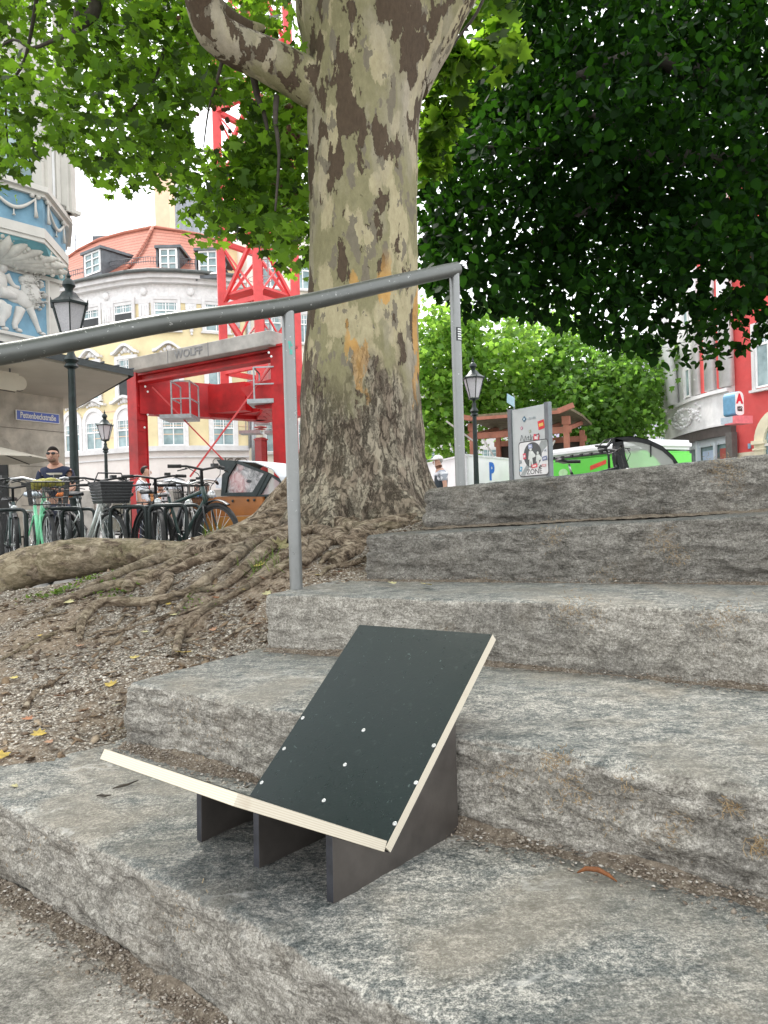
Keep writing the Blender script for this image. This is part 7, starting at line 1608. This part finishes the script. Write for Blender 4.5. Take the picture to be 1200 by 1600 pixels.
g = NG('plaid'); sx_ = g.sep(g.mapping(g.obj, scale=(60, 60, 60))); a_ = g.math('SINE', sx_[1]); b_ = g.math('SINE', sx_[2]); g.bsdf(g.ramp(g.math('ADD', a_, b_), [(.2, (.30, .32, .36)), (.8, (.66, .67, .70))]), .85); PLAID = g.m
person('small distant person in a straw cap and pink top between the black bicycles', at_px(252, 20), R_(-75), 1.62, (.66, .62, .64), cap=simple('straw cap', (.42, .34, .27), .8), head_tilt=.3)
person('small distant person in a red top left of the straw cap wearer', at_px(243, 21.5), R_(-60), 1.45, (.62, .03, .05))
person('distant person in a bright blue shirt raising one arm to the head', at_px(309, 20.5), R_(-100), 1.55, (.02, .22, .62), arms='raise')
person('distant person in a bright blue shirt facing the plaza, right of the arm raiser', at_px(324, 20.2), R_(-80), 1.55, (.02, .24, .66))
person('man with white cap, plaid shirt and dark vest walking at right of the big trunk', at_px(690, 15.6), R_(192), 1.76, (.5, .5, .5), cap=simple('white cap', (.74, .73, .70), .8), vest=(.025, .035, .045), shirt_mat=PLAID, hair=simple('grey hair', (.3, .28, .26), .8), head_tilt=.2)
# plain box standing for an orange brown chair back beside the white-shirted person
m = MB(); q = P(238, 800, 15.6); q.z = ZG; m.box((q.x, q.y, ZG+.55), (.34, .3, 1.1), bev=.05); m.box((q.x, q.y-.02, ZG+1.15), (.28, .24, .1), bev=.03); tag(m.build('orange_brown_box', simple('orange brown board', (.55, .24, .09), .7, 0, .2, 5)), 'orange brown box beside the person in the white T-shirt', 'box')

# ------------------------------------------------------------------ right side: hoarding, shelter, sign, van, red house
def wall_q(name, lab, cat, xa, Ya, xb, Yb, z0, z1, th, mt, grp=None, frame=True):
    a, t, n, L = fr(xa, Ya, xb, Yb); r = thing(name, lab, cat, (a.x, a.y, ZG), 0, grp); c = a+t*L/2-n*th/2; rz = math.atan2(t.y, t.x)
    MB().box((c.x, c.y, (z0+z1)/2), (L, th, z1-z0), rz=rz).build('panel', mt, r)
    if frame:
        m = MB(); c = a+t*L/2-n*th/2; m.box((c.x, c.y, z1+.02), (L+.04, th+.04, .05), rz=rz)
        for u in (0.02, .98): q = a+t*L*u-n*th/2; m.box((q.x, q.y, (z0+z1)/2), (.08, th+.05, z1-z0-.01), rz=rz)
        m.build('frame', simple('white steel frame', (.68, .69, .70), .5), r)
    return r, a, t, n, L, rz
wl = simple('white hoarding paint', (.76, .77, .78), .6, 0, .05, 2, .05)
h1 = wall_q('hoarding_panel', 'plain white hoarding panel behind the walking man', 'hoarding', 655, 23.5, 729, 19.6, ZG, 1.42, .10, wl, 'white hoarding panels behind the top step')
r2, a, t, n, L, rz = wall_q('hoarding_panel', 'white hoarding panel with a big blue P', 'hoarding', 730, 19.5, 806, 22.0, ZG, 1.42, .10, wl, 'white hoarding panels behind the top step')
v = ray(768, 738); den = v.x*t.y-v.y*t.x; Yq = (a.x*t.y-a.y*t.x)/den; c = v*Yq+n*.01
text_mesh('P', .66, basis(c, t, (0, 0, 1)), simple('parking blue', (.02, .14, .52), .5), 'lettering', r2, .004, .03, .9)
def shelter():
    r = thing('timber_shelter', 'reddish timber shelter with mossy pitched roof edge behind the sign board', 'shelter', at_px(815, 25)); tm = simple('red brown timber', (.33, .13, .085), .75, 0, .15, 4, .3, 30)
    a, t, n, L = fr(742, 24.6, 889, 23.4); rz = math.atan2(t.y, t.x); zt = 2.72
    m = MB()
    for u in (0.0, 1.0):
        for d in (0, -3.5): q = a+t*L*u+n*d; m.box((q.x, q.y, (ZG+zt)/2), (.17, .17, zt-ZG), rz=rz)
    m.build('post', tm, r)
    m = MB(); q0 = a+t*(-.15); q1 = a+t*(L+.15)
    m.bar(q0+Vector((0, 0, 2.42)), q1+Vector((0, 0, 2.42)), .14, .20); m.bar(q0+n*-3.5+Vector((0, 0, 2.42)), q1+n*-3.5+Vector((0, 0, 2.42)), .14, .20)
    for u in (0, .25, .5, .75, 1): m.bar(a+t*L*u+Vector((0, 0, 2.45)), a+t*L*u-n*3.5+Vector((0, 0, 3.0)), .10, .14)
    for u in (0, 1): q = a+t*L*u; m.box((q.x, q.y, 2.72), (.24, .24, .26), rz=rz)
    m.build('beam', tm, r)
    m = MB(); e0 = a+t*(-.30)+n*.5; e1 = a+t*(L+.22)+n*.5; m.bar(e0+t*.35+Vector((0, 0, 2.94)), e1-t*.35+Vector((0, 0, 2.94)), .08, .10)
    m.bar(e1-t*.38+Vector((0, 0, 2.96)), e1+t*.10+Vector((0, 0, 3.12)), .12, .16); m.bar(e0+t*.38+Vector((0, 0, 2.96)), e0-t*.10+Vector((0, 0, 3.1)), .12, .16); m.build('fascia', tm, r)
    m = MB(); m.add([e0+Vector((0, 0, 2.98)), e1+Vector((0, 0, 2.98)), e1-n*2.6+Vector((0, 0, 3.04)), e0-n*2.6+Vector((0, 0, 3.04)), e1-n*5+Vector((0, 0, 2.98)), e0-n*5+Vector((0, 0, 2.98))]+[q+Vector((0, 0, .09)) for q in (e0+Vector((0, 0, 2.98)), e1+Vector((0, 0, 2.98)), e1-n*2.6+Vector((0, 0, 3.04)), e0-n*2.6+Vector((0, 0, 3.04)), e1-n*5+Vector((0, 0, 2.98)), e0-n*5+Vector((0, 0, 2.98)))],
                [(3, 2, 1, 0), (5, 4, 2, 3), (6, 7, 8, 9), (9, 8, 10, 11), (0, 1, 7, 6), (1, 2, 8, 7), (2, 4, 10, 8), (5, 11, 10, 4), (0, 6, 9, 3), (3, 9, 11, 5)])
    m.build('roof', simple('mossy roof', (.17, .15, .09), .9, 0, .35, 7, .5, 20), r)
    m = MB(); m.bar(a+t*.1+Vector((0, -.1, 2.2)), a+t*(-.9)+Vector((0, 0, 3.0)), .05); m.bar(a+t*.35+Vector((0, -.12, 2.3)), a+t*1.4+Vector((0, -.1, .4)), .05); m.bar(a+t*(L-.4)+Vector((0, -.12, 2.1)), a+t*(L-1.3)+Vector((0, -.1, .5)), .05); m.build('brace', simple('grey metal brace', (.40, .38, .36), .6), r)
    m = MB(); q = a+t*L/2-n*3.6; m.box((q.x, q.y, .9), (L, .06, 2.9), rz=rz); m.build('back_wall', simple('dark boards', (.045, .035, .028), .9, 0, .3, 3), r)
shelter()
def sign_board():
    a, t, n, L = fr(803, 18.5, 861, 17.4); rz = math.atan2(t.y, t.x); r = thing('notice_board', 'tall grey notice board covered with stickers and a pedestrian zone sign', 'notice board', (a.x, a.y, ZG))
    zt = P(832, 636, 17.95).z; gm = simple('grey board face', (.48, .52, .51), .5, .1, .05, 2); pm = simple('grey metal post', (.16, .18, .19), .45, .4, .1, 5)
    c = a+t*L/2; MB().box((c.x, c.y, (zt-.05)/2+.1), (L-.06, .05, zt-.15), rz=rz).build('panel', gm, r)
    m = MB()
    for u in (0, 1): q = a+t*L*u; m.box((q.x, q.y, (ZG+zt)/2), (.13, .12, zt-ZG+.06), rz=rz)
    m.build('post', pm, r)
    m = MB(); q = c; m.box((q.x, q.y, .02), (L-.1, .05, .08), rz=rz); m.build('bottom_rail', pm, r)
    def onb(px_, py_, d): v = ray(px_, py_); O = a+n*d; den = v.x*t.y-v.y*t.x; Y = (O.x*t.y-O.y*t.x)/den; return v*Y
    # zone sign
    c = onb(834, 716, .05); w_, h = 1.02, .86; T = basis(c, t, (0, 0, 1)); z = thing('x', '', '', c); bpy.data.objects.remove(z)
    m = MB(); R4 = T.to_3x3().to_4x4()
    def rr_poly(w, h_, rad): 
        o = []
        for (cx, cy, a0) in ((w/2-rad, h_/2-rad, 0), (-w/2+rad, h_/2-rad, 90), (-w/2+rad, -h_/2+rad, 180), (w/2-rad, -h_/2+rad, 270)):
            for k in range(5): q = R_(a0+22.5*k); o.append((cx+rad*math.cos(q), cy+rad*math.sin(q)))
        return o
    def flat(mb, poly, d, th): # poly in board plane x,y
        N = len(poly); mb.add([T @ Vector((x, y, d)) for x, y in poly]+[T @ Vector((x, y, d+th)) for x, y in poly], [tuple(range(N))[::-1], tuple(range(N, 2*N))]+[(i, (i+1) % N, (i+1) % N+N, i+N) for i in range(N)])
    flat(m, rr_poly(w_, h, .08), 0, .012); bd = m.build('zone_sign', simple('sign edge dark', (.05, .055, .055), .5), r)
    m = MB(); flat(m, rr_poly(w_-.05, h-.05, .07), .012, .003); m.build('sign_face', simple('sign white', (.70, .71, .70), .5, 0, .05, 5), bd)
    m = MB(); flat(m, [(-.02+.31*math.cos(k*PI/14), .08+.31*math.sin(k*PI/14)) for k in range(28)], .015, .003); m.build('sign_disc', simple('faded disc grey', (.07, .08, .08), .5), bd)
    pw = simple('sign white figure', (.62, .66, .62), .5); m = MB()
    for (x, y, s_) in ((-.08, .06, 1.), (.16, -.02, .8)):
        flat(m, [(x+.045*s_*math.cos(k*PI/6), y+.17*s_+.045*s_*math.sin(k*PI/6)) for k in range(12)], .018, .002)
        flat(m, [(x-.06*s_, y+.12*s_), (x-.09*s_, y-.08*s_), (x-.05*s_, y-.08*s_), (x-.06*s_, y-.25*s_), (x-.02*s_, y-.25*s_), (x, y-.10*s_), (x+.03*s_, y-.25*s_), (x+.07*s_, y-.25*s_), (x+.05*s_, y-.05*s_), (x+.16*s_, y-.03*s_), (x+.16*s_, y+.01*s_), (x+.06*s_, y+.12*s_)], .018, .002)
    m.build('sign_figure', pw, bd)
    m = MB(); flat(m, [(.28, .40), (.48, .40), (.48, .26), (.06, -.1), (.04, .02)], .0155, .0015); flat(m, [(-.48, -.40), (-.30, -.40), (-.05, -.1), (-.2, -.1)], .0155, .0015); m.build('diagonal_stripe', simple('faded grey stripe', (.30, .33, .32), .5), bd)
    text_mesh('ZONE', .17, T @ Matrix.Translation((.02, -.325, .017)), simple('sign text', (.10, .10, .10), .5), 'lettering', bd, .002, .001, 1.15)
    # stickers
    def st(px_, py_, w, h_, rot, colr, nm, inner=None):
        c = onb(px_, py_, .034 if py_ < 690 else .075); M = basis(c, t, (0, 0, 1)) @ Matrix.Rotation(R_(rot), 4, 'Z'); m = MB(); m.box((0, 0, 0), (w, h_, .004)); m.v = [M @ q for q in m.v]; o = m.build('sticker', simple(nm, colr, .5), r)
        if inner:
            m = MB(); m.box((0, 0, .004), (w*inner[1], h_*inner[2], .003)); m.v = [M @ q for q in m.v]; m.build('sticker_print', simple(nm+' print', inner[0], .5), o)
    st(845.5, 663.5, .21, .21, 8, (.62, .03, .04), 'red sticker', ((.75, .50, .12), .7, .35)); st(819, 655, .11, .11, 40, (.05, .13, .20), 'blue diamond sticker', ((.55, .66, .68), .45, .45))
    st(815, 669, .07, .07, 30, (.45, .16, .24), 'pink sticker', ((.66, .55, .56), .5, .5)); st(828, 674, .07, .07, 10, (.30, .36, .25), 'green sticker', ((.5, .5, .45), .5, .5))
    st(838, 684, .20, .17, -10, (.60, .06, .09), 'crimson sticker', ((.75, .62, .60), .6, .4)); st(840, 681, .12, .09, 20, (.08, .08, .09), 'dark sticker', ((.5, .5, .5), .5, .5))
    st(819.5, 713, .10, .14, 5, (.62, .10, .14), 'rose sticker', ((.72, .6, .6), .6, .4)); st(828.5, 697.5, .14, .10, 4, (.33, .38, .55), 'violet sticker', ((.66, .68, .74), .6, .4)); st(852, 703.5, .09, .07, 0, (.55, .58, .62), 'grey sticker', ((.1, .1, .1), .4, .4))
    st(851, 716, .16, .10, 8, (.16, .19, .30), 'navy sticker', ((.5, .52, .6), .6, .4)); st(835, 728, .20, .09, 8, (.66, .10, .12), 'scarlet sticker', ((.75, .66, .62), .6, .4)); st(850, 727, .14, .06, -4, (.62, .32, .32), 'salmon sticker', ((.7, .6, .6), .6, .4))
    st(813, 722, .08, .08, 12, (.22, .27, .28), 'slate sticker', ((.4, .42, .42), .5, .5)); st(814, 733, .07, .12, -20, (.10, .36, .52), 'cyan sticker', ((.6, .66, .7), .4, .4)); st(844, 729, .10, .05, 30, (.03, .03, .03), 'black sticker', ((.4, .4, .4), .4, .4))
    # logo line and felt pen scrawl
    c = onb(831, 653.5, .034); m = MB()
    for k in range(7): m.bar(c+t*(k*.042-.13)+Vector((0, 0, -.03)), c+t*(k*.042-.13+rnd.uniform(-.012, .02))+Vector((0, 0, .02+rnd.uniform(0, .02))), .010, .006)
    m.build('faded_print', simple('faded grey print', (.33, .37, .39), .6), r)
    m = MB()
    for pts in ([(813, 689), (815, 680), (819, 690), (821, 681), (823, 688)], [(824, 684), (826, 681), (825, 687), (828, 687)], [(829, 679), (829, 688)], [(830, 688), (830, 683), (833, 682), (834, 688)]): m.tube([onb(x, y, .036) for x, y in pts], .006, 4)
    m.build('pen_scrawl', simple('felt pen', (.08, .09, .09), .6), r)
    # little name plate flag on its own short arm
    s2 = thing('street_name_sign', 'small pale blue street name plate on the post of the notice board', 'street sign', P(797, 625, 18.3)); c = P(797.5, 624.5, 18.2); m = MB(); m.add([P(792, 615, 17.6), P(803.5, 622, 18.5), P(803.5, 637, 18.5), P(792, 629, 17.6)]+[P(792, 615, 17.6)+Vector((.02, 0, 0)), P(803.5, 622, 18.5)+Vector((.02, 0, 0)), P(803.5, 637, 18.5)+Vector((.02, 0, 0)), P(792, 629, 17.6)+Vector((.02, 0, 0))], [(3, 2, 1, 0), (4, 5, 6, 7), (0, 1, 5, 4), (1, 2, 6, 5), (2, 3, 7, 6), (3, 0, 4, 7)]); m.build('plate', simple('pale blue plate', (.38, .58, .68), .4), s2)
    m = MB(); q = P(803.5, 640, 18.45); m.tube([Vector((q.x, q.y, q.z-.1)), Vector((q.x, q.y, q.z+.35))], .025, 8); m.build('bracket', pm, s2)
sign_board()
def van():
    a, t, n, L = fr(861, 20.6, 1003, 17.8); rz = math.atan2(t.y, t.x); r = thing('delivery_van', 'bright green van with white roof and red stripe behind the top step', 'van', (a.x, a.y, ZG)); D = 1.9
    grn = simple('bright green van paint', (.12, .62, .06), .35, 0, .05, 2, 0); c = a+t*L/2-n*D/2
    bm = bmesh.new(); bmesh.ops.create_cube(bm, size=1); bmesh.ops.scale(bm, vec=(L, D, 1.62), verts=bm.verts); bmesh.ops.bevel(bm, geom=bm.edges, offset=.06, segments=3, affect='EDGES')
    m = MB(); m.bm(bm, Matrix.Translation((c.x, c.y, ZG+.3+.81)) @ Matrix.Rotation(rz, 4, 'Z')); m.build('body', grn, r, 'auto')
    bm = bmesh.new(); bmesh.ops.create_cube(bm, size=1); bmesh.ops.scale(bm, vec=(L+.04, D+.04, .24), verts=bm.verts); bmesh.ops.bevel(bm, geom=bm.edges, offset=.08, segments=3, affect='EDGES')
    m = MB(); m.bm(bm, Matrix.Translation((c.x, c.y, ZG+2.08)) @ Matrix.Rotation(rz, 4, 'Z')); m.build('roof', simple('van roof white', (.74, .75, .75), .4, 0, .04, 2, 0), r, 'auto')
    m = MB(); q0 = a+n*.01; m.bar(q0+Vector((0, 0, ZG+1.94)), q0+t*L+Vector((0, 0, ZG+1.94)), .03, .05)
    for k in range(9): q = q0+t*L*(k+.5)/9; m.box((q.x, q.y, ZG+1.96), (.08, .06, .06), rz=rz)
    m.build('roof_seal', BLACK, r)
    def onv(px_, py_, d=.006): v = ray(px_, py_); O = a+n*d; den = v.x*t.y-v.y*t.x; Y = (O.x*t.y-O.y*t.x)/den; return v*Y
    m = MB(); p = [onv(922, 728), (onv(947, 718)), onv(947, 724.5), onv(922, 735)]; m.add(p+[q-n*.005 for q in p], [(3, 2, 1, 0), (0, 1, 5, 4), (1, 2, 6, 5), (2, 3, 7, 6), (3, 0, 4, 7)]); m.build('stripe', simple('stripe red', (.66, .06, .03), .4), r)
    c2 = onv(880, 739); M = basis(c2, t, (0, 0, 1)); m = MB(); m.lathe([(.001, 0), (.16, 0)], (0, 0, 0), 16, None, False); m.v = [M @ Vector((v.x*1.1, v.y*.7, .002)) for v in m.v]; m.build('pale_patch', simple('pale green patch', (.45, .72, .38), .5), r)  # pale oval patch on the van side
    for u in (.14, .84):
        q = a+t*L*u; T = Matrix.Translation((q.x, q.y, ZG+.32)) @ Matrix.Rotation(rz, 4, 'Z') @ Matrix.Rotation(R_(90), 4, 'X'); m = MB(); m.lathe([(.2, -.02), (.3, -.02), (.32, .02), (.32, .18), (.2, .2)], n=20); m.v = [T @ (v-Vector((0, 0, .12))) for v in m.v]; w_ = m.build('wheel', BLKM, r, 'auto')
        m = MB(); m.lathe([(.02, 0), (.19, .0), (.2, .03)], n=16); m.v = [T @ (v+Vector((0, 0, -.145))) for v in m.v]; m.build('rim', CHROME, w_)
van()
def red_house():
    E = [(1046, 32.0), (1052, 30.4), (1070, 28.6), (1095, 27.0), (1122, 25.8), (1149, 25.0)]; pts = [tuple(P(x, 800, y))[:2] for x, y in E]
    r = thing('red_house', 'red and white corner house with a rounded white bay and pharmacy shop', 'house', (pts[3][0], pts[3][1], ZG))
    redw = simple('red render', (.62, .085, .08), .85, 0, .08, 2, .15); wh = simple('white stone bay', (.68, .67, .67), .8, 0, .08, 4, .3, 14, .5, .01); dk = simple('dark lintel', (.085, .07, .065), .6, 0, .15, 4); cre = simple('cream base stone', (.66, .60, .46), .85, 0, .1, 3, .2)
    m = MB(); wall_run(m, pts, 2.68, 3.72, .5, .10); m.build('bay_band', wh, r)
    m = MB(); wall_run(m, pts, 3.72, 3.84, .5, .20); wall_run(m, pts, 2.60, 2.68, .5, .13); m.build('moulding', wh, r)
    m = MB(); wall_run(m, pts, 2.25, 2.60, .5, .08); m.build('lintel', dk, r)
    m = MB(); wall_run(m, pts, 3.84, 11, .5, 0); m.build('bay_wall', wh, r)
    def atb(px_, z, d=0):
        for (x0, y0), (x1, y1) in zip(E[:-1], E[1:]):
            if x0 <= px_ <= x1: Aq, t, n, L = fr(x0, y0, x1, y1); v = ray(px_, 800); den = v.x*t.y-v.y*t.x; Y = (Aq.x*t.y-Aq.y*t.x)/den; return Vector((v.x*Y, v.y*Y, z))+n*d, t.copy(), n.copy()
    # ornate cartouche, columns, red strips, windows
    m = MB(); rr = random.Random(8)
    for k in range(26):
        u = k/26; x = 1076+17*math.cos(u*2*PI)*(1+.15*math.sin(6*PI*u)); z = 3.2+.34*math.sin(u*2*PI); c, t, n = atb(max(1053, x), z, .12); m.ball(c, .07+.02*math.sin(9*u*PI), 7)
    for k in range(40): c, t, n = atb(rr.uniform(1062, 1090), rr.uniform(2.98, 3.42), .10); m.ball(c, rr.uniform(.04, .09), 6)
    for k in range(14): c, t, n = atb(rr.uniform(1096, 1104), rr.uniform(2.95, 3.6), .10); m.ball(c, rr.uniform(.04, .07), 6)
    m.build('cartouche', wh, r, True)
    m = MB()
    for px_ in (1056, 1066): c, t, n = atb(px_, 0, .2); m.tube([Vector((c.x, c.y, 3.85)), Vector((c.x-.1, c.y, 5)), Vector((c.x-.5, c.y, 7.5))], [.22, .24, .3], 10)
    for px_ in (1098, 1119, 1144): c, t, n = atb(px_, 0, .06); m.box((c.x, c.y, 7), (.50, .2, 6.2), rz=math.atan2(t.y, t.x))
    m.build('bay_column', wh, r, True)
    m = MB()
    for px_ in (1107.5, 1134): c, t, n = atb(px_, 0, .03); m.box((c.x, c.y, 7), (.30, .1, 6.2), rz=math.atan2(t.y, t.x))
    m.build('red_strip', redw, r)
    for (px_, z) in ((1084, 3.95), (1084, 6.6), (1120, 7.4)): c, t, n = atb(px_, z, .04); window(r, c, t, n, .55, 1.5, 1, (.3,), sur=.08, sill=False, surm=wh)
    # shop glazing
    sf = simple('shop frame grey white', (.60, .66, .70), .45, 0, .05, 3); m = MB()
    for z0, z1 in ((ZG, -.3), (2.0, 2.25)): wall_run(m, pts, z0, z1, .2, -.12)
    for px_ in (1053, 1089.5, 1143.5): c, t, n = atb(px_, 0, -.1); m.box((c.x, c.y, .8), (.16 if px_ > 1060 else .3, .14, 3.2), rz=math.atan2(t.y, t.x))
    for z in (.98, ): 
        for xa, xb in ((1091, 1118), (1118, 1142)): c, t, n = atb(xa, z, -.08); c2, _, _ = atb(xb, z, -.08); m.bar(c, c2, .12, .16)
    for px_ in (1117,): c, t, n = atb(px_, 0, -.08); m.box((c.x, c.y, .9), (.09, .1, 2.4), rz=math.atan2(t.y, t.x))
    m.build('shop_frame', sf, r)
    m = MB(); wall_run(m, pts, -.35, 2.02, .05, -.22); m.build('shop_glass', GLASS, r)
    m = MB()
    for (xa, xb, z0, z1, mi) in ((1120, 1140, 1.15, 1.85, 0), (1092, 1114, -.2, .85, 1), (1119, 1141, -.2, .85, 2), (1093, 1115, 1.15, 1.85, 1)):
        c, t, n = atb(xa, 0, -.19); c2, _, _ = atb(xb, 0, -.19); m.cur = mi; m.bar(c+Vector((0, 0, (z0+z1)/2)), c2+Vector((0, 0, (z0+z1)/2)), .02, z1-z0)
    m.build('window_display', [simple('red poster', (.34, .07, .055), .6, 0, .1, 3), simple('pale blue blind', (.42, .52, .66), .6, 0, .08, 3), simple('olive interior', (.20, .20, .11), .6, 0, .4, 2)], r)
    c, t, n = atb(1073, 1.05, -.10); c2, _, _ = atb(1088, 1.22, -.10); m = MB(); m.bar(c-Vector((0, 0, .35)), c2-Vector((0, 0, .25)), .02, .26); m.build('window_lettering_band', simple('pale band', (.55, .60, .72), .5), r)
    ca, ta, na = atb(1081, .79, -.082); text_mesh('APOTHEKE', .15, basis(ca, (c2-c), (0, 0, 1)), FRAME, 'lettering', r, .002, .002)
    m = MB(); c, t, n = atb(1072, 1.45, -.15); m.ball(c, .13, 10, (1, .5, 1.1)); m.tube([c, c+Vector((0, 0, .6))], .03, 6); m.build('heart_ornament', simple('rose pink', (.62, .12, .16), .5), r, True)
    c, t, n = atb(1148.5, 0, .12); m = MB(); m.box((c.x+.05, c.y, .85), (.30, .22, 2.95), rz=math.atan2(t.y, t.x)); m.build('column', simple('dark grey column', (.10, .09, .085), .6), r)
    # flank wall: red above, cream arch below
    a, t, n, L = fr(1148, 25.2, 1330, 21.2); rz = math.atan2(t.y, t.x); c = a+t*L/2-n*.3
    MB().box((c.x, c.y, (1.62+11)/2), (L, .6, 11-1.62), rz=rz).build('wall', redw, r); MB().box((c.x, c.y, (ZG+1.62)/2), (L, .62, 1.62-ZG), rz=rz).build('base_wall', cre, r)
    def onf(px_, py_, d=0): v = ray(px_, py_); O = a+n*d; den = v.x*t.y-v.y*t.x; Y = (O.x*t.y-O.y*t.x)/den; return v*Y
    q = onf(1203, 603, .0); window(r, q, t, n, 1.0, 2.0, 2, (.3,), sur=.12, surm=WHITE)
    q = onf(1225, 700, .0); R0 = 1.05; zc = onf(1200, 690).z; T = Matrix(((t.x, -n.x, 0, q.x), (t.y, -n.y, 0, q.y), (0, 0, 1, 0), (0, 0, 0, 1))); m = MB(); N = 16
    for k in range(N):
        pq = [(rad*math.cos(a_), zc+rad*math.sin(a_)) for rad, a_ in ((R0-.38, PI*k/N), (R0, PI*k/N), (R0, PI*(k+1)/N), (R0-.38, PI*(k+1)/N))]; m.prism(pq, .12, T @ Matrix.Translation((0, -.12, 0)))
    for x in (-R0+.19, R0-.19):
        m.box(T @ Vector((x, -.06, (ZG+zc)/2)), (.38, .12, zc-ZG), M=T.to_3x3().to_4x4()); m.box(T @ Vector((x, -.09, zc)), (.50, .20, .12), M=T.to_3x3().to_4x4()); m.box(T @ Vector((x, -.08, zc-.22)), (.44, .17, .06), M=T.to_3x3().to_4x4())
    m.build('arch', simple('cream arch stone', (.70, .64, .47), .8, 0, .08, 3, .2), r)
    m = MB(); m.prism([((R0-.38)*math.cos(PI*k/N), zc+(R0-.38)*math.sin(PI*k/N)) for k in range(N+1)]+[(-(R0-.38), ZG), (R0-.38, ZG)], .03, T @ Matrix.Translation((0, -.03, 0))); m.build('arch_glass', GLASS, r)
    m = MB(); [m.box(T @ Vector((0, -.06, z)), (2*(R0-.38), .05, .08), M=T.to_3x3().to_4x4()) for z in (zc-.1, zc-.7)]; m.box(T @ Vector((0, -.065, zc-.4)), (.08, .05, 2.3), M=T.to_3x3().to_4x4()); m.build('arch_bars', FRAME, r)
    # pharmacy sign
    s_ = thing('pharmacy_sign', 'rounded white pharmacy sign with red A above a small red box on the house corner', 'sign', P(1150, 634, 22.6)); Ys = 23.2; 
    c = P(1155.5, 630, Ys); tt = Vector((1, .35, 0)).normalized(); T = basis(c, tt, (0, 0, 1)); w_, h = .34, .76
    poly = [(w_/2*math.cos(R_(k)), h/2-w_/2+w_/2*math.sin(R_(k))) for k in range(0, 181, 20)]+[(w_/2*math.cos(R_(k)), -h/2+w_/2*.5+w_/2*.5*math.sin(R_(k))) for k in range(180, 361, 20)]
    m = MB(); N = len(poly); m.add([T @ Vector((x, y, 0)) for x, y in poly]+[T @ Vector((x, y, -.5)) for x, y in poly], [tuple(range(N)), tuple(range(2*N-1, N-1, -1))]+[(i, i+N, (i+1) % N+N, (i+1) % N) for i in range(N)]); m.m[1:] = [1]*(len(m.m)-1)
    m.build('sign_box', [simple('sign box white', (.76, .76, .75), .4), simple('sign box blue side', (.10, .26, .40), .4)], s_)
    red = simple('pharmacy red', (.62, .02, .04), .4)
    text_mesh('A', .40, T @ Matrix.Translation((0, .13, .006)), red, 'emblem', s_, .004, .022, .85); 
    text_mesh('APO', .105, T @ Matrix.Translation((0, -.14, .006)), simple('sign black', (.04, .02, .02), .5), 'lettering', s_, .004, .006, .95); text_mesh('THEKE', .085, T @ Matrix.Translation((0, -.22, .006)), MATS['sign black'], 'lettering', s_, .004, .005, .78)
    q = P(1154, 657, 23.0); m = MB(); m.box(q, (.62, .5, .24), rz=.3); m.m = [0]*len(m.m); m.build('lower_box', simple('pale red box', (.66, .15, .17), .5), s_)
    m = MB(); m.box(P(1141, 657, 23.1), (.28, .5, .20), rz=.3); m.build('side_box', simple('grey blue box', (.40, .46, .52), .5), s_)
    q = onf(1171, 697, .02); MB().box(q, (.11, .03, .17), rz=rz).build('house_number_plate', simple('number plate blue', (.20, .36, .50), .4), r)
red_house()
